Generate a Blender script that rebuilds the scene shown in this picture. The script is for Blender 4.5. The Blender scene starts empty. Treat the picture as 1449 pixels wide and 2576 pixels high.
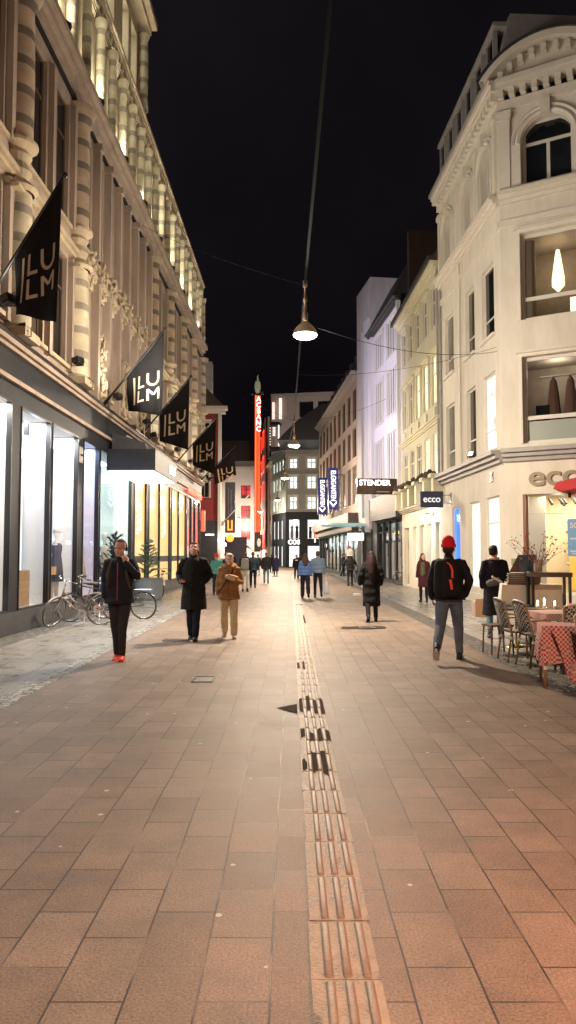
import bpy, bmesh, math, random
from mathutils import Vector, Matrix, noise
random.seed(7)
R = math.radians; PI = math.pi
sc = bpy.context.scene
col = sc.collection

# ------------------------------------------------------------------ camera
cam_d = bpy.data.cameras.new("camera"); cam = bpy.data.objects.new("camera", cam_d); col.objects.link(cam)
cam.location = (0, 0, 1.6); cam.rotation_euler = (R(90 + 3.3), 0, 0)
cam_d.sensor_fit = 'VERTICAL'; cam_d.sensor_height = 36.0; cam_d.lens = 36.0 * 1860 / 2576
cam_d.clip_start = 0.05; cam_d.clip_end = 2000
sc.camera = cam
# ------------------------------------------------------------------ night sky
w = bpy.data.worlds.new("World"); sc.world = w; w.use_nodes = True
nt = w.node_tree; bg = nt.nodes["Background"]
sky = nt.nodes.new("ShaderNodeTexSky"); sky.sky_type = 'NISHITA'; sky.sun_disc = False
sky.sun_elevation = R(-6); sky.sun_rotation = R(200)
nz = nt.nodes.new("ShaderNodeTexNoise"); nz.inputs["Scale"].default_value = 2.2; nz.inputs["Detail"].default_value = 4
tc = nt.nodes.new("ShaderNodeTexCoord"); nt.links.new(tc.outputs["Generated"], nz.inputs["Vector"])
rp = nt.nodes.new("ShaderNodeValToRGB"); rp.color_ramp.elements[0].color = (0.0022, 0.0017, 0.0024, 1); rp.color_ramp.elements[1].color = (0.0065, 0.0052, 0.0070, 1)
rp.color_ramp.elements[0].position = .35; rp.color_ramp.elements[1].position = .75
nt.links.new(nz.outputs["Fac"], rp.inputs[0])
ad = nt.nodes.new("ShaderNodeMixRGB"); ad.blend_type = 'ADD'; ad.inputs[0].default_value = 0.004
nt.links.new(rp.outputs[0], ad.inputs[1]); nt.links.new(sky.outputs[0], ad.inputs[2])
nt.links.new(ad.outputs[0], bg.inputs[0]); bg.inputs[1].default_value = 1.0
sc.view_settings.view_transform = 'Standard'; sc.view_settings.look = 'None'
sc.view_settings.exposure = 0.52; sc.view_settings.gamma = 1.0
sc.cycles.use_denoising = True
sc.cycles.max_bounces = 6; sc.cycles.diffuse_bounces = 3; sc.cycles.glossy_bounces = 3
sc.cycles.transparent_max_bounces = 8; sc.cycles.sample_clamp_indirect = 4.0; sc.cycles.sample_clamp_direct = 0
sc.cycles.caustics_reflective = False; sc.cycles.caustics_refractive = False

# ------------------------------------------------------------------ mesh builder
class MB:
    def __init__(s): s.v = []; s.f = []
    def add(s, vs, fs):
        n = len(s.v); s.v += [tuple(v) for v in vs]; s.f += [tuple(i + n for i in f) for f in fs]; return s
    def box(s, x0, x1, y0, y1, z0, z1, M=None):
        vs = [Vector(p) for p in ((x0,y0,z0),(x1,y0,z0),(x1,y1,z0),(x0,y1,z0),(x0,y0,z1),(x1,y0,z1),(x1,y1,z1),(x0,y1,z1))]
        if M: vs = [M @ v for v in vs]
        return s.add(vs, [(0,3,2,1),(4,5,6,7),(0,1,5,4),(1,2,6,5),(2,3,7,6),(3,0,4,7)])
    def quad(s, a, b, c, d): return s.add([a, b, c, d], [(0,1,2,3)])
    def prism(s, pts, d, M=None):
        """pts 2D polygon in xz, extruded along y by d (tuple y0,y1)"""
        n = len(pts); vs = [Vector((p[0], d[0], p[1])) for p in pts] + [Vector((p[0], d[1], p[1])) for p in pts]
        if M: vs = [M @ v for v in vs]
        return s.add(vs, [tuple(range(n)), tuple(range(2*n-1, n-1, -1))] + [(i, (i+1) % n, n + (i+1) % n, n + i) for i in range(n)])
    def tube(s, pts, r, n=8, cap=True, closed=False):
        pts = [Vector(p) for p in pts]; m = len(pts)
        rs = r if isinstance(r, (list, tuple)) else [r] * m
        vs = []; fs = []
        prev = None
        for i, p in enumerate(pts):
            if closed: t = pts[(i+1) % m] - pts[i-1]
            else: t = pts[min(i+1, m-1)] - pts[max(i-1, 0)]
            if t.length < 1e-9: t = Vector((0,0,1))
            t.normalize()
            if prev is None:
                a = Vector((0,0,1)) if abs(t.z) < .9 else Vector((1,0,0))
                u = t.cross(a).normalized()
            else:
                u = (prev - t * prev.dot(t))
                u = u.normalized() if u.length > 1e-6 else t.orthogonal().normalized()
            prev = u; v = t.cross(u)
            for k in range(n):
                a = 2*PI*k/n; vs.append(p + (u*math.cos(a) + v*math.sin(a)) * rs[i])
        for i in range(m - (0 if closed else 1)):
            j = (i+1) % m
            for k in range(n):
                fs.append((i*n+k, i*n+(k+1) % n, j*n+(k+1) % n, j*n+k))
        if cap and not closed: fs += [tuple(range(n-1, -1, -1)), tuple(range((m-1)*n, m*n))]
        return s.add(vs, fs)
    def capsule(s, pts, rs, n=12):
        """rounded-end tube through pts with radii rs"""
        pts = [Vector(p) for p in pts]; a = (pts[0]-pts[1]).normalized(); b = (pts[-1]-pts[-2]).normalized()
        P = [pts[0] + a*rs[0]*.95, pts[0] + a*rs[0]*.6] + pts + [pts[-1] + b*rs[-1]*.6, pts[-1] + b*rs[-1]*.95]
        Q = [rs[0]*.3, rs[0]*.8] + list(rs) + [rs[-1]*.8, rs[-1]*.3]
        return s.tube(P, Q, n)
    def loft(s, rings, n=20):
        """rings: (cx, cy, cz, rx, ry)"""
        vs = []; fs = []
        for (x, y, z, rx, ry) in rings:
            for k in range(n):
                a = 2*PI*k/n; vs.append((x + rx*math.cos(a), y + ry*math.sin(a), z))
        for i in range(len(rings)-1):
            for k in range(n): fs.append((i*n+k, i*n+(k+1) % n, (i+1)*n+(k+1) % n, (i+1)*n+k))
        fs += [tuple(range(n-1, -1, -1)), tuple(range((len(rings)-1)*n, len(rings)*n))]
        return s.add(vs, fs)
    def lathe(s, prof, c=(0,0,0), n=16, a0=0, a1=2*PI, M=None):
        full = abs(a1-a0-2*PI) < 1e-6; m = n if full else n+1
        vs = []; fs = []
        for (r, z) in prof:
            for k in range(m):
                a = a0 + (a1-a0)*k/n; q = Vector((c[0]+r*math.cos(a), c[1]+r*math.sin(a), c[2]+z)); vs.append(M @ q if M else q)
        for i in range(len(prof)-1):
            for k in range(n):
                k2 = (k+1) % m; fs.append((i*m+k, i*m+k2, (i+1)*m+k2, (i+1)*m+k))
        return s.add(vs, fs)
    def ball(s, c, r, n=12, m=8, M=None):
        rx, ry, rz = r if isinstance(r, (list, tuple)) else (r, r, r)
        vs = [Vector((0,0,-rz))]; fs = []
        for i in range(1, m):
            t = -PI/2 + PI*i/m
            for k in range(n):
                a = 2*PI*k/n; vs.append(Vector((rx*math.cos(t)*math.cos(a), ry*math.cos(t)*math.sin(a), rz*math.sin(t))))
        vs.append(Vector((0,0,rz)))
        for k in range(n): fs.append((0, 1+(k+1) % n, 1+k)); fs.append((len(vs)-1, 1+(m-2)*n+k, 1+(m-2)*n+(k+1) % n))
        for i in range(m-2):
            for k in range(n): fs.append((1+i*n+k, 1+i*n+(k+1) % n, 1+(i+1)*n+(k+1) % n, 1+(i+1)*n+k))
        c = Vector(c)
        vs = [(M @ v if M else v) + c for v in vs]
        return s.add(vs, fs)
    def xf(s, M): s.v = [tuple(M @ Vector(v)) for v in s.v]; return s
    def flip_y(s): s.v = [(a, -b, c) for a, b, c in s.v]; s.f = [f[::-1] for f in s.f]; return s

def obj(name, mb, mt, parent=None, smooth=False, loc=None, rot=None, bevel=0, recalc=True):
    me = bpy.data.meshes.new(name); me.from_pydata([tuple(v) for v in mb.v], [], mb.f)
    if recalc:
        b = bmesh.new(); b.from_mesh(me); bmesh.ops.recalc_face_normals(b, faces=b.faces); b.to_mesh(me); b.free()
    me.update()
    if mt is not None:
        me.materials.append(mt)
    if smooth:
        me.polygons.foreach_set("use_smooth", [True]*len(me.polygons))
    o = bpy.data.objects.new(name, me); col.objects.link(o)
    if parent: o.parent = parent
    if loc: o.location = loc
    if rot: o.rotation_euler = rot
    if bevel:
        m = o.modifiers.new("bevel", 'BEVEL'); m.width = bevel; m.segments = 2; m.limit_method = 'ANGLE'
    return o
def tag(o, label=None, cat=None, group=None, kind=None):
    if label: o["label"] = label
    if cat: o["category"] = cat
    if group: o["group"] = group
    if kind: o["kind"] = kind
    return o
def empty(name, loc=(0,0,0), rz=0, label=None, cat=None, group=None, parent=None):
    o = bpy.data.objects.new(name, None); col.objects.link(o); o.location = loc; o.rotation_euler = (0,0,rz)
    o.empty_display_size = .2
    if parent: o.parent = parent
    return tag(o, label, cat, group)
def kids(o): return [c for c in bpy.data.objects if c.parent == o]
def copy_tree(o, parent=None):
    c = o.copy(); col.objects.link(c)
    if parent: c.parent = parent; 
    for ch in kids(o): copy_tree(ch, c)
    return c
def light(name, kind, power, color, parent=None, loc=(0,0,0), rot=None, target=None, size=.1, size_y=None, spot=None, blend=1.0):
    d = bpy.data.lights.new(name, kind); d.energy = power; d.color = color
    if kind == 'AREA':
        d.size = size
        if size_y: d.shape = 'RECTANGLE'; d.size_y = size_y
    else: d.shadow_soft_size = size
    if kind == 'SPOT': d.spot_size = R(spot or 90); d.spot_blend = blend
    o = bpy.data.objects.new(name, d); col.objects.link(o)
    if parent: o.parent = parent
    o.location = loc
    if rot: o.rotation_euler = rot
    if target is not None:
        o.rotation_euler = (Vector(target) - Vector(loc)).to_track_quat('-Z', 'Y').to_euler()
    return o

# ------------------------------------------------------------------ materials
def newmat(name):
    m = bpy.data.materials.new(name); m.use_nodes = True
    nt = m.node_tree; return m, nt, nt.nodes["Principled BSDF"]
def N(nt, t, **k):
    n = nt.nodes.new(t)
    for a, v in k.items():
        if a in n.inputs.keys() if hasattr(n.inputs, 'keys') else False: n.inputs[a].default_value = v
        else:
            try: n.inputs[a.replace('_', ' ')].default_value = v
            except Exception: setattr(n, a, v)
    return n
def mat(name, c, rough=.6, metal=0, var=0.0, vscale=3, bump=0, bscale=30, em=None, es=0, spec=None, alpha=None, rvar=0, wave=None, sheen=0):
    m, nt, p = newmat(name); L = nt.links.new
    p.inputs["Base Color"].default_value = (*c, 1); p.inputs["Roughness"].default_value = rough; p.inputs["Metallic"].default_value = metal
    if spec is not None: p.inputs["Specular IOR Level"].default_value = spec
    if sheen: p.inputs["Sheen Weight"].default_value = sheen
    tcn = nt.nodes.new("ShaderNodeTexCoord")
    if var:
        n = nt.nodes.new("ShaderNodeTexNoise"); n.inputs["Scale"].default_value = vscale; n.inputs["Detail"].default_value = 6; n.inputs["Roughness"].default_value = .65
        if 'render' in name or 'concrete' in name or 'sandstone' in name:
            mp = nt.nodes.new('ShaderNodeMapping'); mp.inputs['Scale'].default_value = (1.6,1.6,.35); L(tcn.outputs['Object'], mp.inputs[0]); L(mp.outputs[0], n.inputs['Vector'])
        else: L(tcn.outputs["Object"], n.inputs["Vector"])
        r = nt.nodes.new("ShaderNodeMapRange"); r.inputs[1].default_value = .3; r.inputs[2].default_value = .7; r.inputs[3].default_value = 1-var; r.inputs[4].default_value = 1+var*.6
        L(n.outputs["Fac"], r.inputs[0])
        h = nt.nodes.new("ShaderNodeMixRGB"); h.blend_type = 'MULTIPLY'; h.inputs[0].default_value = 1; h.inputs[1].default_value = (*c, 1)
        L(r.outputs[0], h.inputs[2]); L(h.outputs[0], p.inputs["Base Color"])
        if rvar:
            r2 = nt.nodes.new("ShaderNodeMapRange"); r2.inputs[1].default_value = .3; r2.inputs[2].default_value = .7; r2.inputs[3].default_value = rough-rvar; r2.inputs[4].default_value = rough+rvar
            L(n.outputs["Fac"], r2.inputs[0]); L(r2.outputs[0], p.inputs["Roughness"])
    if bump:
        n2 = nt.nodes.new("ShaderNodeTexNoise"); n2.inputs["Scale"].default_value = bscale; n2.inputs["Detail"].default_value = 5
        L(tcn.outputs["Object"], n2.inputs["Vector"])
        b = nt.nodes.new("ShaderNodeBump"); b.inputs["Strength"].default_value = bump; b.inputs["Distance"].default_value = .02
        src = n2.outputs["Fac"]
        if wave:
            wv = nt.nodes.new("ShaderNodeTexWave"); wv.bands_direction = 'Z'; wv.inputs["Scale"].default_value = wave; wv.inputs["Distortion"].default_value = 1.5; wv.inputs["Detail"].default_value = 1
            L(tcn.outputs["Object"], wv.inputs["Vector"]); a = nt.nodes.new("ShaderNodeMath"); a.operation = 'ADD'
            L(n2.outputs["Fac"], a.inputs[0]); L(wv.outputs["Fac"], a.inputs[1]); src = a.outputs[0]; b.inputs["Distance"].default_value = .03
        L(src, b.inputs["Height"]); L(b.outputs[0], p.inputs["Normal"])
    if em: p.inputs["Emission Color"].default_value = (*em, 1); p.inputs["Emission Strength"].default_value = es
    return m
def lit(name, c, s, var=.35, vscale=1.5, sy=None):
    """a lit window / light box: emission broken up by what is inside"""
    m, nt, p = newmat(name); L = nt.links.new
    p.inputs["Base Color"].default_value = (.05,.05,.05,1); p.inputs["Roughness"].default_value = .15
    t = nt.nodes.new("ShaderNodeTexCoord"); mp = nt.nodes.new("ShaderNodeMapping")
    if sy: mp.inputs["Scale"].default_value = sy
    L(t.outputs["Object"], mp.inputs[0])
    n = nt.nodes.new("ShaderNodeTexNoise"); n.inputs["Scale"].default_value = vscale; n.inputs["Detail"].default_value = 3
    L(mp.outputs[0], n.inputs["Vector"])
    r = nt.nodes.new("ShaderNodeMapRange"); r.inputs[1].default_value = .35; r.inputs[2].default_value = .65; r.inputs[3].default_value = s*(1-var); r.inputs[4].default_value = s
    L(n.outputs["Fac"], r.inputs[0]); p.inputs["Emission Color"].default_value = (*c, 1); L(r.outputs[0], p.inputs["Emission Strength"])
    return m
def glow(name, c, s):
    m, nt, p = newmat(name); p.inputs["Base Color"].default_value = (*c, 1); p.inputs["Emission Color"].default_value = (*c, 1); p.inputs["Emission Strength"].default_value = s
    return m
def clearglass(name, tint=(1,1,1)):
    m, nt, p = newmat(name); L = nt.links.new
    tr = nt.nodes.new("ShaderNodeBsdfTransparent"); tr.inputs[0].default_value = (*tint, 1)
    gl = nt.nodes.new("ShaderNodeBsdfGlossy"); gl.inputs["Roughness"].default_value = .02
    lw = nt.nodes.new("ShaderNodeLayerWeight"); lw.inputs[0].default_value = .5
    pw = nt.nodes.new("ShaderNodeMath"); pw.operation = 'POWER'; pw.inputs[1].default_value = 4; L(lw.outputs["Facing"], pw.inputs[0])
    fr = nt.nodes.new("ShaderNodeMath"); fr.operation = 'MULTIPLY_ADD'; fr.inputs[1].default_value = .55; fr.inputs[2].default_value = .03; L(pw.outputs[0], fr.inputs[0])
    mx = nt.nodes.new("ShaderNodeMixShader"); L(fr.outputs[0], mx.inputs[0]); L(tr.outputs[0], mx.inputs[1]); L(gl.outputs[0], mx.inputs[2])
    L(mx.outputs[0], nt.nodes["Material Output"].inputs[0]); return m
def bandstone(name, c1, c2, period, bump=.3):
    """stone laid in alternating pale and dark courses"""
    m, nt, p = newmat(name); L = nt.links.new
    t = nt.nodes.new("ShaderNodeTexCoord"); sp = nt.nodes.new("ShaderNodeSeparateXYZ"); L(t.outputs["Object"], sp.inputs[0])
    a = nt.nodes.new("ShaderNodeMath"); a.operation = 'MULTIPLY'; a.inputs[1].default_value = 1/period; L(sp.outputs["Z"], a.inputs[0])
    b = nt.nodes.new("ShaderNodeMath"); b.operation = 'FRACT'; L(a.outputs[0], b.inputs[0])
    g = nt.nodes.new("ShaderNodeMath"); g.operation = 'GREATER_THAN'; g.inputs[1].default_value = .7; L(b.outputs[0], g.inputs[0])
    n = nt.nodes.new("ShaderNodeTexNoise"); n.inputs["Scale"].default_value = 2.5; n.inputs["Detail"].default_value = 6; L(t.outputs["Object"], n.inputs["Vector"])
    mx = nt.nodes.new("ShaderNodeMixRGB"); L(g.outputs[0], mx.inputs[0]); mx.inputs[1].default_value = (*c1, 1); mx.inputs[2].default_value = (*c2, 1)
    r = nt.nodes.new("ShaderNodeMapRange"); r.inputs[1].default_value = .3; r.inputs[2].default_value = .7; r.inputs[3].default_value = .7; r.inputs[4].default_value = 1.15; L(n.outputs["Fac"], r.inputs[0])
    h = nt.nodes.new("ShaderNodeMixRGB"); h.blend_type = 'MULTIPLY'; h.inputs[0].default_value = 1; L(mx.outputs[0], h.inputs[1]); L(r.outputs[0], h.inputs[2]); L(h.outputs[0], p.inputs["Base Color"])
    p.inputs["Roughness"].default_value = .8
    bm_ = nt.nodes.new("ShaderNodeBump"); bm_.inputs["Strength"].default_value = bump; bm_.inputs["Distance"].default_value = .02; L(n.outputs["Fac"], bm_.inputs["Height"]); L(bm_.outputs[0], p.inputs["Normal"])
    return m
def checks(name, c1, c2, scale, rough=.8):
    m, nt, p = newmat(name); L = nt.links.new
    t = nt.nodes.new("ShaderNodeTexCoord"); ck = nt.nodes.new("ShaderNodeTexChecker"); ck.inputs["Scale"].default_value = scale
    ck.inputs["Color1"].default_value = (*c1, 1); ck.inputs["Color2"].default_value = (*c2, 1)
    L(t.outputs["Object"], ck.inputs["Vector"]); L(ck.outputs["Color"], p.inputs["Base Color"]); p.inputs["Roughness"].default_value = rough; return m

def slabs(name, c1, c2, cm, bw, rh, mortar, rough, shear=0.0, off=.5, wet=.5, bumpd=.012, grain=1.0, spots=True):
    """laid slabs: courses run along the street (world Y)"""
    m, nt, p = newmat(name); L = nt.links.new
    g = nt.nodes.new("ShaderNodeNewGeometry"); sp = nt.nodes.new("ShaderNodeSeparateXYZ"); L(g.outputs["Position"], sp.inputs[0])
    sh = nt.nodes.new("ShaderNodeMath"); sh.operation = 'MULTIPLY_ADD'; sh.inputs[1].default_value = -shear; L(sp.outputs["Y"], sh.inputs[0]); L(sp.outputs["X"], sh.inputs[2])
    # slight waviness of the joints
    nw = nt.nodes.new("ShaderNodeTexNoise"); nw.inputs["Scale"].default_value = .8; nw.inputs["Detail"].default_value = 2; L(g.outputs["Position"], nw.inputs["Vector"])
    wv = nt.nodes.new("ShaderNodeMath"); wv.operation = 'MULTIPLY_ADD'; wv.inputs[1].default_value = .022; L(nw.outputs["Fac"], wv.inputs[0]); L(sh.outputs[0], wv.inputs[2])
    cb = nt.nodes.new("ShaderNodeCombineXYZ"); L(sp.outputs["Y"], cb.inputs[0]); L(wv.outputs[0], cb.inputs[1])
    ofs = nt.nodes.new("ShaderNodeVectorMath"); ofs.operation = 'ADD'; ofs.inputs[1].default_value = (60, 60 - .075 - .007, 0); L(cb.outputs[0], ofs.inputs[0])
    br = nt.nodes.new("ShaderNodeTexBrick"); br.offset = off; br.offset_frequency = 2; br.squash = 1
    br.inputs["Scale"].default_value = 1; br.inputs["Brick Width"].default_value = bw; br.inputs["Row Height"].default_value = rh
    br.inputs["Mortar Size"].default_value = mortar; br.inputs["Mortar Smooth"].default_value = .15; br.inputs["Bias"].default_value = 0
    br.inputs["Color1"].default_value = (0,0,0,1); br.inputs["Color2"].default_value = (1,1,1,1); br.inputs["Mortar"].default_value = (.5,.5,.5,1)
    L(ofs.outputs[0], br.inputs["Vector"])
    slab = nt.nodes.new("ShaderNodeMixRGB"); L(br.outputs["Color"], slab.inputs[0]); slab.inputs[1].default_value = (*c1,1); slab.inputs[2].default_value = (*c2,1)
    # grain + blotches
    n1 = nt.nodes.new("ShaderNodeTexNoise"); n1.inputs["Scale"].default_value = 95; n1.inputs["Detail"].default_value = 3; n1.inputs["Roughness"].default_value = .7; L(g.outputs["Position"], n1.inputs["Vector"])
    n2 = nt.nodes.new("ShaderNodeTexNoise"); n2.inputs["Scale"].default_value = 2.2; n2.inputs["Detail"].default_value = 7; n2.inputs["Roughness"].default_value = .7; L(g.outputs["Position"], n2.inputs["Vector"])
    r1 = nt.nodes.new("ShaderNodeMapRange"); r1.inputs[1].default_value = .3; r1.inputs[2].default_value = .72; r1.inputs[3].default_value = 1-.5*grain; r1.inputs[4].default_value = 1+.5*grain; L(n1.outputs["Fac"], r1.inputs[0])
    r2 = nt.nodes.new("ShaderNodeMapRange"); r2.inputs[1].default_value = .3; r2.inputs[2].default_value = .7; r2.inputs[3].default_value = .66; r2.inputs[4].default_value = 1.16; L(n2.outputs["Fac"], r2.inputs[0])
    mm = nt.nodes.new("ShaderNodeMath"); mm.operation = 'MULTIPLY'; L(r1.outputs[0], mm.inputs[0]); L(r2.outputs[0], mm.inputs[1])
    cc = nt.nodes.new("ShaderNodeMixRGB"); cc.blend_type = 'MULTIPLY'; cc.inputs[0].default_value = 1; L(slab.outputs[0], cc.inputs[1]); L(mm.outputs[0], cc.inputs[2])
    last = cc.outputs[0]
    if spots:
        vo = nt.nodes.new("ShaderNodeTexVoronoi"); vo.inputs["Scale"].default_value = 4.4; vo.inputs["Randomness"].default_value = 1; L(g.outputs["Position"], vo.inputs["Vector"])
        ds = nt.nodes.new("ShaderNodeMath"); ds.operation = 'MULTIPLY_ADD'; ds.inputs[1].default_value = .03; L(n1.outputs["Fac"], ds.inputs[0]); L(vo.outputs["Distance"], ds.inputs[2])
        lt = nt.nodes.new("ShaderNodeMath"); lt.operation = 'LESS_THAN'; lt.inputs[1].default_value = .088; L(ds.outputs[0], lt.inputs[0])
        sx = nt.nodes.new("ShaderNodeSeparateColor"); L(vo.outputs["Color"], sx.inputs[0])
        gt = nt.nodes.new("ShaderNodeMath"); gt.operation = 'GREATER_THAN'; gt.inputs[1].default_value = .5; L(sx.outputs[0], gt.inputs[0])
        m2 = nt.nodes.new("ShaderNodeMath"); m2.operation = 'MULTIPLY'; L(lt.outputs[0], m2.inputs[0]); L(gt.outputs[0], m2.inputs[1])
        sm = nt.nodes.new("ShaderNodeMixRGB"); L(m2.outputs[0], sm.inputs[0]); L(last, sm.inputs[1]); sm.inputs[2].default_value = (.46,.42,.36,1); last = sm.outputs[0]
    jm = nt.nodes.new("ShaderNodeMixRGB"); L(br.outputs["Fac"], jm.inputs[0]); L(last, jm.inputs[1]); jn = nt.nodes.new('ShaderNodeMixRGB'); jr = nt.nodes.new('ShaderNodeMapRange'); jr.inputs[1].default_value = .5; jr.inputs[2].default_value = .62; nj = nt.nodes.new('ShaderNodeTexNoise'); nj.inputs['Scale'].default_value = 1.3; nj.inputs['Detail'].default_value = 5; L(g.outputs['Position'], nj.inputs['Vector']); L(nj.outputs['Fac'], jr.inputs[0]); L(jr.outputs[0], jn.inputs[0]); jn.inputs[1].default_value = (*cm,1); jn.inputs[2].default_value = (*[x*7 for x in cm],1); L(jn.outputs[0], jm.inputs[2])
    L(jm.outputs[0], p.inputs["Base Color"])
    rr = nt.nodes.new("ShaderNodeMapRange"); rr.inputs[1].default_value = .35; rr.inputs[2].default_value = .65; rr.inputs[3].default_value = rough-wet*.3; rr.inputs[4].default_value = rough; L(n2.outputs["Fac"], rr.inputs[0])
    rj = nt.nodes.new("ShaderNodeMix"); L(br.outputs["Fac"], rj.inputs[0]); L(rr.outputs[0], rj.inputs[2]); rj.inputs[3].default_value = .5; p.inputs['Specular IOR Level'].default_value = .23; L(rj.outputs[0], p.inputs["Roughness"])
    # height: joints sunk, slabs at slightly different heights, grain
    h1 = nt.nodes.new("ShaderNodeMath"); h1.operation = 'MULTIPLY_ADD'; h1.inputs[1].default_value = -1.0; L(br.outputs["Fac"], h1.inputs[0]); 
    sc2 = nt.nodes.new("ShaderNodeSeparateColor"); L(br.outputs["Color"], sc2.inputs[0])
    h0 = nt.nodes.new("ShaderNodeMath"); h0.operation = 'MULTIPLY'; h0.inputs[1].default_value = .25; L(sc2.outputs[0], h0.inputs[0]); L(h0.outputs[0], h1.inputs[2])
    h2 = nt.nodes.new("ShaderNodeMath"); h2.operation = 'MULTIPLY_ADD'; h2.inputs[1].default_value = .16; L(n1.outputs["Fac"], h2.inputs[0]); L(h1.outputs[0], h2.inputs[2])
    b = nt.nodes.new("ShaderNodeBump"); b.inputs["Strength"].default_value = .8; b.inputs["Distance"].default_value = bumpd; L(h2.outputs[0], b.inputs["Height"]); L(b.outputs[0], p.inputs["Normal"])
    return m
def cobbles(name, c, scale, rough=.4):
    m, nt, p = newmat(name); L = nt.links.new
    g = nt.nodes.new("ShaderNodeNewGeometry")
    v = nt.nodes.new("ShaderNodeTexVoronoi"); v.inputs["Scale"].default_value = scale; v.inputs["Randomness"].default_value = .55; v.feature = 'DISTANCE_TO_EDGE'; L(g.outputs["Position"], v.inputs["Vector"])
    v2 = nt.nodes.new("ShaderNodeTexVoronoi"); v2.inputs["Scale"].default_value = scale; v2.inputs["Randomness"].default_value = .55; L(g.outputs["Position"], v2.inputs["Vector"])
    s = nt.nodes.new("ShaderNodeSeparateColor"); L(v2.outputs["Color"], s.inputs[0])
    r = nt.nodes.new("ShaderNodeMapRange"); r.inputs[3].default_value = .55; r.inputs[4].default_value = 1.3; L(s.outputs[0], r.inputs[0])
    e = nt.nodes.new("ShaderNodeMapRange"); e.inputs[1].default_value = .0; e.inputs[2].default_value = .12; L(v.outputs["Distance"], e.inputs[0])
    mu = nt.nodes.new("ShaderNodeMath"); mu.operation = 'MULTIPLY'; L(r.outputs[0], mu.inputs[0]); L(e.outputs[0], mu.inputs[1])
    cc = nt.nodes.new("ShaderNodeMixRGB"); cc.blend_type = 'MULTIPLY'; cc.inputs[0].default_value = 1; cc.inputs[1].default_value = (*c,1); L(mu.outputs[0], cc.inputs[2]); L(cc.outputs[0], p.inputs["Base Color"])
    p.inputs["Roughness"].default_value = rough
    b = nt.nodes.new("ShaderNodeBump"); b.inputs["Strength"].default_value = .9; b.inputs["Distance"].default_value = .02; L(e.outputs[0], b.inputs["Height"]); L(b.outputs[0], p.inputs["Normal"])
    return m

M = {}
M['stone_pink'] = mat('pink sandstone', (.39,.32,.265), .85, var=.3, vscale=1.2, bump=.3, bscale=25)
M['stone_pale'] = mat('pale limestone', (.50,.42,.30), .8, var=.25, vscale=2, bump=.3, bscale=30)
M['stone_band'] = bandstone('banded sandstone', (.44,.35,.26), (.17,.14,.115), .62)
M['stone_band_pale'] = bandstone('banded limestone', (.58,.52,.38), (.30,.27,.22), .62)
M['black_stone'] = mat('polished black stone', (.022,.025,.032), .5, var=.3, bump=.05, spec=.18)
M['black_metal'] = mat('black metal', (.02,.02,.022), .35, metal=.3)
M['grey_plinth'] = mat('dark granite plinth', (.055,.058,.065), .4, var=.3, vscale=8, bump=.15, bscale=60)
M['cream'] = mat('cream render', (.66,.62,.53), .8, var=.14, vscale=1.3, bump=.12, bscale=40)
M['cream_trim'] = mat('cream trim', (.68,.64,.55), .7, var=.06, vscale=3)
M['grey_trim'] = mat('grey zinc cornice', (.33,.31,.30), .55, var=.15)
M['yellow_wall'] = mat('yellow green render', (.50,.485,.37), .85, var=.13, vscale=1.3, bump=.12, bscale=40)
M['yellow_trim'] = mat('yellow trim', (.60,.57,.42), .75, var=.06)
M['white_wall'] = mat('white render', (.62,.62,.65), .8, var=.12, vscale=1.2, bump=.1)
M['tower_wall'] = mat('pale ribbed concrete', (.50,.49,.50), .75, var=.15, vscale=2, bump=.4, bscale=8)
M['pink_wall'] = mat('pinkish concrete', (.42,.345,.30), .85, var=.12, vscale=.8, bump=.15)
M['brown_fascia'] = mat('brown fascia', (.10,.065,.06), .5, var=.2)
M['roof_dark'] = mat('dark slate roof', (.035,.035,.04), .5, var=.3, vscale=6, bump=.3, bscale=15)
M['roof_warm'] = mat('dark red brown roof', (.05,.03,.025), .6, var=.3)
M['grey_wall'] = mat('grey render', (.42,.42,.39), .8, var=.08)
M['red_wall'] = mat('red painted render', (.26,.035,.035), .8, var=.12)
M['charcoal'] = mat('charcoal panels', (.035,.038,.045), .5, var=.15)
M['modern'] = mat('grey brown concrete', (.34,.29,.26), .8, var=.1)
M['white_frame'] = mat('white painted window frame', (.62,.60,.55), .5)
M['brown_frame'] = mat('brown window frame', (.10,.07,.05), .5)
M['dark_glass'] = mat('dark window glass', (.012,.013,.016), .06, var=.5, vscale=1)
M['blind_glass'] = mat('window glass with pale blind behind', (.20,.19,.16), .12, var=.35, vscale=2)
M['brown_glass'] = mat('window glass with dim room behind', (.085,.065,.05), .08, var=.5, vscale=1.2)
M['glass'] = clearglass('shop window glass')
M['lit_warm'] = lit('lit window warm', (1,.82,.40), 1.7, .5, 2.0)
M['lit_white'] = lit('lit window white', (1,.96,.80), 1.15, .55, 1.6)
M['lit_cool'] = lit('lit window cool', (.93,1,.92), 1.3, .5, 1.2)
M['glow_pale'] = lit('pale glowing pane', (1,.95,.72), 1.9, .4, 1.2)  # in the attic this glow stands in for reveals brightened by flood lamps
M['lit_dim'] = lit('dim lit window', (1,.85,.5), .30, .7, 2.0)
M['gold'] = mat('gold sign paint', (.46,.35,.24), .55)
M['metal'] = mat('brushed steel', (.45,.45,.46), .3, metal=.9)
M['white_em'] = glow('white light box', (1,.99,.97), 2.0)
M['lamp_em'] = glow('lamp glass', (1,.93,.78), 12)
M['red_em'] = glow('red neon', (1,.035,.015), 4)
M['orange_em'] = glow('orange neon', (1,.16,.02), 3)
M['red_soft'] = glow('soft red light', (1,.02,.03), 1.6)
M['white_letters'] = glow('white lit letters', (1,.98,.92), 1.7)
M['green_em'] = glow('green signal light', (.02,1,.55), 8)
M['flag'] = mat('black flag cloth', (.011,.010,.010), .95, var=.3, vscale=4, bump=.3, bscale=9, spec=.15)

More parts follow.
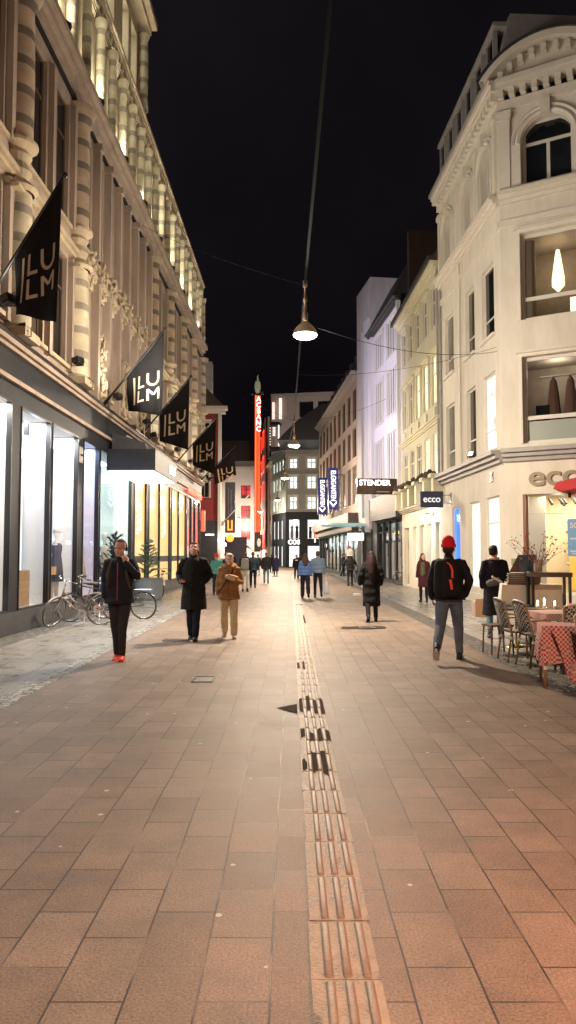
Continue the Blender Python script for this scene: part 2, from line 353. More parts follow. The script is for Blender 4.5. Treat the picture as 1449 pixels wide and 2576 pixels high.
# ------------------------------------------------------------------ ground
def sheet(name, x0, x1, y0, y1, z, mt, ny=1):
    mb = MB(); mb.quad((x0,y0,z),(x1,y0,z),(x1,y1,z),(x0,y1,z)); return tag(obj(name, mb, mt), kind='structure')
M['slab'] = slabs('street slabs', (.172,.127,.098), (.222,.168,.132), (.028,.021,.017), .445, .2625, .0045, .62, shear=.0042, wet=.22)
M['granite'] = slabs('granite flags', (.20,.19,.175), (.27,.25,.23), (.05,.045,.04), 1.1, .62, .009, .42, shear=-.0, off=.35, wet=.7, spots=False)
M['cobble'] = cobbles('granite setts', (.30,.29,.27), 8.5, .58)
M['setts_small'] = cobbles('small setts', (.17,.165,.155), 13, .6)
M['dark_setts'] = cobbles('dark setts', (.10,.085,.07), 9, .6)
sheet('ground', -300, 300, -60, 500, -.008, mat('asphalt', (.05,.048,.045), .5, var=.3))
sheet('street_paving', -2.95, 3.15, -12, 300, 0, M['slab'])
sheet('gutter', -3.20, -2.95, -12, 300, .002, M['cobble'])
sheet('pavement', -4.95, -3.20, -12, 300, 0, M['granite'])
sheet('cobbled_verge', -30, -4.95, -12, 300, -.002, M['setts_small'])
sheet('gutter_right', 3.15, 3.62, -12, 300, .002, M['dark_setts'])
sheet('pavement_right', 3.62, 40, -12, 300, 0, M['granite'])
# tactile guide strip: 0.45 m tiles with three raised ribs each
M['tactile'] = mat('wet pale tactile tile', (.30,.235,.18), .5, spec=.25, var=.45, vscale=7, bump=.55, bscale=70, rvar=.15)
_m = M['tactile']; _n = _m.node_tree; _p = _n.nodes['Principled BSDF']; _l = _n.links.new     # soft-edged damp stains in the tiles
_g = _n.nodes.new('ShaderNodeNewGeometry'); _mp = _n.nodes.new('ShaderNodeMapping'); _mp.inputs['Scale'].default_value = (7,2.2,1); _l(_g.outputs['Position'], _mp.inputs[0])
_x = _n.nodes.new('ShaderNodeTexNoise'); _x.inputs['Scale'].default_value = 1; _x.inputs['Detail'].default_value = 6; _l(_mp.outputs[0], _x.inputs['Vector'])
_r = _n.nodes.new('ShaderNodeMapRange'); _r.inputs[1].default_value = .57; _r.inputs[2].default_value = .66; _r.inputs[3].default_value = 0; _r.inputs[4].default_value = .85; _l(_x.outputs['Fac'], _r.inputs[0])
for _key, _val in (('Base Color', (.06,.038,.026,1)), ('Roughness', None)):
    _src = _p.inputs[_key].links[0].from_socket
    if _val: _k = _n.nodes.new('ShaderNodeMixRGB'); _l(_r.outputs[0], _k.inputs[0]); _l(_src, _k.inputs[1]); _k.inputs[2].default_value = _val; _l(_k.outputs[0], _p.inputs[_key])
    else: _k = _n.nodes.new('ShaderNodeMix'); _l(_r.outputs[0], _k.inputs[0]); _l(_src, _k.inputs[2]); _k.inputs[3].default_value = .4; _l(_k.outputs[0], _p.inputs[_key])
M['rib'] = mat('worn tactile rib', (.21,.145,.105), .5, spec=.3, var=.25, vscale=6, bump=.2, bscale=60)
M['puddle'] = mat('damp dark residue', (.045,.031,.023), .8, spec=.02, var=.5, vscale=14)
st = empty('tactile_guide_strip', (0,0,0)); tag(st, kind='structure')
base = MB(); rib = MB()
for k in range(-6, 130):
    y0 = 2.52 + .0 + k*.446 - .09; y1 = y0 + .438
    xl = .078 + .0042*y0; j = random.uniform(-.004,.004)
    zt = .006 + random.uniform(0,.003)
    base.box(xl+j, xl+.262+j, y0, y1, -.01, zt)
    if y0 > 24.0 and y0 < 26: continue
    for q in range(3):
        xc = xl + (.068,.139,.213)[q] + j + .0042*.22
        prof = [(-.018,0),(-.0155,.006),(-.007,.0085),(.007,.0085),(.0155,.006),(.018,0)]
        n = len(prof); vs = []
        for (yy, s_) in ((y0+.012,.5),(y0+.022,1),(y1-.022,1),(y1-.012,.5)):
            for (a,b_) in prof: vs.append((xc + a*(.8+.2*s_) + .0042*(yy-y0), yy, zt - .001 + b_*s_))
        fs = []
        for r_ in range(3):
            for i in range(n-1): fs.append((r_*n+i, r_*n+i+1, (r_+1)*n+i+1, (r_+1)*n+i))
        fs += [tuple(range(n-1,-1,-1)), tuple(range(3*n, 4*n))]
        rib.add(vs, fs)
obj('tactile_tile', base, M['tactile'], st)
obj('raised_rib', rib, M['rib'], st, smooth=True)
def blob(cx, cy, rx, ry, z, n=18, seed=0, jag=.3):
    rd = random.Random(seed); mb = MB()
    vs = [(cx + rx*math.cos(2*PI*i/n)*(1-jag*rd.random()), cy + ry*math.sin(2*PI*i/n)*(1-jag*rd.random()), z) for i in range(n)]
    mb.add(vs, [tuple(range(n))]); return mb
pud = MB()
for (x0, x1, y0, y1) in ((.075,.145,7.55,8.35),(.15,.215,7.6,8.5),(.215,.27,7.5,8.3),(.28,.36,7.45,8.35),(.08,.135,6.5,6.95),(.15,.205,6.4,6.8),(.21,.265,6.35,6.95),(.28,.35,6.4,6.9),
                         (.16,.205,5.45,6.15),(.22,.262,5.4,6.15),(.08,.12,5.55,5.9),
                         (.1,.145,10.4,11.1),(.17,.2,10.3,11.2),(.34,.40,17.2,19.6),(.27,.3,17.3,18.7),(.13,.17,23.6,24.1),(.2,.24,23.6,24.1),(.27,.31,23.6,24.1),(.33,.38,23.3,24.1)):
    ch = min(range(4), key=lambda c: abs((x0+x1)/2 - (.105+.065*c))); xs = .078 + .0042*(y0+y1)/2 + (.026,.103,.176,.246)[ch]; w2 = min(.019, (x1-x0)/2); rd_ = random.Random(int(y0*100)); e_ = [(-w2,y0+rd_.uniform(0,.12)),(0,y0+rd_.uniform(0,.1)),(w2,y0+rd_.uniform(0,.12)),(w2,y1-rd_.uniform(0,.15)),(0,y1-rd_.uniform(0,.1)),(-w2,y1-rd_.uniform(0,.15))]; pud.add([(xs+a,b_,.0105) for a,b_ in e_],[tuple(range(6))])
pud.add([(.095,7.55,.0105),(.095,8.0,.0105),(-.12,7.82,.0045)], [(0,1,2)])
tag(obj('puddle', pud, M['puddle']), kind='structure')
# sparse damp sheen streaks across the paving
tag(obj('puddle', blob(1.62,16.25,.62,.42,.004,22,5,.35), M['puddle']), kind='structure')

def cover(name, x, y, w_, h_, label, rz=0, slots=0, round_=False):
    t = empty(name, (x,y,.004), rz, label, 'drain cover')
    iron = M.setdefault('iron', mat('worn cast iron', (.05,.042,.036), .4, metal=.5, var=.3, vscale=15, bump=.5, bscale=90))
    fr = MB()
    if round_:
        fr.lathe([(w_/2-.03,0),(w_/2-.03,.008),(w_/2,.008),(w_/2,0)], n=28)
        obj('rim', fr, iron, t)
        obj('lid', MB().lathe([(0.001,.004),(w_/2-.035,.004),(w_/2-.035,0)], n=28), iron, t); return t
    for (a,b_,c_,d_) in ((-w_/2,w_/2,-h_/2,-h_/2+.02),(-w_/2,w_/2,h_/2-.02,h_/2),(-w_/2,-w_/2+.02,-h_/2+.02,h_/2-.02),(w_/2-.02,w_/2,-h_/2+.02,h_/2-.02)): fr.box(a,b_,c_,d_,0,.007)
    obj('rim', fr, iron, t)
    g = MB()
    if slots:
        for i in range(slots):
            x0 = -w_/2+.025 + (w_-.05)*i/slots; g.box(x0, x0+(w_-.05)/slots*.55, -h_/2+.02, h_/2-.02, 0, .004)
    else: g.box(-w_/2+.024, w_/2-.024, -h_/2+.024, h_/2-.024, -.003, .003)
    obj('lid', g, iron, t); return t
cover('drain_cover', -1.08, 9.58, .27, .42, 'rectangular iron access cover set in the slabs in the left foreground')
cover('drain_grate', -2.08, 13.93, .5, .3, 'slotted drain grate just in front of the man in the long black coat', slots=9)
cover('manhole_cover', 1.85, 16.35, .62, .62, 'round manhole cover in a puddle behind the beanie man', round_=True)

# ------------------------------------------------------------------ facade helper
class B:
    """one facade plane: u along it, o outwards, z up. host: another B whose building this front belongs to"""
    def __init__(s, name, label, cat, x0, y0, x1, y1, side, host=None):
        s.s = side; s.L = math.hypot(x1-x0, y1-y0); s.p0 = Vector((x0,y0,0)); s.a = math.atan2(y1-y0, x1-x0)
        s.M = None
        if host:
            s.e = host.e; W = lambda b: Matrix.Translation(b.p0) @ Matrix.Rotation(b.a, 4, 'Z')
            s.M = W(host).inverted() @ W(s)
        else: s.e = empty(name, (x0,y0,0), s.a, label, cat)
    def part(s, name, mb, mt, parent=None, smooth=False, bevel=0):
        if s.s < 0: mb.flip_y()
        if s.M: mb.xf(s.M)
        return obj(name, mb, mt, parent or s.e, smooth, bevel=bevel)
    def w(s, u, o, z):   # local -> world
        a = s.a; y = s.s*o; l = s.p0
        return Vector((l.x + u*math.cos(a) - y*math.sin(a), l.y + u*math.sin(a) + y*math.cos(a), z))
    def wall(s, mt, z0, z1, holes, u0=0, u1=None, o=0, rv=.25, name='wall', parent=None):
        u1 = s.L if u1 is None else u1; mb = MB()
        us = sorted({u0,u1} | {h[0] for h in holes} | {h[1] for h in holes}); zs = sorted({z0,z1} | {h[2] for h in holes} | {h[3] for h in holes})
        us = [u for u in us if u0 <= u <= u1]; zs = [z for z in zs if z0 <= z <= z1]
        for i in range(len(us)-1):
            for k in range(len(zs)-1):
                cu = (us[i]+us[i+1])/2; cz = (zs[k]+zs[k+1])/2
                if any(h[0] < cu < h[1] and h[2] < cz < h[3] for h in holes): continue
                mb.quad((us[i],o,zs[k]),(us[i+1],o,zs[k]),(us[i+1],o,zs[k+1]),(us[i],o,zs[k+1]))
        for h in holes:
            a,b_,c,d = h[:4]
            if not (u0 <= a and b_ <= u1 and z0 <= c and d <= z1): continue
            mb.quad((a,o,c),(a,o-rv,c),(a,o-rv,d),(a,o,d)); mb.quad((b_,o,c),(b_,o,d),(b_,o-rv,d),(b_,o-rv,c))
            mb.quad((a,o,c),(b_,o,c),(b_,o-rv,c),(a,o-rv,c)); mb.quad((a,o,d),(a,o-rv,d),(b_,o-rv,d),(b_,o,d))
            if len(h) > 4:   # arched head
                cx = (a+b_)/2; r = (b_-a)/2; zc = d - r; n = 10
                for sgn in (-1, 1):
                    corner = (cx + sgn*r, d)
                    arc = [(cx + sgn*r*math.cos(t*PI/2/n), zc + r*math.sin(t*PI/2/n)) for t in range(n+1)]
                    vs = [(corner[0],o,corner[1])] + [(p[0],o,p[1]) for p in arc]
                    mb.add(vs, [(0,i,i+1) for i in range(1, n+1)])
                    vs = [(p[0],o,p[1]) for p in arc] + [(p[0],o-rv,p[1]) for p in arc]
                    mb.add(vs, [(i,i+1,n+2+i,n+1+i) for i in range(n)])
        if s.s < 0: mb.flip_y()
        if s.M: mb.xf(s.M)
        return obj(name, mb, mt, parent or s.e, recalc=False)
    def window(s, u0, u1, z0, z1, pane, frame='white_frame', dep=.2, fw=.07, vs=(.5,), hs=(.65,), mw=.05, sill=None, trim=None, tw=.12, name='window'):
        mb = MB(); o = -dep
        def bx(a,b_,c,d,dd=.05): mb.box(a,b_,o-dd/2,o+dd/2,c,d)
        bx(u0,u0+fw,z0,z1); bx(u1-fw,u1,z0,z1); bx(u0+fw,u1-fw,z0,z0+fw); bx(u0+fw,u1-fw,z1-fw,z1)
        W = u1-u0; H = z1-z0
        hz = [z0+H*h for h in hs]
        for h in hz: bx(u0+fw,u1-fw,h-mw/2,h+mw/2,.044)
        for v in vs:
            if isinstance(v, tuple): u, a, b_ = u0+W*v[0], z0+H*v[1], z0+H*v[2]
            else: u, a, b_ = u0+W*v, z0+fw, z1-fw
            bx(u-mw/2,u+mw/2,a,b_,.038)
        f = s.part(name, mb, M[frame])
        s.part('pane', MB().quad((u0+fw*.5,o-.008,z0+fw*.5),(u1-fw*.5,o-.008,z0+fw*.5),(u1-fw*.5,o-.008,z1-fw*.5),(u0+fw*.5,o-.008,z1-fw*.5)) if pane == 'glass' else MB().box(u0+fw*.5,u1-fw*.5,o-.012,o-.004,z0+fw*.5,z1-fw*.5), M[pane], f)
        if sill:
            s.part('sill', MB().box(u0-.1,u1+.1,-.02,.1,z0-.1,z0-.002), M[sill], f)
        if trim:
            t = MB(); t.box(u0-tw,u0-.002,.0,.05,z0,z1+tw); t.box(u1+.002,u1+tw,.0,.05,z0,z1+tw); t.box(u0-.002,u1+.002,.0,.05,z1+.002,z1+tw)
            t.box(u0-tw-.06,u1+tw+.06,.0,.14,z1+tw,z1+tw+.07)
            s.part('surround', t, M[trim], f)
        return f
    def cornice(s, z, h, out, mt, u0=None, u1=None, name='cornice', steps=3):
        u0 = -out if u0 is None else u0; u1 = s.L+.01 if u1 is None else u1; mb = MB()
        for i in range(steps):
            a = z + h*i/steps; b_ = z + h*(i+1)/steps; mb.box(u0, u1, -.05, out*(i+1)/steps, a + (.0 if i == 0 else .001), b_)
        return s.part(name, mb, M[mt])
    def dentils(s, z, h, out, pitch, mt, u0=.1, u1=None, name='dentil_moulding'):
        u1 = u1 or s.L-.1; mb = MB(); n = int((u1-u0)/pitch)
        for i in range(n): a = u0 + i*pitch; mb.box(a, a+pitch*.5, 0, out, z, z+h)
        return s.part(name, mb, M[mt])
    def shell(s, z0, z1, o0=-.5, dep=9, mt='roof_dark', u0=.02, u1=None, name='back_walls'):
        u1 = s.L-.02 if u1 is None else u1
        return s.part(name, MB().box(u0,u1,-dep,o0,z0,z1), M[mt])
def text(s_, size, mt, parent, loc, rot, extrude=.01, name='lettering', align='CENTER', sx=1, bold=0, spacing=1.0):
    cu = bpy.data.curves.new(name, 'FONT'); cu.body = s_; cu.size = size; cu.extrude = extrude; cu.align_x = align; cu.align_y = 'CENTER'; cu.offset = bold; cu.space_character = spacing
    cu.materials.append(mt)
    if isinstance(parent, B):
        if parent.M:
            m_ = parent.M @ Matrix.Translation(loc) @ Matrix((( 1,0,0),(0,1,0),(0,0,1))).to_4x4(); rr = Matrix.Rotation(parent.a - parent.e.rotation_euler.z,4,'Z')
            from mathutils import Euler
            loc = tuple((parent.M @ Vector(loc))); rot = tuple((rr @ Euler(rot).to_matrix().to_4x4()).to_euler())
        parent = parent.e
    o = bpy.data.objects.new(name, cu); col.objects.link(o); o.parent = parent; o.location = loc; o.rotation_euler = rot; o.scale = (sx,1,1)
    TEXTS.append(o); return o
TEXTS = []

# ------------------------------------------------------------------ LEFT: department store
XL = lambda y: -5.8 + .0125*y
D = B('department_store', 'long ornate sandstone department store with black shopfront and floodlit attic, all along the left side', 'department store', XL(8), 8, XL(44.2), 44.2, -1)
Y2u = lambda y: y - 8
# ground floor: glazed bays (y0, y1, kind)
bays = [(9.6,12.2,'white'),(12.35,14.9,'white'),(15.4,17.25,'watch'),(17.4,19.45,'pale'),(19.95,21.5,'blue'),(21.65,25.8,'teal'),(26.3,28.35,'yellow'),(28.9,31.1,'yellow'),(31.15,33.6,'yellow'),
        (34.1,36.1,'yellow'),(36.15,38.4,'yellow'),(38.8,40.4,'rose'),(40.45,41.95,'rose'),(42.0,43.9,'rose')]
gh = [(Y2u(a), Y2u(b), .44, 4.72) for a, b, k in bays]
D.wall(M['black_stone'], .44, 5.08, gh, rv=.12, name='shopfront')
D.part('plinth', MB().box(0, D.L, -.3, .06, 0, .44), M['grey_plinth'])
M['disp_white'] = lit('display backdrop white', (1,.985,.90), 1.0, .12, .8)
M['disp_watch'] = lit('display backdrop light blue', (.72,.84,1), .75, .3, .6)
M['disp_blue'] = lit('display backdrop blue', (.14,.27,.85), .75, .85, 1.1)
M['disp_teal'] = lit('display backdrop teal', (.62,.90,.88), .62, .35, .7)
M['disp_yellow'] = lit('amber light box', (1,.60,.22), .85, .12, .7, sy=(.6,.6,.4))
M['disp_rose'] = lit('rose lit display', (1,.36,.42), .75, .8, 1.5)
M['disp_floor'] = mat('display floor', (.6,.6,.58), .5)
M['disp_wall'] = mat('display wall', (.7,.7,.7), .7)
for k, (a, b, kind) in enumerate(bays):
    u0, u1 = Y2u(a), Y2u(b)
    fr = MB(); fr.box(u0,u0+.035,-.1,.02,.44,4.72); fr.box(u1-.035,u1,-.1,.02,.44,4.72); fr.box(u0+.035,u1-.035,-.1,.02,.44,.48); fr.box(u0+.035,u1-.035,-.1,.02,4.68,4.72)
    f = D.part('shop_window', fr, M['black_metal'])
    if kind != 'yellow':
        D.part('pane', MB().quad((u0+.02,-.055,.46),(u1-.02,-.055,.46),(u1-.02,-.055,4.7),(u0+.02,-.055,4.7)), M['glass'], f)
    dp = .06 if kind == 'yellow' else (.25 if kind in ('rose','white') else .62)
    D.part('backdrop', MB().box(u0+.02,u1-.02,-dp-.02,-dp,.46,4.7), M['disp_'+kind if kind not in ('pale',) else 'disp_watch'], f)
    if kind != 'yellow':
        sd = MB(); sd.box(u0-.015,u0+.02,-dp,-.1,.44,4.72); sd.box(u1-.02,u1+.015,-dp,-.1,.44,4.72)
        D.part('side_wall', sd, M['disp_wall'], f)
        D.part('display_floor', MB().box(u0,u1,-dp,-.1,.40,.455), M['disp_floor'], f)
        D.part('display_ceiling', MB().box(u0,u1,-dp,-.1,4.705,4.75), M['disp_wall'], f)
        cl = {'white':(1,.98,.9),'watch':(.9,.95,1),'pale':(.92,.97,1),'blue':(.45,.6,1),'teal':(.8,1,.97),'rose':(1,.5,.55)}[kind]
        if a > 12 and kind != 'rose':
            light('display_light', 'AREA', 110 if kind != 'blue' else 45, cl, D.e, ((u0+u1)/2, dp*.55+.03, 4.68), (0,0,0), size=(u1-u0)*.85, size_y=dp*.6)
    if kind == 'yellow':
        b_ = MB(); b_.box(u0+.035,u1-.035,-.055,-.03,1.30,1.55)
        D.part('grey_band', b_, M['charcoal'], f)
        if k in (6, 8):
            for col_, word in (((u0+u1)/2-.25, 'ILLUM'), ((u0+u1)/2+.3, 'SALE')):
                text(word, .5, M['disp_white'], f, (col_, .045, 3.0), (R(90), R(-90), 0), .002, bold=.01)
# things shown inside the two near vitrines
f = [o for o in D.e.children if o.name.startswith('shop_window')][2]
u0, u1 = Y2u(15.45), Y2u(17.15)
M['poster_blue'] = lit('watch poster blue', (.25,.36,.75), .8, .6, 1.6)
D.part('watch_poster', MB().box(u0+.1,u0+1.05,-0.589,-0.558,.7,4.0), M['poster_blue'], f)
wt = MB(); cu_, cz_ = u0+.62, 2.45
wt.tube([(cu_+.21*math.cos(2*PI*i/24), -.54, cz_+.33*math.sin(2*PI*i/24)) for i in range(24)], .035, 6, closed=True)
for sgn in (-1, 1):
    for i in range(6): 
        z_ = cz_ + sgn*(.42 + i*.15); dx = .05*i; wt.box(cu_-.11+dx, cu_+.11+dx, -.55, -.52, z_-.055, z_+.055)
D.part('watch_picture', wt, M['white_letters'] if False else mat('silver watch print', (.6,.62,.66), .3, em=(.8,.85,.9), es=.5), f)
D.part('spotlight', MB().box(u0+.5,u0+.62,-0.372,-0.279,4.35,4.6).box(u0+1.1,u0+1.22,-0.372,-0.279,4.3,4.6), M['black_metal'], f)
D.part('lit_panel', MB().box(u0+1.15,u1-.08,-0.577,-0.558,.5,4.6), M['disp_white'], f)
D.part('small_sign', MB().box(u0+.35,u0+.85,-.24,-.2,3.72,3.95), M['white_em'], f)
D.part('counter', MB().box(u0+.1,u1-.3,-0.496,-0.279,.46,1.25), mat('brown display counter', (.25,.16,.09), .5), f)
f = [o for o in D.e.children if o.name.startswith('shop_window')][3]
u0, u1 = Y2u(17.3), Y2u(19.45)
D.part('counter', MB().box(u0+.2,u1-.5,-0.496,-0.279,1.1,1.3).box(u0+.3,u0+.34,-0.434,-0.372,.46,1.1).box(u1-.7,u1-.66,-0.434,-0.372,.46,1.1), mat('pale shelf wood', (.35,.24,.13), .5), f)
D.part('reflected_sign', MB().box(u0+.25,u0+.95,-0.459,-0.434,2.5,2.68), M['white_letters'], f)
D.part('spotlight', MB().box(u0+.7,u0+.95,-0.372,-0.248,4.1,4.5), M['black_metal'], f)
f = [o for o in D.e.children if o.name.startswith('shop_window')][4]
u0, u1 = Y2u(20.0), Y2u(21.35)
D.part('screen', MB().box(u0+.25,u1-.2,-0.558,-0.527,3.0,4.4), mat('screen with picture', (.05,.05,.06), .2, em=(.85,.78,.85), es=.7), f)
D.part('blue_panel', MB().box(u0+.15,u1-.1,-0.496,-0.471,.6,2.5), glow('deep blue light', (.05,.11,.75), .8), f)
M['mannequin'] = mat('pale mannequin', (.45,.43,.42), .5); M['dress'] = mat('dark display clothes', (.05,.05,.09), .8)
def mannequin(u, o, z, f, m1, m2):
    D.part('mannequin', MB().loft([(u,o,z,.05,.05),(u,o,z+.8,.10,.08),(u,o,z+.95,.15,.10),(u,o,z+1.1,.12,.09),(u,o,z+1.38,.19,.10),(u,o,z+1.45,.06,.06),(u,o,z+1.55,.06,.06),(u,o,z+1.62,.085,.10),(u,o,z+1.75,.09,.11),(u,o,z+1.83,.05,.06)],12), m1, f, smooth=True)
    D.part('dress', MB().loft([(u,o,z+.45,.24,.18),(u,o,z+.9,.19,.14),(u,o,z+1.12,.14,.11),(u,o,z+1.35,.21,.13),(u,o,z+1.42,.12,.09)],12), m2, f, smooth=True)
SW = [o for o in D.e.children if o.name.startswith('shop_window')]
for k, u, m2 in ((0,Y2u(11.2),'dress'),(1,Y2u(14.3),'dress'),(3,Y2u(18.9),'dress'),(4,Y2u(20.9),'gold'),(5,Y2u(22.6),'dress'),(5,Y2u(23.6),'stone_pink'),(5,Y2u(24.9),'dress')):
    mannequin(u, -.34 if k > 2 else -.17, .47 if k != 3 else .47, SW[k], M['mannequin'], M[m2])
for k, u in ((3,Y2u(17.9)),(3,Y2u(18.35)),(5,Y2u(22.1)),(5,Y2u(25.4))):
    D.part('handbag', MB().box(u-.14,u+.14,-.5,-.38,1.31 if k == 3 else .47,1.55 if k == 3 else .75).tube([(u-.08,-.44,1.55 if k == 3 else .75),(u,-.44,1.70 if k == 3 else .9),(u+.08,-.44,1.55 if k == 3 else .75)],.012,6), mat('handbag leather', (.22,.09,.04), .4), SW[k])
# fascia bands
D.part('lower_stone_band', MB().box(0,D.L,-.1,.10,5.08,5.17), M['stone_pink'])
D.part('fascia', MB().box(0,D.L,-.1,.07,5.171,5.66), M['black_stone'])
mb = MB(); mb.box(0,D.L,-.1,.16,5.661,5.74); mb.box(0,D.L,-.1,.24,5.741,5.84)
D.part('upper_stone_band', mb, M['stone_pink'])
D.part('iron_cresting', MB().box(0,D.L,.1,.28,5.842,5.90), M['black_metal'])
# small logo on the dark pillar beside the entrance
pl = MB(); 
for (a,b,c,d) in ((0,.04,0,.42),(.07,.11,.24,.42),(.07,.16,.24,.27),(.19,.22,.24,.42),(.19,.30,.24,.27),(.27,.30,.24,.42),(.07,.11,0,.18),(.07,.16,0,.03),(.18,.21,0,.18),(.27,.30,0,.18),(.21,.27,.08,.12)):
    pl.box(Y2u(19.55)+a*.95, Y2u(19.55)+b*.95, .0, .02, 4.06+c, 4.06+d)
D.part('logo', pl, mat('pale logo paint', (.6,.6,.6), .5))

# upper storeys, two window rows, banded half columns
cols_y = [10.6, 14.75, 18.85, 28.6, 32.35, 36.1, 39.85, 43.6]
wins = []
def bayfill(a, b):     # windows between two columns
    m_ = (a+b)/2; wins.append((a+.62, m_-.22)); wins.append((m_+.22, b-.62))
bayfill(6.5,10.6); bayfill(10.6,14.75); bayfill(14.75,18.85)
for a in (19.5, 20.75, 22.0, 23.25, 24.5, 25.75, 27.0): wins.append((a, a+.72))
for a, b in zip(cols_y[3:-1], cols_y[4:]): bayfill(a, b)
wins = [(max(a,8.1), b) for a, b in wins if b > 8.6]
hU = []
for (a, b) in wins:
    u0, u1 = Y2u(a), Y2u(b); arch = b-a > .8 and a > 28.6
    hU.append((u0,u1,6.35,9.05)); hU.append((u0,u1,9.95,13.05,1) if arch else (u0,u1,9.95,13.05))
D.wall(M['stone_pink'], 5.84, 13.7, hU, rv=.32, name='upper_wall')
for i, h in enumerate(hU):
    low = h[2] < 9
    pane = 'dark_glass'
    if low and 19 < h[0]+8 < 26 and i % 3 != 0: pane = 'lit_dim'
    if low and h[0]+8 < 16: pane = 'brown_glass'
    D.window(h[0],h[1],h[2],h[3],pane,'brown_frame' if h[0] > 10 else 'brown_frame',dep=.12,fw=.07,vs=(.5,) if h[1]-h[0] > .8 else (),hs=(.7,),sill='stone_pale')
# piers between narrow windows
pr = MB()
for a in (19.2, 20.42, 21.67, 22.92, 24.17, 25.42, 26.67, 27.92):
    pr = MB(); u = Y2u(a)+.05; pr.box(u,u+.2,0,.22,5.95,9.2); pr.box(u-.04,u+.24,0,.27,9.201,9.4); pr.box(u,u+.2,0,.2,9.95,13.1); pr.box(u-.04,u+.24,0,.26,13.101,13.3); D.part('pier', pr, M['stone_pink'])
for a, b in wins:
    if b-a > .8: 
        u = Y2u(b)+.12; pr = MB()
        pr.box(u,u+.2,0,.13,6.2,9.1); pr.box(u,u+.2,0,.13,9.9,13.1); D.part('pier', pr, M['stone_pink'])
for y in cols_y:
    u = Y2u(y)
    mb = MB(); cyl = lambda r0,z0,r1,z1: mb.lathe([(r0,z0),(r0*1.02,(z0+z1)/2),(r1,z1)], (u,.05,0), 16)
    cyl(.34,5.95,.31,8.95); 
    D.part('lower_column', mb, M['stone_band_pale'], smooth=True)
    mb = MB(); mb.lathe([(.36,8.96),(.44,9.05),(.36,9.15),(.22,9.25),(.30,9.42),(.22,9.6),(.30,9.75),(.22,9.86),(.42,9.95),(.42,10.02)], (u,.05,0), 16)
    mb.box(u-.5,u+.5,0,.3,8.9,8.98)
    D.part('baluster', mb, M['stone_pale'], smooth=False)
    mb = MB(); mb.lathe([(.31,10.03),(.32,11.5),(.29,12.9),(.40,13.1),(.46,13.2),(.46,13.28)], (u,.05,0), 16)
    D.part('upper_column', mb, M['stone_band'], smooth=True)
    D.part('column_pedestal', MB().box(u-.42,u+.42,0,.45,5.92,6.1), M['stone_pale'])
D.part('middle_band', MB().box(0,D.L,0,.12,9.2,9.3).box(0,D.L,0,.2,9.301,9.42), M['stone_pale'])
sb = MB()      # carved spandrels and sculpture at the middle section
rd = random.Random(3)
for y in [20.1, 21.3, 22.5, 23.7, 24.9, 26.1, 27.3]:
    sb = MB()
    for j in range(46):
        t_ = rd.uniform(0,1); wd = .08+.22*math.sin(PI*t_); sb.ball((Y2u(y)+rd.uniform(-wd,wd), .02+rd.uniform(0,.16), 9.0+1.1*t_), (rd.uniform(.03,.075),rd.uniform(.03,.07),rd.uniform(.04,.11)), 7, 5)
    sb.box(Y2u(y)-.2,Y2u(y)+.2,0,.1,8.95,10.15)
    D.part('carved_ornament', sb, M['stone_pale'], smooth=True)
for y in (21.0, 24.2, 26.4):
    sb = MB()
    for j in range(70):
        t_ = j/70; wd = .26-.12*t_; sb.ball((Y2u(y)+rd.uniform(-wd,wd), .04+rd.uniform(0,.24), 6.05+1.9*t_), (rd.uniform(.04,.09),rd.uniform(.03,.08),rd.uniform(.05,.13)), 7, 5)
    sb.box(Y2u(y)-.22,Y2u(y)+.22,0,.12,5.95,8.0)
    D.part('carved_ornament', sb, M['stone_pale'], smooth=True)
D.cornice(13.62,.5,.38,'stone_pink',u0=0)
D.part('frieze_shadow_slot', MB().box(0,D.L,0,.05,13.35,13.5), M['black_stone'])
# attic storey
at = []
ya = 8.5
while ya < 43.0:
    at.append((Y2u(ya), Y2u(ya+.78), 14.65, 16.85)); ya += 1.37
D.wall(M['stone_pale'], 14.12, 17.12, at, rv=.38, name='attic_wall', o=-.05)
for i, h in enumerate(at):
    D.window(*h, 'glow_pale' if i % 3 != 1 else 'brown_glass', 'white_frame', dep=.38, fw=.06, vs=(), hs=(.6,))  # glowing panes in place of floodlit reveals
for i, h in enumerate(at):
    cm = MB(); u = h[1]+.3; cm.lathe([(.15,14.2),(.17,14.3),(.12,14.4),(.13,15.6),(.11,16.7),(.17,16.85),(.19,17.0)], (u,.14,0), 10); D.part('attic_colonnette', cm, M['stone_band_pale'], smooth=True)
D.cornice(17.1,.25,.10,'stone_pale',u0=0,name='attic_band')
D.dentils(17.36,.24,.12,.36,'stone_pale',u0=0.1)
D.cornice(17.61,.35,.18,'stone_pale',u0=0,name='main_cornice')
# raised corner pavilion over the near end
ph = [(Y2u(y), Y2u(y+.9), 18.75, 20.7) for y in (10, 12, 14, 16, 18, 20, 22, 24, 25.3)]
D.wall(M['stone_pale'], 17.97, 21.2, ph, u0=0, u1=Y2u(26.8), rv=.38, name='pavilion_wall', o=-.1)
for h in ph: D.window(*h, 'glow_pale', 'white_frame', dep=.4, fw=.06, vs=(), hs=(.6,))
for y in (11.45, 13.45, 15.45, 17.45, 19.45, 21.45, 23.45, 26.5):
    pc = MB(); pc.lathe([(.2,18.0),(.16,18.5),(.17,19.5),(.15,20.7),(.24,20.95)], (Y2u(y),.1,0), 10)
D.part('pavilion_column', pc, M['stone_band_pale'], smooth=True)
D.part('pavilion_cornice', MB().box(0,Y2u(26.9),-.1,.3,21.2,21.45).box(0,Y2u(27.0),-.1,.5,21.451,21.7), M['stone_pale'])
D.part('pavilion_dome', MB().lathe([(3.2,21.7),(3.2,22.6),(2.8,23.6),(2.0,24.5),(1.0,25.1),(.05,25.4)], (Y2u(23.2),-3.2,0), 20), M['roof_dark'])
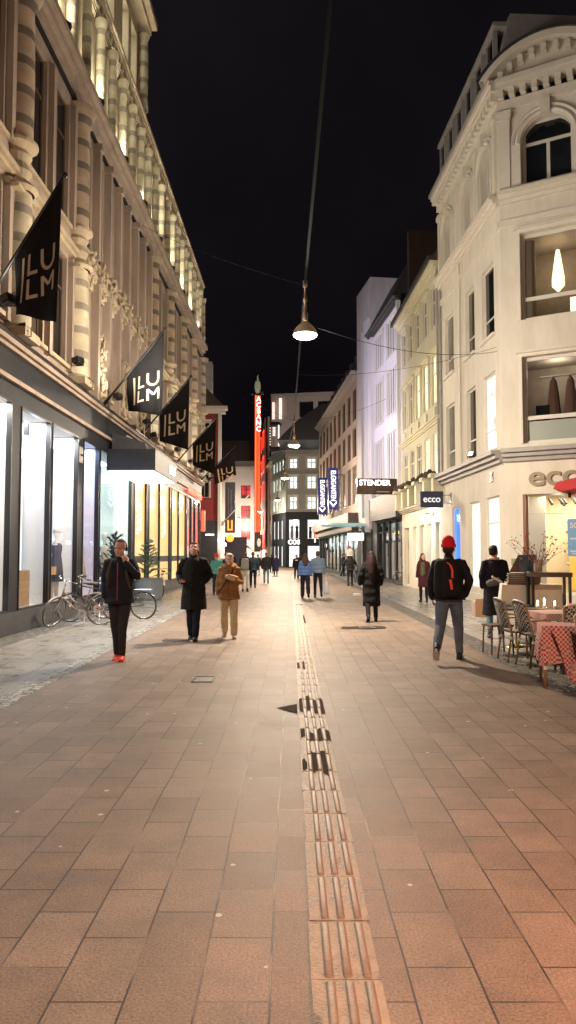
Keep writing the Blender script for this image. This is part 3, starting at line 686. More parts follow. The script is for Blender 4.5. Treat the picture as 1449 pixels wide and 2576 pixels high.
D.part('pavilion_side', MB().box(Y2u(26.55),Y2u(26.8),-6,-.12,17.98,21.2), M['stone_pale'])
D.shell(4.8, 17.95, o0=-.45, dep=11, mt='roof_dark')
D.part('end_wall', MB().box(D.L-.3, D.L, -11, -.02, 0, 18.2), M['stone_band_pale'])
D.part('roof', MB().prism([(-.4,17.97),(-3,19.6),(-11,19.6),(-11,17.97)], (0,1), Matrix(((0,D.L-19,0,19),(1,0,0,0),(0,0,1,0),(0,0,0,1)))), M['roof_dark'])
ant = MB(); ant.tube([(Y2u(29.5),-.6,18.2),(Y2u(29.5),-.6,19.4)],.03,5); ant.box(Y2u(29.3),Y2u(29.9),-.9,-.4,18.2,18.6)
D.part('roof_aerial', ant, M['stone_pale'])
# entrance canopy
cn = MB(); cn.box(Y2u(22.0),Y2u(26.0),.1,1.56,4.12,4.76)
D.part('entrance_canopy', cn, M['black_stone'])
D.part('canopy_light', MB().box(Y2u(22.04),Y2u(25.96),.15,1.50,4.10,4.119), glow('canopy light panel',(1,.99,.96),1.9))
cs = MB(); cs.box(Y2u(24.5),Y2u(25.3),1.565,1.6,4.30,4.56)
D.part('canopy_sign', cs, glow('lit canopy logo',(1,1,1),3))
D.part('canopy_top', MB().prism([(0.1,4.762),(1.2,4.762),(1.1,5.05),(.1,5.35)], (0,1), Matrix(((0,3.6,0,Y2u(22.6)),(1,0,0,0),(0,0,1,0),(0,0,0,1)))), M['grey_plinth'])
# red neon lettering on the far fascia
for u in (Y2u(38.2), Y2u(41.0)):
    nb = MB(); 
    for j in range(7): a = u + j*.38; nb.box(a,a+.05,.13,.17,4.80,5.04); nb.box(a+.06,a+.2,.13,.17,4.98,5.04); nb.box(a+.2,a+.25,.13,.17,4.8,5.04)
    D.part('neon_lettering', nb, M['red_em'])
nb = MB()
for y in (37.9, 38.9, 40.1, 41.0, 42.1, 43.0, 43.6): D.part('neon_strip', MB().box(Y2u(y),Y2u(y)+.1,-.22,-.18,1.9,3.1), M['red_em'])
nb.box(Y2u(43.8),Y2u(44.15),.12,.3,3.0,4.2)
D.part('neon_strip', nb, M['red_em'])

# floodlights standing on the ledges
def floodlight(pos, target, power, color, label, size=.25, spot=150, group=None, scale=1):
    d = (Vector(target)-Vector(pos)).normalized(); q = d.to_track_quat('-Z','Y').to_matrix().to_4x4()
    t = empty('floodlight', pos, 0, label, 'floodlight', group)
    h = MB().box(-.12,.12,-.09,.09,-.02,.10, q).box(-.10,.10,-.07,.07,.10,.14, q)
    obj('housing', h, M['black_metal'], t)
    obj('lens', MB().box(-.105,.105,-.075,.075,-.026,-.021, q), glow('floodlight lens',(*color,)[:3],1.5) if 'fl' not in M else M['fl'], t)
    obj('bracket', MB().box(-.14,-.125,-.015,.015,-.16,.02).box(.125,.14,-.015,.015,-.16,.02).box(-.14,.14,-.015,.015,-.17,-.16), M['black_metal'], t)
    light('bulb', 'SPOT', power, color, t, tuple(d*.06), None, size=size, spot=spot).rotation_euler = d.to_track_quat('-Z','Y').to_euler()
    return t
for i, y in enumerate((12.7, 16.8, 20.6, 24.6, 28.0, 31, 35, 39, 43)):
    floodlight(tuple(D.w(Y2u(y), .75, 6.1)), tuple(D.w(Y2u(y)+.3, .0, 9.5)), 42 if y not in (20.6, 24.6) else 120, (1,.88,.70), 'small floodlight on the lower department store ledge shining up the sandstone', group='floodlights on the lower ledge')
for i, y in enumerate((11, 14, 17, 20, 23, 26, 29, 32, 35, 38, 41, 44)):
    floodlight(tuple(D.w(Y2u(y), .26, 14.3)), tuple(D.w(Y2u(y)+.2, -.1, 17.2)), 260, (1,.93,.68), 'small floodlight on the upper department store cornice lighting the attic', group='floodlights under the attic')

# ---- flags
def illum_logo(P, mb):
    """strokes of the two-line logo, mapped through P(u,v) -> 3D, u right, v up in 0..1"""
    def st(a, b, w_=.075):
        a = Vector(a); b = Vector(b); d = (b-a); n = Vector((-d.y, d.x)).normalized()*w_/2
        k = 4; vs = []
        for i in range(k+1):
            q = a + d*i/k; vs += [P(q.x+n.x, q.y+n.y), P(q.x-n.x, q.y-n.y)]
        mb.add(vs, [(2*i,2*i+1,2*i+3,2*i+2) for i in range(k)])
    st((.06,0),(.06,1)); st((.27,.52),(.27,1)); st((.235,.56),(.5,.56))
    st((.62,.72),(.62,1)); st((.98,.72),(.98,1))
    pts = [(.8+.18*math.cos(t), .72+.18*math.sin(t)*.95) for t in [PI + PI*i/8 for i in range(9)]]
    for p, q in zip(pts, pts[1:]): st(p, q)
    st((.27,0),(.27,.44)); st((.235,.04),(.5,.04)); st((.62,0),(.62,.42)); st((.98,0),(.98,.42)); st((.62,.40),(.8,.20)); st((.98,.40),(.8,.20))
def flag(base, vec, label, drop0, drop1, s0=.42, s1=.97, seed=0, swing=0):
    t = empty('flag', base, 0, label, 'flag', 'black flags on slanting poles along the department store')
    v = Vector(vec); L_ = v.length
    obj('pole', MB().tube([(0,0,0), v*.5, v], [.035,.03,.025], 8).ball(v*1.01, .055, 10, 6), M['black_metal'], t, smooth=True)
    obj('pole_socket', MB().tube([v*(-.02), v*.07], .055, 10).box(-.2,-.02,-.08,.08,-.14,.1), M['black_metal'], t)
    rd = random.Random(seed); nu, nv = 14, 22
    ph = rd.uniform(0,6)
    def P(u, w_, off=0):
        """u along the pole from inner (0) to tip (1); w_ 0 top .. 1 bottom"""
        top = v*(s0 + (s1-s0)*u); dr = drop0 + (drop1-drop0)*u
        q = top + Vector((0,0,-.05 - dr*w_))
        q += Vector((swing*w_*.3, swing*w_, 0))
        amp = (.06+.02*(seed%3))*w_*(1-.2*u)
        q += Vector((.35,.9,0))*(amp*math.sin(u*9+ph+w_*1.5) + off*1.0)
        q.x += -.02*w_*(u-.2)      # the free corner hangs inward
        return q
    mb = MB(); vs = [P(i/nu, j/nv) for j in range(nv+1) for i in range(nu+1)]
    fs = [(j*(nu+1)+i, j*(nu+1)+i+1, (j+1)*(nu+1)+i+1, (j+1)*(nu+1)+i) for j in range(nv) for i in range(nu)]
    mb.add(vs, fs)
    c = obj('cloth', mb, M['flag'], t, smooth=True)
    sm = c.modifiers.new('thickness','SOLIDIFY'); sm.thickness = .006
    lg = MB()
    def Q(u, v_):    # logo placed in the lower part; keep it horizontal/vertical
        uu = .16 + .72*u; dr = drop0 + (drop1-drop0)*uu
        zt = v.z*(s0+(s1-s0)*uu) - .05; zb = v.z*s0 -.05 - drop0*.90 + .18*uu ; zz = zb + v_*drop0*.82
        return P(uu, (zt-zz)/dr, off=-.014)
    illum_logo(Q, lg); obj('logo', lg, M['gold'], t)
    return t
fz = 5.97
flag(tuple(D.w(Y2u(13.1),.1,fz)), (1.76,-1.0,1.98), 'nearest black flag on a slanting pole, the largest of the row, left edge', .98, 2.42, .43, .985, 1)
flag(tuple(D.w(Y2u(21.5),.1,fz)), (1.95,-1.0,1.95), 'second black flag from the front, hanging right above the entrance canopy', .95, 2.35, .40, .985, 2)
flag(tuple(D.w(Y2u(26.6),.1,fz-.1)), (1.95,-1.0,1.95), 'third black flag from the front, partly behind the flag above the canopy', .95, 2.5, .40, .985, 3)
flag(tuple(D.w(Y2u(34.5),.1,fz-.1)), (2.0,-.9,2.05), 'fourth black flag from the front, against the red building', .95, 2.6, .42, .985, 4)
flag(tuple(D.w(Y2u(43.0),.1,fz-.1)), (2.1,-.9,1.9), 'farthest black flag at the end of the department store', .9, 1.5, .40, .985, 5, swing=.3)

# ------------------------------------------------------------------ red building beyond
Rb = B('red_building', 'dark red rendered building with white cornice and charcoal ground floor beyond the department store', 'building', -9.3, 52, -4.75, 52, -1)
hs_ = [(3.05,3.75,9.3,11.0),(3.05,3.75,5.6,7.3),(1.2,1.9,9.3,11.0),(1.2,1.9,5.6,7.3)]
Rb.wall(M['red_wall'], 4.0, 11.6, hs_, rv=.1)
for h in hs_: Rb.window(*h,'dark_glass','white_frame',dep=.08,trim='white_frame',tw=.09)
Rb.wall(M['charcoal'], 0, 4.0, [], rv=.1, o=.02, name='ground_floor')
Rb.part('sign_strip', MB().box(3.5,4.1,.03,.06,2.95,3.05), M['white_letters'])
Rb.part('cornice', MB().box(-.1,Rb.L+.3,-.3,.12,11.6,11.85).box(-.1,Rb.L+.45,-.3,.3,11.851,12.1), M['white_frame'])
Rb.part('corner_pilaster', MB().box(Rb.L-.2,Rb.L+.02,-.3,.06,0,11.58), M['white_frame'])
Rb.part('side_wall', MB().box(.02,Rb.L-1.3,-9,-.6,0,11.6).box(.02,Rb.L-.02,-.6,-.3,0,11.58), M['red_wall'])
Rb.part('roof', MB().prism([(0,12.1),(Rb.L+.2,12.1),(Rb.L-2.2,14.6),(0,14.6)], (-1,.4)), M['roof_warm'])
Rb.part('chimney', MB().box(1.6,2.6,-3.6,-2.6,13.5,17.2), M['grey_wall']); Rb.part('chimney', MB().box(2.9,3.5,-4.6,-3.6,14,16.3), M['grey_wall'])
Rb.part('wall_lantern', MB().ball((Rb.L+.15,.35,2.7),.16).ball((Rb.L+.3,.35,2.3),.15), M['lamp_em'])
bn = empty('vertical_banner', (-4.6,58,0), 0, 'tall narrow black banner with orange emblem hanging beside the red building', 'banner')
obj('cloth', MB().box(-.35,.45,0,.04,3.3,7.3), M['charcoal'], bn)
obj('emblem', MB().lathe([(.02,-.03),(.3,-.03),(.3,.0),(.02,.0)], (0,0,0), 16, M=Matrix.Translation((.05,-.02,2.9)) @ Matrix.Rotation(R(90),4,'X')).box(-.15,-.05,-.04,-.02,3.6,4.3).box(.15,.25,-.04,-.02,3.6,4.3).box(-.15,.25,-.04,-.02,3.5,3.6), M['orange_em'], bn)
obj('faint_stripes', MB().box(-.12,-.04,-.02,0,4.7,6.9).box(.08,.2,-.02,0,4.9,6.7), mat('dull silver', (.10,.10,.12), .4), bn)
fp = empty('slanting_flagpole', (-4.95,56,4.0), 0, 'bare white flagpole slanting out over the street from the red building', 'flagpole')
obj('pole', MB().tube([(0,0,0),(2.0,-.2,2.1)],[.05,.03],8), M['white_frame'], fp, smooth=True)
obj('bracket', MB().box(-.12,.08,-.1,.1,-.2,.12), M['metal'], fp)
hd = empty('hoarding', (-5.0,63,0), 0, 'dark blue grey site hoarding panel standing past the red building', 'hoarding')
obj('panel', MB().box(-.3,1.4,0,.08,.05,3.1), mat('blue grey panel', (.055,.055,.085), .6, var=.2), hd)
obj('post', MB().box(-.38,-.3,-.03,.11,0,3.15).box(1.4,1.48,-.03,.11,0,3.15), M['black_metal'], hd)

# ------------------------------------------------------------------ end of the street: white building
Wb = B('white_building', 'white rendered corner building closing the far end of the street, red light in its windows', 'building', -15.5, 130, -3.5, 130, -1)
hw = []
for x_ in (1.0, 6.0, 10.3):
    for z_ in (5.2, 8.9, 12.5): hw.append((x_+1.2, x_+2.7 if x_ < 6 else x_+3.1, z_-1.0, z_+1.3))
Wb.wall(mat('white painted render', (.62,.58,.58), .8, var=.06), 0, 16.6, hw, rv=.3)
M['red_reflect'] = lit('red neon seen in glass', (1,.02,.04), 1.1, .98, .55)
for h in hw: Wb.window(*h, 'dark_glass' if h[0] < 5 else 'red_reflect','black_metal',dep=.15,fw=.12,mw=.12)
for a,b in ((0,.7),(4.9,5.5),(8.9,9.4)): Wb.part('pilaster', MB().box(a,b,0,.15,0,16.5), M['white_frame'])
Wb.part('cornice', MB().box(-.3,Wb.L,0,.5,16.6,17.1), M['white_frame'])
Wb.part('roof', MB().prism([(-.2,17.1),(12,17.1),(12,20.5),(2.5,20.5)], (-.2,8)), M['roof_dark'])
Wb.part('skylight', MB().box(6.0,7.2,.22,.3,18.8,20.3), glow('lit skylight',(1,.85,.35),1.3))
Wb.shell(0,16.6,o0=-.5)
Wb.part('chimney', MB().box(3.2,6.2,-3,-2,20.5,21.6), M['roof_warm'])
bk = B('dark_rooftops', 'unlit rooftops behind the white building at the far left end', 'building', -26, 150, -4, 150, -1)
bk.part('wall', MB().box(0,22,-8,0,0,22), mat('dark brick', (.02,.015,.015), .9)); bk.part('roof', MB().box(2,12,-8,-1,22,25).box(3,4,-3,-2,25,27), mat('dark roof tile', (.015,.013,.015), .9))

# ------------------------------------------------------------------ RIGHT: corner shoe shop, long side towards the street
E_ = B('corner_building', 'tall cream rendered corner building with arched top windows, gable and a ground floor shoe shop', 'building', 6.6, 22.5, 6.27, 29.9, +1)
cu = [(.65,1.9),(2.75,3.85),(5.45,6.7)]
hE = []
for (a,b) in cu:
    hE += [(a,b,4.95,7.45),(a,b,8.65,11.0),(a+.05,b-.05,12.95,15.0,1)]
E_.wall(M['cream'], 4.4, 15.75, hE, rv=.3)
hg = [(.45,1.75,.45,3.45),(2.45,3.65,.45,3.42),(4.9,6.0,.45,3.4)]
E_.wall(M['cream'], 0, 4.4, hg, rv=.35, name='ground_floor')
for i, h in enumerate(hE):
    z = h[2]
    if z < 5: pane = ['lit_white','brown_glass','blind_glass'][i//3]
    elif z < 9: pane = ['dark_glass','brown_glass','blind_glass'][i//3]
    else: pane = 'dark_glass'
    if z > 12: E_.window(*h[:4], pane, 'white_frame', dep=.27, fw=.07, vs=((.5,0,.62),), hs=(.62,), sill='cream_trim')
    else: E_.window(*h[:4], pane, 'white_frame', dep=.12, fw=.07, vs=(), hs=(.27,), sill='cream_trim', trim='cream_trim' if z > 6 and False else None)
M['shop_int'] = lit('bright shoe shop interior', (1,.95,.80), .95, .25, 1.0)
M['shop_blue'] = lit('blue screen in window', (.03,.25,1), 1.0, .25, 1.0)
for i, h in enumerate(hg):
    f = E_.window(*h, 'shop_int' if i < 2 else 'shop_blue', 'cream_trim', dep=.08, fw=.06, vs=(), hs=((.72,) if i == 0 else ()))
    E_.part('backdrop', MB().box(h[0],h[1],-.56,-.52,.45,h[3]), M['shop_int'] if i < 2 else M['shop_blue'], f)
    E_.part('niche', MB().box(h[0]-.03,h[0],-.52,-.36,.45,h[3]).box(h[1],h[1]+.03,-.52,-.36,.45,h[3]).box(h[0],h[1],-.52,-.36,.42,.45).box(h[0],h[1],-.52,-.36,h[3],h[3]+.03), M['disp_wall'], f)
    if i < 2: E_.part('ceiling_spotlight', MB().box(h[0]+.2,h[0]+.32,-.5,-.4,h[3]-.28,h[3]).box(h[0]+.7,h[0]+.82,-.5,-.4,h[3]-.28,h[3]), M['black_metal'], f)
# arch mouldings
am = MB()
for (a,b) in cu:
    cx, r, zc = (a+b)/2, (b-a)/2+.0, 15.0-(b-a-.1)/2
    for rr, oo in ((r+.08,.10),(r+.22,.06)):
        am.tube([(cx+rr*math.cos(t), oo/2, zc+rr*math.sin(t)) for t in [PI*i/14 for i in range(15)]], .07, 6)
        am.box(cx-rr-.06,cx-rr+.06,0,oo,12.9,zc); am.box(cx+rr-.06,cx+rr+.06,0,oo,12.9,zc)
    am.box(cx-.12,cx+.12,0,.22,zc+r-.02,zc+r+.4)
for u in (2.3, 4.65, 7.2, .25):
    am.box(u-.13,u+.13,0,.10,12.85,15.3); am.box(u-.18,u+.18,0,.15,15.3,15.5)
E_.part('arch_moulding', am, M['cream_trim'])
E_.cornice(12.45,.35,.32,'cream_trim',u0=0); E_.part('string_course', MB().box(0,E_.L,0,.08,11.75,11.95), M['cream_trim'])
E_.part('drainpipe', MB().tube([(4.45,.08,4.8),(4.45,.08,12.4)],.05,8), M['cream_trim'])
E_.part('downpipe', MB().tube([(7.25,.06,4.8),(7.25,.06,12.4)],.05,8), M['grey_trim'])
E_.cornice(4.42,.38,.38,'grey_trim',u0=0,name='shop_cornice')
E_.dentils(15.78,.25,.26,.34,'cream_trim',u0=-.1)
E_.part('dentil_bed', MB().box(0,E_.L,0,.12,15.75,16.03), M['cream_trim'])
E_.part('main_cornice', MB().box(-.25,E_.L,-.1,.30,16.031,16.2).box(-.25,E_.L,-.1,.36,16.201,16.36), M['cream_trim'])
E_.part('gutter', MB().box(-.15,E_.L+.1,.22,.42,16.365,16.5), M['grey_trim'])
E_.part('mansard', MB().prism([(.1,16.4),(-.45,18.75),(-6,18.75),(-6,16.4)], (0,1), Matrix(((0,E_.L,0,0),(1,0,0,0),(0,0,1,0),(0,0,0,1)))), M['grey_trim'])
for k in range(6):
    u = .35 + k*1.22; dm = E_.part('dormer', MB().box(u,u+.62,-1.0,-.04,16.7,18.3), M['dark_glass'])
    dw = MB(); dw.box(u-.06,u,-.13,.02,16.7,18.4); dw.box(u+.62,u+.68,-.13,.02,16.7,18.4); dw.box(u,u+.62,-.13,.02,18.3,18.4); E_.part('dormer_frame', dw, M['grey_trim'], dm)
E_.part('dormer_ledge', MB().box(.1,E_.L-.1,-.5,.06,18.41,18.55).box(.1,E_.L-.1,-.5,.05,16.52,16.69), M['grey_trim'])
E_.shell(3.6,16.0,o0=-.6,dep=8,mt='roof_dark',u0=3.4); E_.part('roof_deck', MB().box(.1,E_.L-.3,-8,-.3,15.9,16.02), M['roof_dark'])
E_.part('far_wall', MB().box(E_.L-.2,E_.L,-8,-.02,0,16.35), M['cream'])
sp = MB().box(1.0,1.32,.0,.03,3.92,4.25); E_.part('street_name_plate', sp, mat('dark blue enamel plate', (.03,.035,.06), .3))
E_.part('plate_lettering', MB().box(1.06,1.26,.03,.034,4.12,4.16).box(1.05,1.27,.03,.034,4.02,4.06), M['white_frame'])
# hanging sign and lantern
hsn = empty('hanging_shop_sign', tuple(E_.w(6.1,0,0)), E_.a, 'square dark blue hanging sign with pale lettering on the cream corner building', 'sign')
obj('board', MB().box(-.05,.05,.32,1.22,3.42,4.05), mat('navy sign board', (.02,.028,.065), .4), hsn, bevel=.03)
obj('bracket', MB().tube([(0,0,3.9),(0,.34,3.9)],.02,6).tube([(0,0,3.6),(0,.34,3.6)],.02,6).box(-.05,.05,0,.03,3.5,4.0), M['metal'], hsn)
text('ecco', .36, mat('pale sign lettering', (.75,.78,.8), .4, em=(.8,.85,.9), es=.35), hsn, (-.056,.77,3.74), (R(90),0,R(-90)), .004, bold=.006)
# shop chamfer facade, facing the camera
C = B('corner_facade', 'cream chamfered corner front with arched gable above the shoe shop entrance window', 'facade', 6.6, 22.5, 6.6+.8725*2.9, 22.5-.4886*2.9, -1, host=E_)
hC = [(.7,2.2,12.95,15.0,1),(.6,2.3,8.75,11.45),(.6,2.3,4.95,7.6)]
C.wall(M['cream'], 4.4, 15.75, hC, rv=.3)
C.window(*hC[0][:4],'dark_glass','white_frame',dep=.25,fw=.09,vs=((.5,0,.66),),hs=(.66,),mw=.1,sill='cream_trim')
def room(b, u0, u1, z0, z1, o0, dep, wallm, name='room'):
    mb = MB(); mb.box(u0,u1,-dep-.05,-dep,z0,z1); mb.box(u0-.05,u0,-dep,-o0,z0,z1); mb.box(u1,u1+.05,-dep,-o0,z0,z1); mb.box(u0,u1,-dep,-o0,z0-.05,z0); mb.box(u0,u1,-dep,-o0,z1,z1+.05)
    return b.part(name, mb, wallm)
M['room_wall'] = mat('warm grey room wall', (.20,.165,.13), .8, var=.2)
for z0, z1, hsx in ((8.75,11.45,.25),(4.95,7.6,.30)):
    f = C.window(.6,2.3,z0,z1,'glass','white_frame',dep=.22,fw=.1,vs=(),hs=(hsx,),mw=.12,trim='cream_trim',tw=.1)
room(C,.3,2.5,8.6,11.6,.32,2.4,M['room_wall'],'upper_room'); room(C,.3,2.5,4.85,7.75,.32,2.4,M['room_wall'],'lower_room')
C.part('room_lamp', MB().lathe([(.05,11.1),(.09,10.9),(.19,10.2),(.19,9.95),(.05,9.8)], (1.55,-.95,-.0), 14), glow('pleated lamp shade',(1,.88,.5),1.15))
C.part('curtain', MB().tube([(.75,-.45,8.9),(.75,-.45,11.3)],.22,10), mat('olive curtain', (.14,.12,.08), .9, bump=.4, bscale=6))
C.part('lit_picture', MB().box(1.9,2.35,-.9,-.86,8.95,9.5), glow('lit picture', (1,.8,.55), 1.0))
cl = MB()
for u, s_ in ((1.35,1.0),(1.85,1.1)):
    cl.lathe([(.02,7.1),(.10,6.95),(.15,6.6),(.22,5.9),(.27,5.5)], (u,-.9,0), 10)
C.part('hanging_garment', cl, mat('dark garments', (.07,.035,.025), .9))
C.part('clothes_rail', MB().box(.95,2.3,-.95,-.85,7.1,7.14), M['metal'])
C.part('frosted_strip', MB().box(.7,2.2,-.30,-.27,5.05,5.65), mat('frosted lower glass', (.30,.34,.30), .3))
C.part('table_screen', MB().box(.85,1.25,-.8,-.7,5.6,6.2), M['dark_glass'])
light('room_light', 'POINT', 26, (1,.78,.5), C.e, C.M @ Vector((1.4, 1.5, 10.9)), size=.15); light('room_light', 'POINT', 34, (1,.85,.66), C.e, C.M @ Vector((1.4, 1.4, 7.4)), size=.15)
am = MB(); cx, zc = 1.45, 14.25
for rr, rad in ((.86,.09),(1.02,.07)):
    am.tube([(cx+rr*math.cos(t), .03, zc+rr*math.sin(t)) for t in [PI*i/18 for i in range(19)]], rad, 6); am.box(cx-rr-rad,cx-rr+rad,0,.08,12.9,zc); am.box(cx+rr-rad,cx+rr+rad,0,.08,12.9,zc)
am.box(cx-.14,cx+.14,0,.2,15.0,15.45)
for u in (.2, 2.7): am.box(u-.17,u+.17,0,.13,12.85,15.1); am.box(u-.22,u+.22,0,.19,15.1,15.25); am.box(u-.24,u+.24,0,.22,15.251,15.36)
C.part('arch_moulding', am, M['cream_trim'])
C.cornice(12.45,.35,.32,'cream_trim',u0=-.0); C.part('string_course', MB().box(0,C.L,0,.08,11.75,11.95), M['cream_trim'])
C.part('architrave', MB().box(0,C.L,0,.1,15.45,15.75), M['cream_trim'])
C.dentils(15.78,.25,.26,.34,'cream_trim',u0=.05)
C.part('main_cornice', MB().box(0,C.L+.4,-.1,.30,16.03,16.2).box(0,C.L+.4,-.1,.36,16.2005,16.36), M['cream_trim'])
g = MB(); n = 24; Rg = 2.35; zc = 16.36 - 1.35; Wg = 1.92
th = math.asin(Wg/Rg); A_ = [(-th + 2*th*i/n) for i in range(n+1)]
def arcband(r0, r1, o0, o1, mt, nm):
    mb = MB(); vs = []
    for a in A_:
        for r in (r0, r1):
            for o in (o0, o1): vs.append((1.45+r*math.sin(a), o, max(16.365, zc+r*math.cos(a))))
    fs = []
    for i in range(n):
        b0 = i*4; fs += [(b0,b0+4,b0+5,b0+1),(b0+2,b0+3,b0+7,b0+6),(b0,b0+2,b0+6,b0+4),(b0+1,b0+5,b0+7,b0+3)]
    mb.add(vs, fs); return C.part(nm, mb, mt)
arcband(Rg-.18, Rg+.02, -.2, .42, M['cream_trim'], 'gable_arch'); arcband(Rg+.03, Rg+.10, -1.0, .47, M['roof_dark'], 'gable_roof')
arcband(.0, Rg-.18, -.2, .05, M['cream'], 'gable_wall')
gd = MB()
for i in range(9):
    a = -th*.75 + 2*th*.75*i/8; r = Rg-.38; gd.box(1.45+r*math.sin(a)-.08,1.45+r*math.sin(a)+.08,.05,.3,zc+r*math.cos(a)-.1,zc+r*math.cos(a)+.1)
C.part('gable_dentil', gd, M['cream_trim'])
C.cornice(4.42,.38,.38,'grey_trim',u0=-.0,name='shop_cornice')
C.wall(M['cream'], 0, 4.4, [(.55,2.9,.45,3.42)], rv=.3, name='ground_floor')
C.part('window_reveal', MB().box(.55,.62,-.3,.03,.45,3.42), mat('red brown jamb', (.22,.09,.05), .5))
f = C.window(.62,2.88,.45,3.42,'glass','white_frame',dep=.2,fw=.05,vs=(),hs=(.8,),mw=.02)
M['int_wall'] = mat('warm white shop wall', (.70,.60,.44), .7, var=.05)
room(C,.1,4.4,.05,3.6,.34,3.2,M['int_wall'],'shop_room')
C.part('shop_partition', MB().box(.35,1.0,-1.2,-1.1,.45,3.4), mat('white partition', (.75,.74,.7), .6))
light('shop_light','AREA',120,(1,.86,.62),C.e,C.M @ Vector((1.6,1.4,3.5)),(0,0,0),size=2.2,size_y=1.6)
sh = MB(); shoes = []
for k in range(6): sh.box(1.35,3.2,-2.7,-2.4,.9+k*.34,.92+k*.34)
C.part('shoe_shelf', sh, mat('pale shelf', (.6,.48,.33), .5))
rd = random.Random(5); pal = [(.45,.08,.03),(.5,.45,.38),(.07,.05,.05),(.35,.2,.08),(.6,.55,.5)]
smats = [mat('shoe leather %d' % i, c, .4) for i, c in enumerate(pal)]
for k in range(6):
    for j in range(8):
        mb = MB(); u = 1.45+j*.22; z = .92+k*.34
        mb.ball((u,-2.5,z+.05),(.085,.06,.05),8,5).ball((u+.04,-2.5,z+.09),(.045,.05,.06),8,5)
        C.part('shoe', mb, smats[rd.randrange(5)], smooth=True)
tl = MB()
for (u,o) in ((1.2,-.9),(1.5,-.9),(1.62,-.8),(1.9,-.8),(1.45,-1.6),(2.0,-1.7),(2.2,-1.6)):
    tl.tube([(u,o,3.5),(u,o,3.32)],.012,5); tl.tube([(u-.05,o,3.32),(u+.06,o+.1,3.14)],.045,8)
C.part('track_spotlight', tl, M['black_metal'])
C.part('amber_panel', MB().box(1.55,2.25,-2.0,-1.95,.5,1.75), mat('amber wood panel', (.75,.42,.09), .5))
C.part('discount_poster', MB().box(1.78,2.45,-.17,-.155,1.55,2.65), mat('light blue poster', (.16,.33,.55), .5))
text('50%', .22, M['white_frame'], C, (2.03,.15,2.45), (R(90),0,0), .003, bold=.004)
C.part('poster_lines', MB().box(1.85,2.3,-.154,-.150,2.05,2.09).box(1.85,2.3,-.154,-.150,1.68,1.72).box(1.9,2.25,-.154,-.150,1.62,1.64), M['white_frame'])
M['ecco_letters'] = mat('brushed brass letters', (.26,.19,.12), .45)
text('ecco', .84, M['ecco_letters'], C, (1.72,-.03,3.92), (R(90),0,0), .03, bold=.016, sx=1.25)
C.part('small_wall_sign', MB().box(.18,.45,.0,.02,1.28,1.48), mat('small green white sign', (.25,.30,.2), .5, var=.6, vscale=20))
C.part('base_step', MB().box(0,C.L,-.2,.08,0,.45), M['cream_trim'])
E_.part('base_step', MB().box(0,E_.L,-.2,.05,0,.28), M['cream_trim'])
S = B('side_street_facade', 'cream facade of the corner building turning into the side street', 'facade', C.w(2.9,0,0).x, C.w(2.9,0,0).y, C.w(2.9,0,0).x+9, C.w(2.9,0,0).y+1.2, -1, host=E_)
S.wall(M['cream'], 0, 16.2, [(1,2.4,4.95,7.5),(1,2.4,8.7,11.3),(4,5.4,4.95,7.5),(4,5.4,8.7,11.3)])
for a in (1,4):
    for z in (4.95,8.7): S.window(a,a+1.4,z,z+2.6,'dark_glass')
S.cornice(16.0,.36,.6,'cream_trim'); S.cornice(4.42,.38,.38,'grey_trim')
# red awning with little lamps just inside the frame edge
aw = empty('red_awning', tuple(C.w(2.34,.0,-.26)), C.a, 'corner of a red fabric awning at the right edge above the shop window', 'awning')
obj('canopy', MB().prism([(-.55,3.62),(-.45,3.78),(2.5,4.45),(2.5,4.0),(-.3,3.55)], (-2.2,-.6)), mat('red awning cloth', (.45,.03,.035), .8, var=.15), aw)
fr_ = MB(); 
for i in range(8): x_ = -.25+i*.26; fr_.tube([(x_,-1.4,3.62+i*.05),(x_,-1.4,3.42)],.045,6)
obj('hanging_fringe', fr_, M['black_metal'], aw)

# ------------------------------------------------------------------ yellow building
Yb = B('yellow_building', 'pale yellow green five window wide town house with cornice, next to the cream corner building', 'building', 6.27, 29.9, 6.0, 38.8, +1)
hY = []; hx = [(.55,1.55),(2.25,3.25),(3.95,4.95),(5.65,6.65),(7.3,8.3)]
for a, b in hx: hY += [(a,b,4.95,6.75),(a,b,8.0,10.1),(a,b,11.3,13.05)]
Yb.wall(M['yellow_wall'], 3.9, 13.6, hY, rv=.25)
for i, h in enumerate(hY):
    c_, r_ = divmod(i, 3)
    pane = 'blind_glass' if r_ == 2 else ('lit_warm' if (r_ == 1 and c_ < 3) or (r_ == 0 and c_ < 2) else 'blind_glass')
    f = Yb.window(*h, pane, 'white_frame', dep=.06, fw=.07, vs=(.5,), hs=(.62,), mw=.05, trim='yellow_trim' if r_ else None, tw=.12)
    if r_ == 1: Yb.part('ornament', MB().box(h[0]+.35,h[1]-.35,.0,.08,7.45,7.8).box(h[0]-.05,h[1]+.05,0,.05,7.35,7.42), M['yellow_trim'], f)
Yb.cornice(7.1,.22,.22,'yellow_trim',u0=0,name='string_course')
Yb.cornice(13.35,.4,.4,'yellow_trim',u0=0,name='main_cornice')
Yb.part('gutter', MB().box(0,Yb.L+.3,.3,.5,13.76,13.95), M['roof_dark'])
Yb.part('mansard', MB().prism([(.4,13.8),(-1.6,16.6),(-8,16.6),(-8,13.8)], (0,1), Matrix(((0,Yb.L,0,0),(1,0,0,0),(0,0,1,0),(0,0,0,1)))), M['roof_warm'])
Yb.part('drainpipe', MB().tube([(.08,.12,4.2),(.08,.12,13.6)],.05,8), M['grey_trim'])
mz = [(a-.1,b+.1,3.98,4.72) for a, b in hx]
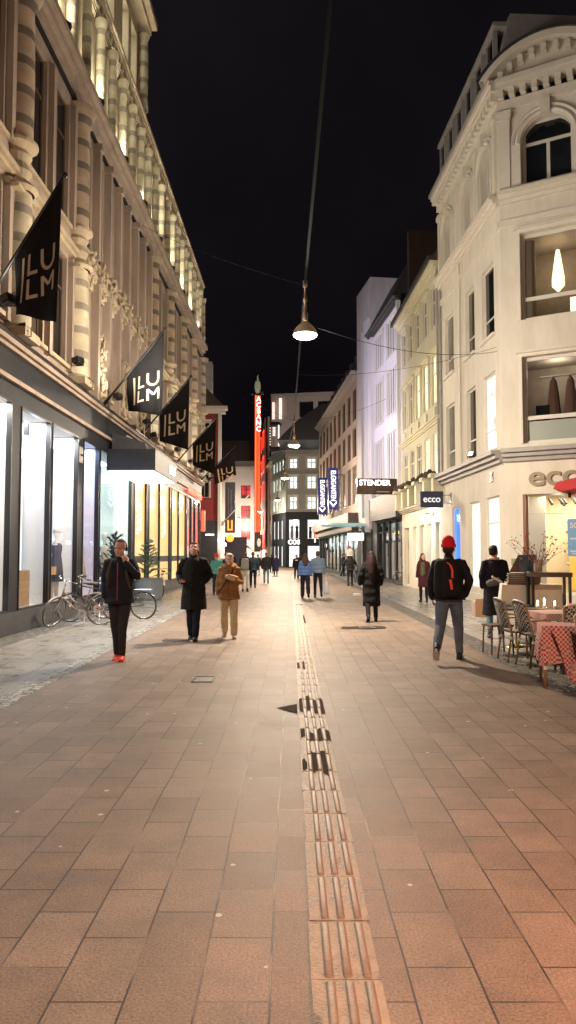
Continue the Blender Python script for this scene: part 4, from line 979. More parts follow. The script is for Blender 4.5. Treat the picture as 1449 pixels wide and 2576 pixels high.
for u in (.1,1.85,3.55,5.25,6.9,8.55): Yb.part('balcony_pier', MB().box(u-.12,u+.28,.0,.38,3.9,4.75).box(u-.2,u+.36,.0,.5,4.751,4.9), M['yellow_trim'])
Yb.part('balcony_recess', MB().box(0.3,Yb.L-.1,.01,.06,3.92,4.7), M['brown_glass'])
Yb.part('creeper', (lambda mb: [mb.ball((rd.uniform(.2,8.6), rd.uniform(.25,.5), rd.uniform(4.9,5.02)), rd.uniform(.04,.11), 6, 4) for _ in range(160)] and mb)(MB()), mat('brown creeper', (.05,.035,.02), .9))
gY = [(.5,1.35,.4,2.95),(2.0,2.9,.4,2.95),(3.6,4.5,.4,2.95),(5.2,6.1,.4,2.95),(7.1,8.4,.05,2.95)]
Yb.wall(M['cream'], 0, 3.7, gY, rv=.2, name='ground_floor')
for i, h in enumerate(gY):
    Yb.window(*h, ['shop_int','shop_int','shop_int','glow_pale','lit_dim'][i] , 'cream_trim', dep=.16, fw=.05, vs=(), hs=())
Yb.part('red_sale_sign', MB().box(3.8,4.05,-.14,-.13,2.45,2.75).box(2.3,2.5,-.14,-.13,2.35,2.7), M['red_soft'])
Yb.cornice(3.7,.2,.25,'cream_trim',u0=0,name='shop_cornice')
Yb.shell(0,13.7,o0=-.5)
ln = empty('wall_lantern', tuple(Yb.w(1.6,.0,3.15)), Yb.e.rotation_euler.z, 'bright round white wall lantern below the dark blue hanging sign', 'lantern')
obj('globe', MB().ball((0,.42,0),.15,16,10), glow('bright lantern glass',(1,.99,.95),14), ln, smooth=True)
obj('bracket', MB().tube([(0,0,.15),(0,.3,.22),(0,.42,.15)],.015,6).box(-.05,.05,0,.02,.05,.25), M['black_metal'], ln)
light('bulb','POINT',55,(1,.97,.88),ln,(0,.65,0),size=.1)

# ------------------------------------------------------------------ violet lit building, tower, long concrete building
V = B('violet_lit_building', 'white rendered building bathed in violet light with tall slit windows between yellow house and tower', 'building', 6.0, 38.8, 5.28, 46.5, +1)
hV = []; 
for z0, z1 in ((5.75,8.4),(9.45,12.0),(12.8,14.85)):
    for a in (1.0, 4.3): 
        for k in range(4): hV.append((a+k*.56, a+k*.56+.34, z0, z1))
V.wall(M['white_wall'], 5.2, 15.3, hV, rv=.2)
for h in hV: V.window(*h,'dark_glass','white_frame',dep=.04,fw=.03,vs=(),hs=())
vt = MB()
for z0, z1 in ((5.75,8.4),(9.45,12.0),(12.8,14.85)):
    for a in (.9,4.2): vt.box(a-.1,a-.02,0,.06,z0-.1,z1+.1); vt.box(a+2.18,a+2.26,0,.06,z0-.1,z1+.1); vt.box(a-.02,a+2.18,0,.06,z1+.02,z1+.1); vt.box(a-.02,a+2.18,0,.08,z0-.1,z0-.02)
V.part('window_surround', vt, M['white_frame'])
for a,b in ((V.L-.9,V.L-.55),(V.L-.35,V.L-.05),(.05,.25)): V.part('pilaster', MB().box(a,b,0,.2,5.0,15.2), M['white_wall'])
V.cornice(15.2,.35,.4,'roof_dark',u0=0,name='gutter')
V.part('mansard', MB().prism([(.35,15.56),(-1.3,18.6),(-8,18.6),(-8,15.56)], (0,1), Matrix(((0,V.L,0,0),(1,0,0,0),(0,0,1,0),(0,0,0,1)))), M['roof_dark'])
V.part('fire_wall', MB().box(-.35,-.02,-9,-.4,13.8,18.9), mat('dark brick party wall', (.04,.02,.015), .9, var=.3))
V.part('fascia', MB().box(.05,V.L-1,0,.3,3.95,5.0), M['brown_fascia'])
V.part('shop_soffit', MB().box(.05,V.L-1,0,.34,3.6,3.94), M['charcoal'])
gV = [(.3,1.5,.2,3.5),(1.6,3.1,.2,3.5),(3.2,4.6,.2,3.5),(4.7,6.3,.2,3.5)]
V.wall(M['charcoal'], 0, 5.2, gV, rv=.15, name='ground_floor')
M['disp_dim'] = lit('dim shop interior', (.9,.95,.85), .30, .8, 1.5)
for h in gV:
    f = V.window(*h,'glass','black_metal',dep=.1,fw=.06,vs=(),hs=(.82,)); V.part('backdrop', MB().box(h[0],h[1],-.9,-.85,.2,3.5), M['disp_dim'], f)
    V.part('display_item', MB().box(h[0]+.2,h[0]+.4,-.6,-.4,.2,1.5).ball((h[0]+.8,-.5,2.6),.12,8,6).box(h[1]-.3,h[1]-.15,-.6,-.5,.2,2.3), M['white_wall'], f)
V.part('shop_red_light', MB().box(.4,.9,-.3,-.26,2.6,2.8).box(1.9,2.8,-.3,-.26,2.75,2.95), glow('warm sign glow',(1,.75,.2),1.2))
V.shell(5.2,15.5,o0=-.5); V.shell(0,5.2,o0=-1.0,name='shop_back')
ss = empty('projecting_box_sign', tuple(V.w(.35,0,0)), V.e.rotation_euler.z, 'wide black projecting box sign with glaring white letters', 'sign')
obj('board', MB().box(-.1,.1,.1,2.35,4.78,5.62), mat('glossy black sign box', (.035,.02,.015), .15), ss)
obj('bracket', MB().box(-.06,.06,0,.1,4.9,5.5), M['black_metal'], ss)
text('STENDER', .40, M['white_letters'], ss, (-.12,1.40,5.38), (R(90),0,R(-90)), .01, bold=.004, sx=1.0)
obj('small_print', MB().box(-.106,-.1,.6,1.3,4.9,4.93), M['gold'], ss)
T = B('ribbed_tower', 'tall pale ribbed tower standing above its neighbours on the right', 'tower', 5.28, 46.5, 4.75, 50.2, +1)
T.wall(M['tower_wall'], 0, 19.4, [(1.6,2.6,4.0,16.5)], rv=.35)
T.part('side_wall', MB().box(.0,.3,-3.2,-.01,13,19.4).box(.3,T.L,-3.2,-.4,0,19.38), M['tower_wall'])
rb = MB()
for i in range(5): rb.box(.15+i*.26,.28+i*.26,0,.14,3.0,16.8)
for i in range(3): rb.box(1.62+i*.34,1.72+i*.34,-.34,-.2,4.0,16.5)
T.part('rib', rb, M['white_wall'])
T.part('stair_glazing', MB().box(1.6,2.6,-.38,-.3,4.0,16.5), mat('greenish stair glass', (.04,.05,.06), .1, em=(.6,1,.75), es=.05))
T.part('lit_glazing', MB().box(1.62,2.58,-.30,-.28,4.0,8.0), lit('green white stair light', (.7,1,.75), .5, .6, 2))
T.part('ground_floor', MB().box(0,T.L,0,.05,0,3.2), M['charcoal'])
cd = empty('round_disc_canopy', tuple(T.w(1.9,.0,0)), T.e.rotation_euler.z, 'pale turquoise disc shaped canopy over the pavement at the tower', 'canopy')
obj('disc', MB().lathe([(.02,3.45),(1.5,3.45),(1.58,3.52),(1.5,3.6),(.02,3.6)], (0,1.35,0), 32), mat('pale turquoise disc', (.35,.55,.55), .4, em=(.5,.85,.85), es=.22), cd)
obj('support', MB().tube([(0,0,3.2),(0,.6,3.45)],.05,6).tube([(.3,.1,0),(.3,.1,3.45)],.06,8), M['metal'], cd)
lb = empty('light_box_sign', tuple(T.w(.2,.0,0)), T.e.rotation_euler.z, 'small bright white light box sign under the disc canopy', 'sign')
obj('box', MB().box(-.08,.08,.5,1.5,2.5,2.95), M['white_letters'], lb); obj('bracket', MB().tube([(0,0,3.0),(0,.6,3.0),(0,.6,2.9)],.03,6), M['metal'], lb)

G = B('long_concrete_building', 'long pinkish concrete building with three rows of window bays above a brown canopy', 'building', 4.75, 50.2, 3.1, 73.4, +1)
hG = []
for z0, z1 in ((5.15,7.8),(8.4,10.5),(11.0,13.3)):
    for k in range(9): u = .45 + k*2.56; hG.append((u, u+1.85, z0, z1))
G.wall(M['pink_wall'], 4.4, 14.0, hG, rv=.35)
for i, h in enumerate(hG):
    G.window(*h, 'blind_glass' if h[2] < 6 and i % 3 != 1 else 'brown_glass', 'brown_frame', dep=.1, fw=.07, vs=(.33,.66), hs=(), mw=.06)
G.cornice(13.9,.35,.45,'grey_trim',u0=0,name='gutter')
G.part('mansard', MB().prism([(.2,14.2),(-1.2,16.1),(-8,16.1),(-8,14.2)], (0,1), Matrix(((0,G.L,0,0),(1,0,0,0),(0,0,1,0),(0,0,0,1)))), M['roof_warm'])
for k in range(10): u = 1+k*2.2; G.part('dormer', MB().box(u,u+.9,-1.0,-.1,14.4,15.6), M['roof_dark'])
G.part('canopy_fascia', MB().box(-.1,G.L,0,.7,3.75,4.45), M['brown_fascia'])
G.part('canopy_lower', MB().box(-.1,G.L,0,.45,3.25,3.74), mat('brown slatted soffit', (.14,.10,.08), .6, bump=.3, bscale=4))
gG = [(.1+k*2.3, 2.25+k*2.3, .25, 3.2) for k in range(10)]
G.wall(M['charcoal'], 0, 4.4, gG, rv=.1, name='ground_floor')
M['disp_aqua'] = lit('cool shop interior', (.70,.95,1), .8, .7, 1.0)
for k, h in enumerate(gG):
    f = G.window(*h,'glass','metal' if k < 3 else 'black_metal',dep=.06,fw=.05,vs=(),hs=()); G.part('backdrop', MB().box(h[0],h[1],-1.0,-.95,.25,3.2), M['disp_blue'] if k in (1,) else M['disp_aqua'], f)
    G.part('display_item', MB().box(h[0]+.5,h[0]+.9,-.7,-.5,.3,1.4+.3*(k%3)).box(h[0]+1.3,h[0]+1.5,-.7,-.5,.3,2.1), M['charcoal'], f)
    if k % 2 == 0: G.part('lit_sign', MB().box(h[0]+.3,h[0]+1.4,-.2,-.16,2.3,2.6), M['white_em'], f)
text('COS', .5, M['white_letters'], G.e, (20.5, .72+.0, 2.95), (R(90),0,R(180)), .01)
G.shell(4.4,14.1,o0=-.5); G.shell(0,4.4,o0=-1.1,name='shop_back')
for k, (u, lab) in enumerate(((7.3,'nearer of the two tall blue vertical signs with white letters'),(14.6,'farther of the two tall blue vertical signs with white letters'))):
    e = empty('vertical_shop_sign', tuple(G.w(u,0,0)), G.e.rotation_euler.z, lab, 'sign')
    obj('board', MB().box(-.1,.1,.35,1.1,5.1,8.35), mat('deep blue sign box', (.012,.02,.11), .3, em=(.05,.1,.6), es=.12), e)
    obj('bracket', MB().box(-.03,.03,0,.35,5.6,5.65).box(-.03,.03,0,.35,7.8,7.85), M['black_metal'], e)
    text('ELGIGANTEN', .55, M['white_letters'], e, (-.11,.72,6.95), (R(90),R(90),R(-90)), .01, sx=.72)
    obj('arrow', MB().prism([(.45,5.75),(.72,5.45),(.99,5.75),(.99,5.62),(.72,5.3),(.45,5.62)], (-.112,-.104), Matrix(((0,1,0,0),(1,0,0,0),(0,0,1,0),(0,0,0,1)))), M['white_letters'], e)

# ------------------------------------------------------------------ end block
def curved(name, label, pts, H, segs): pass
K = B('end_building', 'grey rendered corner building with black two storey clothes shop and lit windows, closing the street', 'building', -.3, 90, 9.5, 89.5, -1)
hK = []
for z0, z1 in ((7.1,8.7),(9.6,11.2),(12.1,13.4)):
    for a, b in ((.45,1.45),(2.6,3.75),(5.0,6.1)): hK.append((a,b,z0,z1))
K.wall(M['grey_wall'], 6.8, 14.0, hK, rv=.25)
for h in hK: K.window(*h,'lit_cool','white_frame',dep=.2,fw=.1,vs=(.5,),hs=(.6,),mw=.09,trim='white_frame',tw=.14)
K.cornice(13.9,.45,.6,'grey_trim',u0=0); K.part('middle_cornice', MB().box(0,K.L,0,.25,11.5,11.75), M['grey_trim'])
hk2 = [(.4,1.7,3.5,5.9),(2.65,4.2,3.5,5.9),(.4,1.7,.1,2.7),(2.65,4.2,.1,2.7)]
K.wall(M['black_stone'], 0, 6.8, hk2, rv=.3, name='shopfront')
M['cos_int'] = lit('bright clothes shop interior', (1,.95,.93), 1.15, .25, .7)
for i, h in enumerate(hk2):
    f = K.window(*h,'glass','black_metal',dep=.2,fw=.06,vs=(),hs=())
    K.part('backdrop', MB().box(h[0],h[1],-1.6,-1.5,h[2],h[3]), M['cos_int'], f)
    mm = MB(); mm2 = MB()
    for j in range(2):
        u = h[0]+.35+j*.6; (mm if (i+j) % 2 else mm2).loft([(u,-.8,h[2]+.1,.18,.14),(u,-.8,h[2]+.8,.2,.15),(u,-.8,h[2]+1.2,.14,.1),(u,-.8,h[2]+1.5,.22,.12),(u,-.8,h[2]+1.6,.08,.08),(u,-.8,h[2]+1.85,.09,.1)],8)
    if i < 2: K.part('mannequin', mm, M['charcoal'], f); K.part('mannequin', mm2, M['red_soft'] if i == 1 else M['grey_wall'], f)
text('COS', .72, M['white_letters'], K, (1.02,-.05,3.10), (R(90),0,0), .03, bold=.03)
K.shell(6.9,14.1,o0=-.5,dep=10); K.shell(0,6.9,o0=-1.7,dep=10,name='shop_back')
K.part('roof', MB().prism([(-.5,14.36),(9.5,14.36),(9.5,18.4),(4.5,18.4),(1.8,16.6)], (0,1), Matrix(((1,0,0,0),(0,8,0,.2),(0,0,1,0),(0,0,0,1)))), M['roof_dark'])
K.part('roof_dormer', MB().box(2.2,4.6,-.5,-.2,14.8,15.9), M['grey_wall'])
Ks = B('end_building_side', 'grey side front of the clothes shop building receding to the left', 'facade', -2.1, 97, -.3, 90, -1, host=K)
hs1 = [(.5+k*1.6, 1.45+k*1.6, z0, z1) for z0, z1 in ((7.1,8.7),(9.6,11.2),(12.1,13.4)) for k in range(4)]
Ks.wall(M['grey_wall'], 6.8, 14.0, hs1, rv=.2)
for i, h in enumerate(hs1): Ks.window(*h,'lit_cool' if i % 5 != 2 else 'brown_glass','white_frame',dep=.15,fw=.08,vs=(.5,),hs=(.6,))
Ks.cornice(13.9,.45,.6,'grey_trim',u0=-.3)
hs2 = [(.5+k*2.0,1.7+k*2.0,z0,z1) for z0,z1 in ((.1,2.7),(3.5,5.9)) for k in range(3)]
Ks.wall(M['black_stone'], 0, 6.8, hs2, rv=.3, name='shopfront')
for h in hs2: Ks.window(*h,'cos_int','black_metal',dep=.2,fw=.06,vs=(),hs=())
cb_ = B('cream_row', 'cream coloured house with rows of narrow windows left of the clothes shop building', 'building', -3.65, 112, -1.95, 97, -1)
hc_ = [(.8+k*2.0, 1.7+k*2.0, z0, z0+1.7) for z0 in (1.0,4.4,7.2,9.8,11.9) for k in range(7)]
hc_ = [h for h in hc_ if h[3] < 13.7]
cb_.wall(M['cream'], 0, 13.6, hc_, rv=.2)
for h in hc_: cb_.window(*h,'brown_glass','white_frame',dep=.15,fw=.08,vs=(.5,),hs=())
cb_.cornice(13.5,.4,.5,'cream_trim'); cb_.shell(0,13.6,dep=2.5)
rn = B('red_neon_building', 'cream building outlined by red neon window frames beside the tall neon pylon', 'building', -4.6, 119, -3.15, 103, -1)
hr = [(2.5+k*7.0, 5.0+k*7.0, z0, z0+2.5) for z0 in (5.4,9.6,13.4,17.2) for k in range(2)]
rn.wall(mat('pinkish render', (.24,.15,.14), .8), 0, 21.0, hr, rv=.25)
for h in hr:
    f = rn.window(*h,'dark_glass','white_frame',dep=.2,fw=.1,vs=(.5,),hs=())
    nb = MB(); nb.box(h[0]-.12,h[0],.0,.03,h[2],h[3]); nb.box(h[1],h[1]+.12,.0,.03,h[2],h[3]); nb.box(h[0]-.12,h[1]+.12,.0,.03,h[3],h[3]+.12)
    rn.part('neon_outline', nb, M['red_em'], f)
rn.part('neon_panel', MB().box(11.5,15.5,.02,.1,2.5,5.0), M['red_soft'])
rn.shell(0,21,o0=-.3,dep=.6,mt='modern')
rn.part('shop_front', MB().box(9,16,-.02,.04,.1,2.3), M['lit_warm'])
mo = B('modern_block', 'grey brown modern block with big dark square windows rising behind the clothes shop', 'building', -2.6, 113, 8, 111, -1)
hm = [(1.6+0,4.3,13.0,15.6)]
hm = [(4.4,6.6,22.6,25.0),(7.3,9.7,22.6,25.0),(3.4,6.7,18.6,21.4),(7.3,9.7,18.6,21.4),(2.2,4.6,14.6,17.6)]
mo.wall(M['modern'], 0, 25.9, hm, rv=.4, u0=0)
for h in hm: mo.window(*h,'dark_glass','black_metal',dep=.3,fw=.1,vs=(),hs=())
mo.part('top_slab', MB().box(0,mo.L,-8,.3,25.9,26.3), M['modern'])
mo.part('lit_fin', MB().box(.25,.55,.05,.4,22.4,25.0).box(1.3,1.7,.05,.4,22.4,25.6), glow('pale fin light',(1,.8,.72),.7))
mo.part('balcony', MB().box(-.5,1.6,0,1.6,17.6,17.9).box(-.5,1.6,0,1.6,21.3,21.7), M['black_metal'])
bl = MB()
for i in range(7): bl.box(-.2,.25,1.6,1.66,18.2+i*.42,18.35+i*.42); bl.box(.6,1.0,1.6,1.66,19.6+i*.2,19.68+i*.2)
bl.box(1.45,1.6,1.6,1.7,18.0,21.2)
mo.part('balcony_light', bl, glow('warm slat light',(1,.8,.75),1.4))
mo.shell(0,25.9)
# tall neon pylon
py = empty('neon_pylon', (-4.35,104.5,0), 0, 'very tall narrow pylon of orange red neon tubes with white letters at the top', 'neon sign')
obj('mast', MB().box(-.42,.42,.05,.5,2,24.6), mat('dark red sheet metal', (.08,.01,.01), .5), py)
nb = MB()
nb.box(-.34,-.14,-.05,.04,4.8,24.3); 
obj('neon_tube', nb, glow('orange red neon',(1,.10,.02),2.2), py)
nb = MB(); nb.box(-.03,.04,-.03,.04,4.8,19.2); nb.box(.13,.34,-.05,.04,4.8,19.2); obj('neon_tube', nb, glow('red orange neon',(1,.05,.012),2.6), py)
obj('letter_panel', MB().box(.0,.42,-.04,.05,19.3,24.3), glow('red light panel',(1,.06,.04),.8), py)
for i, ch in enumerate('ACBANC'):
    text(ch, 1.0, M['white_letters'], py, (.16,-.08,23.75-i*.86), (R(90),0,0), .03, bold=.01)
mb = MB().lathe([(.05,24.6),(.3,24.8),(.42,25.3),(.44,25.8),(.36,26.2),(.30,26.4),(.05,26.45)], (0,.2,0), 12).tube([(0,.2,26.4),(.04,.2,26.7),(-.02,.2,27.0),(.1,.2,27.3)],[.10,.12,.09,.03],8)
obj('crowning_vase', mb, mat('pale olive emblem', (.4,.42,.25), .5, var=.7, vscale=2.5, em=(.8,.85,.5), es=.12), py, smooth=True)
obj('top_spotlight', MB().box(.45,.9,-.3,.1,24.4,24.8).box(-1.0,-.7,-.2,.1,24.4,24.55).box(-.7,.45,0,.06,24.45,24.5), M['metal'], py)
obj('base_sign', MB().box(-.25,.75,-.2,.1,2.2,4.4), M['charcoal'], py)
obj('base_emblem', MB().ball((.25,-.24,3.3),(.28,.03,.6),10,8), mat('pale emblem', (.5,.55,.4), .5, em=(.8,.9,.6), es=.4), py)
# tree behind the crowd, traffic lights, yellow bin
tr = empty('bare_tree', (-7.2,112,0), 0, 'small bare dark tree with a round blue light in the far centre', 'tree')
mb = MB(); mb.tube([(0,0,0),(0,0,2.6)],[.15,.1],8); obj('trunk', mb, M['black_metal'], tr)
mb = MB(); rd = random.Random(9)
for k in range(16):
    a = PI*k/15; L0 = rd.uniform(1.6,2.6); pts = [(0,0,2.5)]
    for j in range(1,5): pts.append((L0*j/4*math.cos(a)*1.1, rd.uniform(-.3,.3), 2.5+L0*j/4*math.sin(a)*.8+.35*math.sin(j*1.3)))
    mb.tube(pts,[.10,.09,.07,.05,.02],5)
obj('crown', mb, M['grey_trim'], tr)
for i, (x_, y_) in enumerate(((-6.6,92),(-5.35,90))):
    t = empty('traffic_light', (x_,y_,0), 0, ['left green traffic signal above the far crowd','right green traffic signal above the far crowd'][i], 'traffic light')
    obj('pole', MB().tube([(0,0,0),(0,0,1.7)],.05,6), M['black_metal'], t); obj('housing', MB().box(-.2,.2,0,.2,1.5,2.5), M['black_metal'], t)
    obj('lens', MB().ball((0,-.06,1.95),.2,12,8), M['green_em'], t); light('bulb','POINT',160,(.05,1,.6),t,(0,-.5,1.9),size=.15)
yb = empty('yellow_bin', (4.75,66.8,0), 0, 'yellow litter bin standing by the far shop windows', 'bin')
obj('body', MB().box(-.4,.4,-.3,.3,.05,.95), mat('yellow plastic', (.6,.42,.05), .5), yb, bevel=.05); obj('lid', MB().box(-.43,.43,-.33,.33,.96,1.05), M['charcoal'], yb)

# ------------------------------------------------------------------ street lamps on span wires
def street_lamp(x, y, z, label, power, sx=1.0):
    t = empty('street_lamp', (x,y,z), 0, label, 'street lamp')
    obj('shade', MB().lathe([(.06,.32),(.10,.28),(.16,.23),(.235,.14),(.28,.05),(.29,0)], n=24), mat('lamp shade enamel', (.30,.21,.15), .4, em=(1,.6,.25), es=.10) if 'shade' not in M else M['shade'], t, smooth=True)
    obj('diffuser', MB().lathe([(.275,.01),(.265,-.03),(.2,-.065),(.1,-.08),(.01,-.085)], n=24), M['lamp_em'], t, smooth=True)
    obj('stem', MB().lathe([(.04,.31),(.065,.36),(.065,.52),(.035,.54),(.03,.78),(.05,.80),(.05,.87),(.022,.89),(.02,1.12),(.045,1.14),(.045,1.2),(.01,1.22)], n=12), mat('brass lamp stem', (.30,.20,.13), .4, metal=.5) if 'stem' not in M else M['stem'], t, smooth=True)
    light('bulb', 'POINT', power*.55, (1,.81,.61), t, (0,0,-.2), size=.16); light('downlight', 'AREA', power*.20, (1,.81,.61), t, (0,0,-.1), (0,0,0), size=.45)
    return t
M['shade'] = mat('lamp shade enamel', (.10,.07,.05), .4, em=(1,.62,.3), es=.06); M['stem'] = mat('brass lamp stem', (.30,.20,.13), .4, metal=.5)
LP = [(.40,17.0,6.72,'nearest hanging street lamp, large and glowing over the middle of the street',3200),(.29,35.4,6.85,'second hanging street lamp, in front of the grey corner building roof',2300),(-.2,51,6.9,'third hanging street lamp, left of the lit grey windows',2600),
      (-1.0,71,6.85,'fourth hanging street lamp, small, beside the black shopfront',5200),(-3.4,90,6.85,'fifth hanging street lamp, tiny, right of the red neon pylon',2600),(-8.0,120,7.4,'farthest hanging street lamp, tiny, in front of the white building',12000),
      (.55,-1.8,6.9,'hanging street lamp above and behind the viewer, out of the picture',2000)]
for l in LP: street_lamp(*l)
wr = MB()
pts = [(.58,-1.8,8.12),(.48,8.5,7.9),(.40,17.0,7.94),(.34,26,7.95),(.29,35.4,8.05),(.05,43,7.95),(-.2,51,8.1),(-1.0,71,8.05)]
M['wire'] = mat('grey cable', (.012,.016,.018), 1.0, spec=.05)
t = empty('overhead_cable', (0,0,0), 0, 'long cable running along the street overhead and carrying the lamps', 'cable')
obj('cable', MB().tube(pts, .028, 6), M['wire'], t); obj('clamp', MB().box(.35,.45,16.95,17.05,7.88,8.0).box(.24,.34,35.35,35.45,7.98,8.1), M['stem'], t)
def span(a, b, sag, label, r=.007):
    a = Vector(a); b = Vector(b); p = [a.lerp(b, i/16) - Vector((0,0,sag*4*(i/16)*(1-i/16))) for i in range(17)]
    tag(obj('span_wire', MB().tube(p, r, 5), M['wire']), label, 'wire')
span(tuple(D.w(Y2u(26),.1,13.5)), (.40,17,7.9), .15, 'thin wire from the department store to the nearest lamp')
span((.40,17,7.0), tuple(E_.w(.15,.1,7.9)), .35, 'lower thin wire from the nearest lamp to the corner building')
span((.3,26,8.0), tuple(E_.w(.2,.1,8.05)), .3, 'upper thin wire ending at the hook on the corner building')
span(tuple(D.w(Y2u(44),.1,12.5)), (.29,35.4,8.05), .2, 'thin wire from the far end of the department store to the second lamp')
span((.29,35.4,8.05), tuple(V.w(3,.1,10.5)), .3, 'thin wire from the second lamp to the violet lit building')
# added unseen floodlights that brighten the right-hand facades, set on the department store ledge
FLR = [((-5.25,14.5,6.1),(7.2,21.5,10.5),(1,.94,.84),1650,'added unseen floodlight aimed across at the cream corner building, nearest of its kind',95),
       ((-5.2,19.0,6.1),(6.4,27.0,11.0),(1,.95,.86),1700,'added unseen floodlight aimed across at the side of the corner building',95),
       ((-5.0,27.5,6.1),(6.0,35.0,9.5),(1,.95,.78),1200,'added unseen floodlight aimed across at the yellow house',95),
       ((-4.7,38.0,6.1),(5.6,43.0,10.5),(.74,.70,1),5200,'unseen violet floodlight aimed across at the white building',75),
       ((-4.6,44.0,6.1),(4.0,60.0,9.0),(1,.80,.66),1400,'added unseen floodlight aimed along at the long concrete building',70)]
for p_, t_, c_, pw, lab, sp_ in FLR: floodlight(p_, t_, pw, c_, lab, spot=sp_)
floodlight((6.1,24.5,4.95), (-5.6,17.5,11.0), 1100, (1,.85,.70), 'added unseen floodlight on the corner building cornice aimed back at the department store', spot=110)  # added lamp, lifts the upper front of the department store
floodlight((5.85,33.0,4.95), (-5.4,32.0,11.0), 850, (1,.80,.60), 'added unseen floodlight on the yellow house aimed at the department store', spot=110)  # added lamp, lifts the farther bays of the department store
floodlight((4.5,97.5,18.9), (2.6,111.4,21.0), 2600, (1,.85,.75), 'added unseen floodlight on the roof of the clothes shop building aimed at the modern block', spot=110)  # added lamp, brightens the otherwise dark modern block
ht_ = empty('added_heater', (2.9,1.6,0), 0, 'added orange patio heater, an unseen guess at the source of the orange glow', 'heater')  # unseen heater added as a guessed source of the orange foreground glow
obj('base', MB().lathe([(.01,.12),(.2,.1),(.24,.02),(.25,0)], n=20), M['charcoal'], ht_); obj('pole', MB().tube([(0,0,.1),(0,0,2.05)],.03,8), M['metal'], ht_); obj('hood', MB().lathe([(.02,2.35),(.4,2.22),(.41,2.2)], n=24), M['metal'], ht_)
obj('element', MB().lathe([(.07,2.0),(.07,2.18)], n=16), glow('heater element',(1,.25,.05),6), ht_); light('glow','POINT',620,(1,.27,.09),ht_,(0,0,1.9),size=.12)

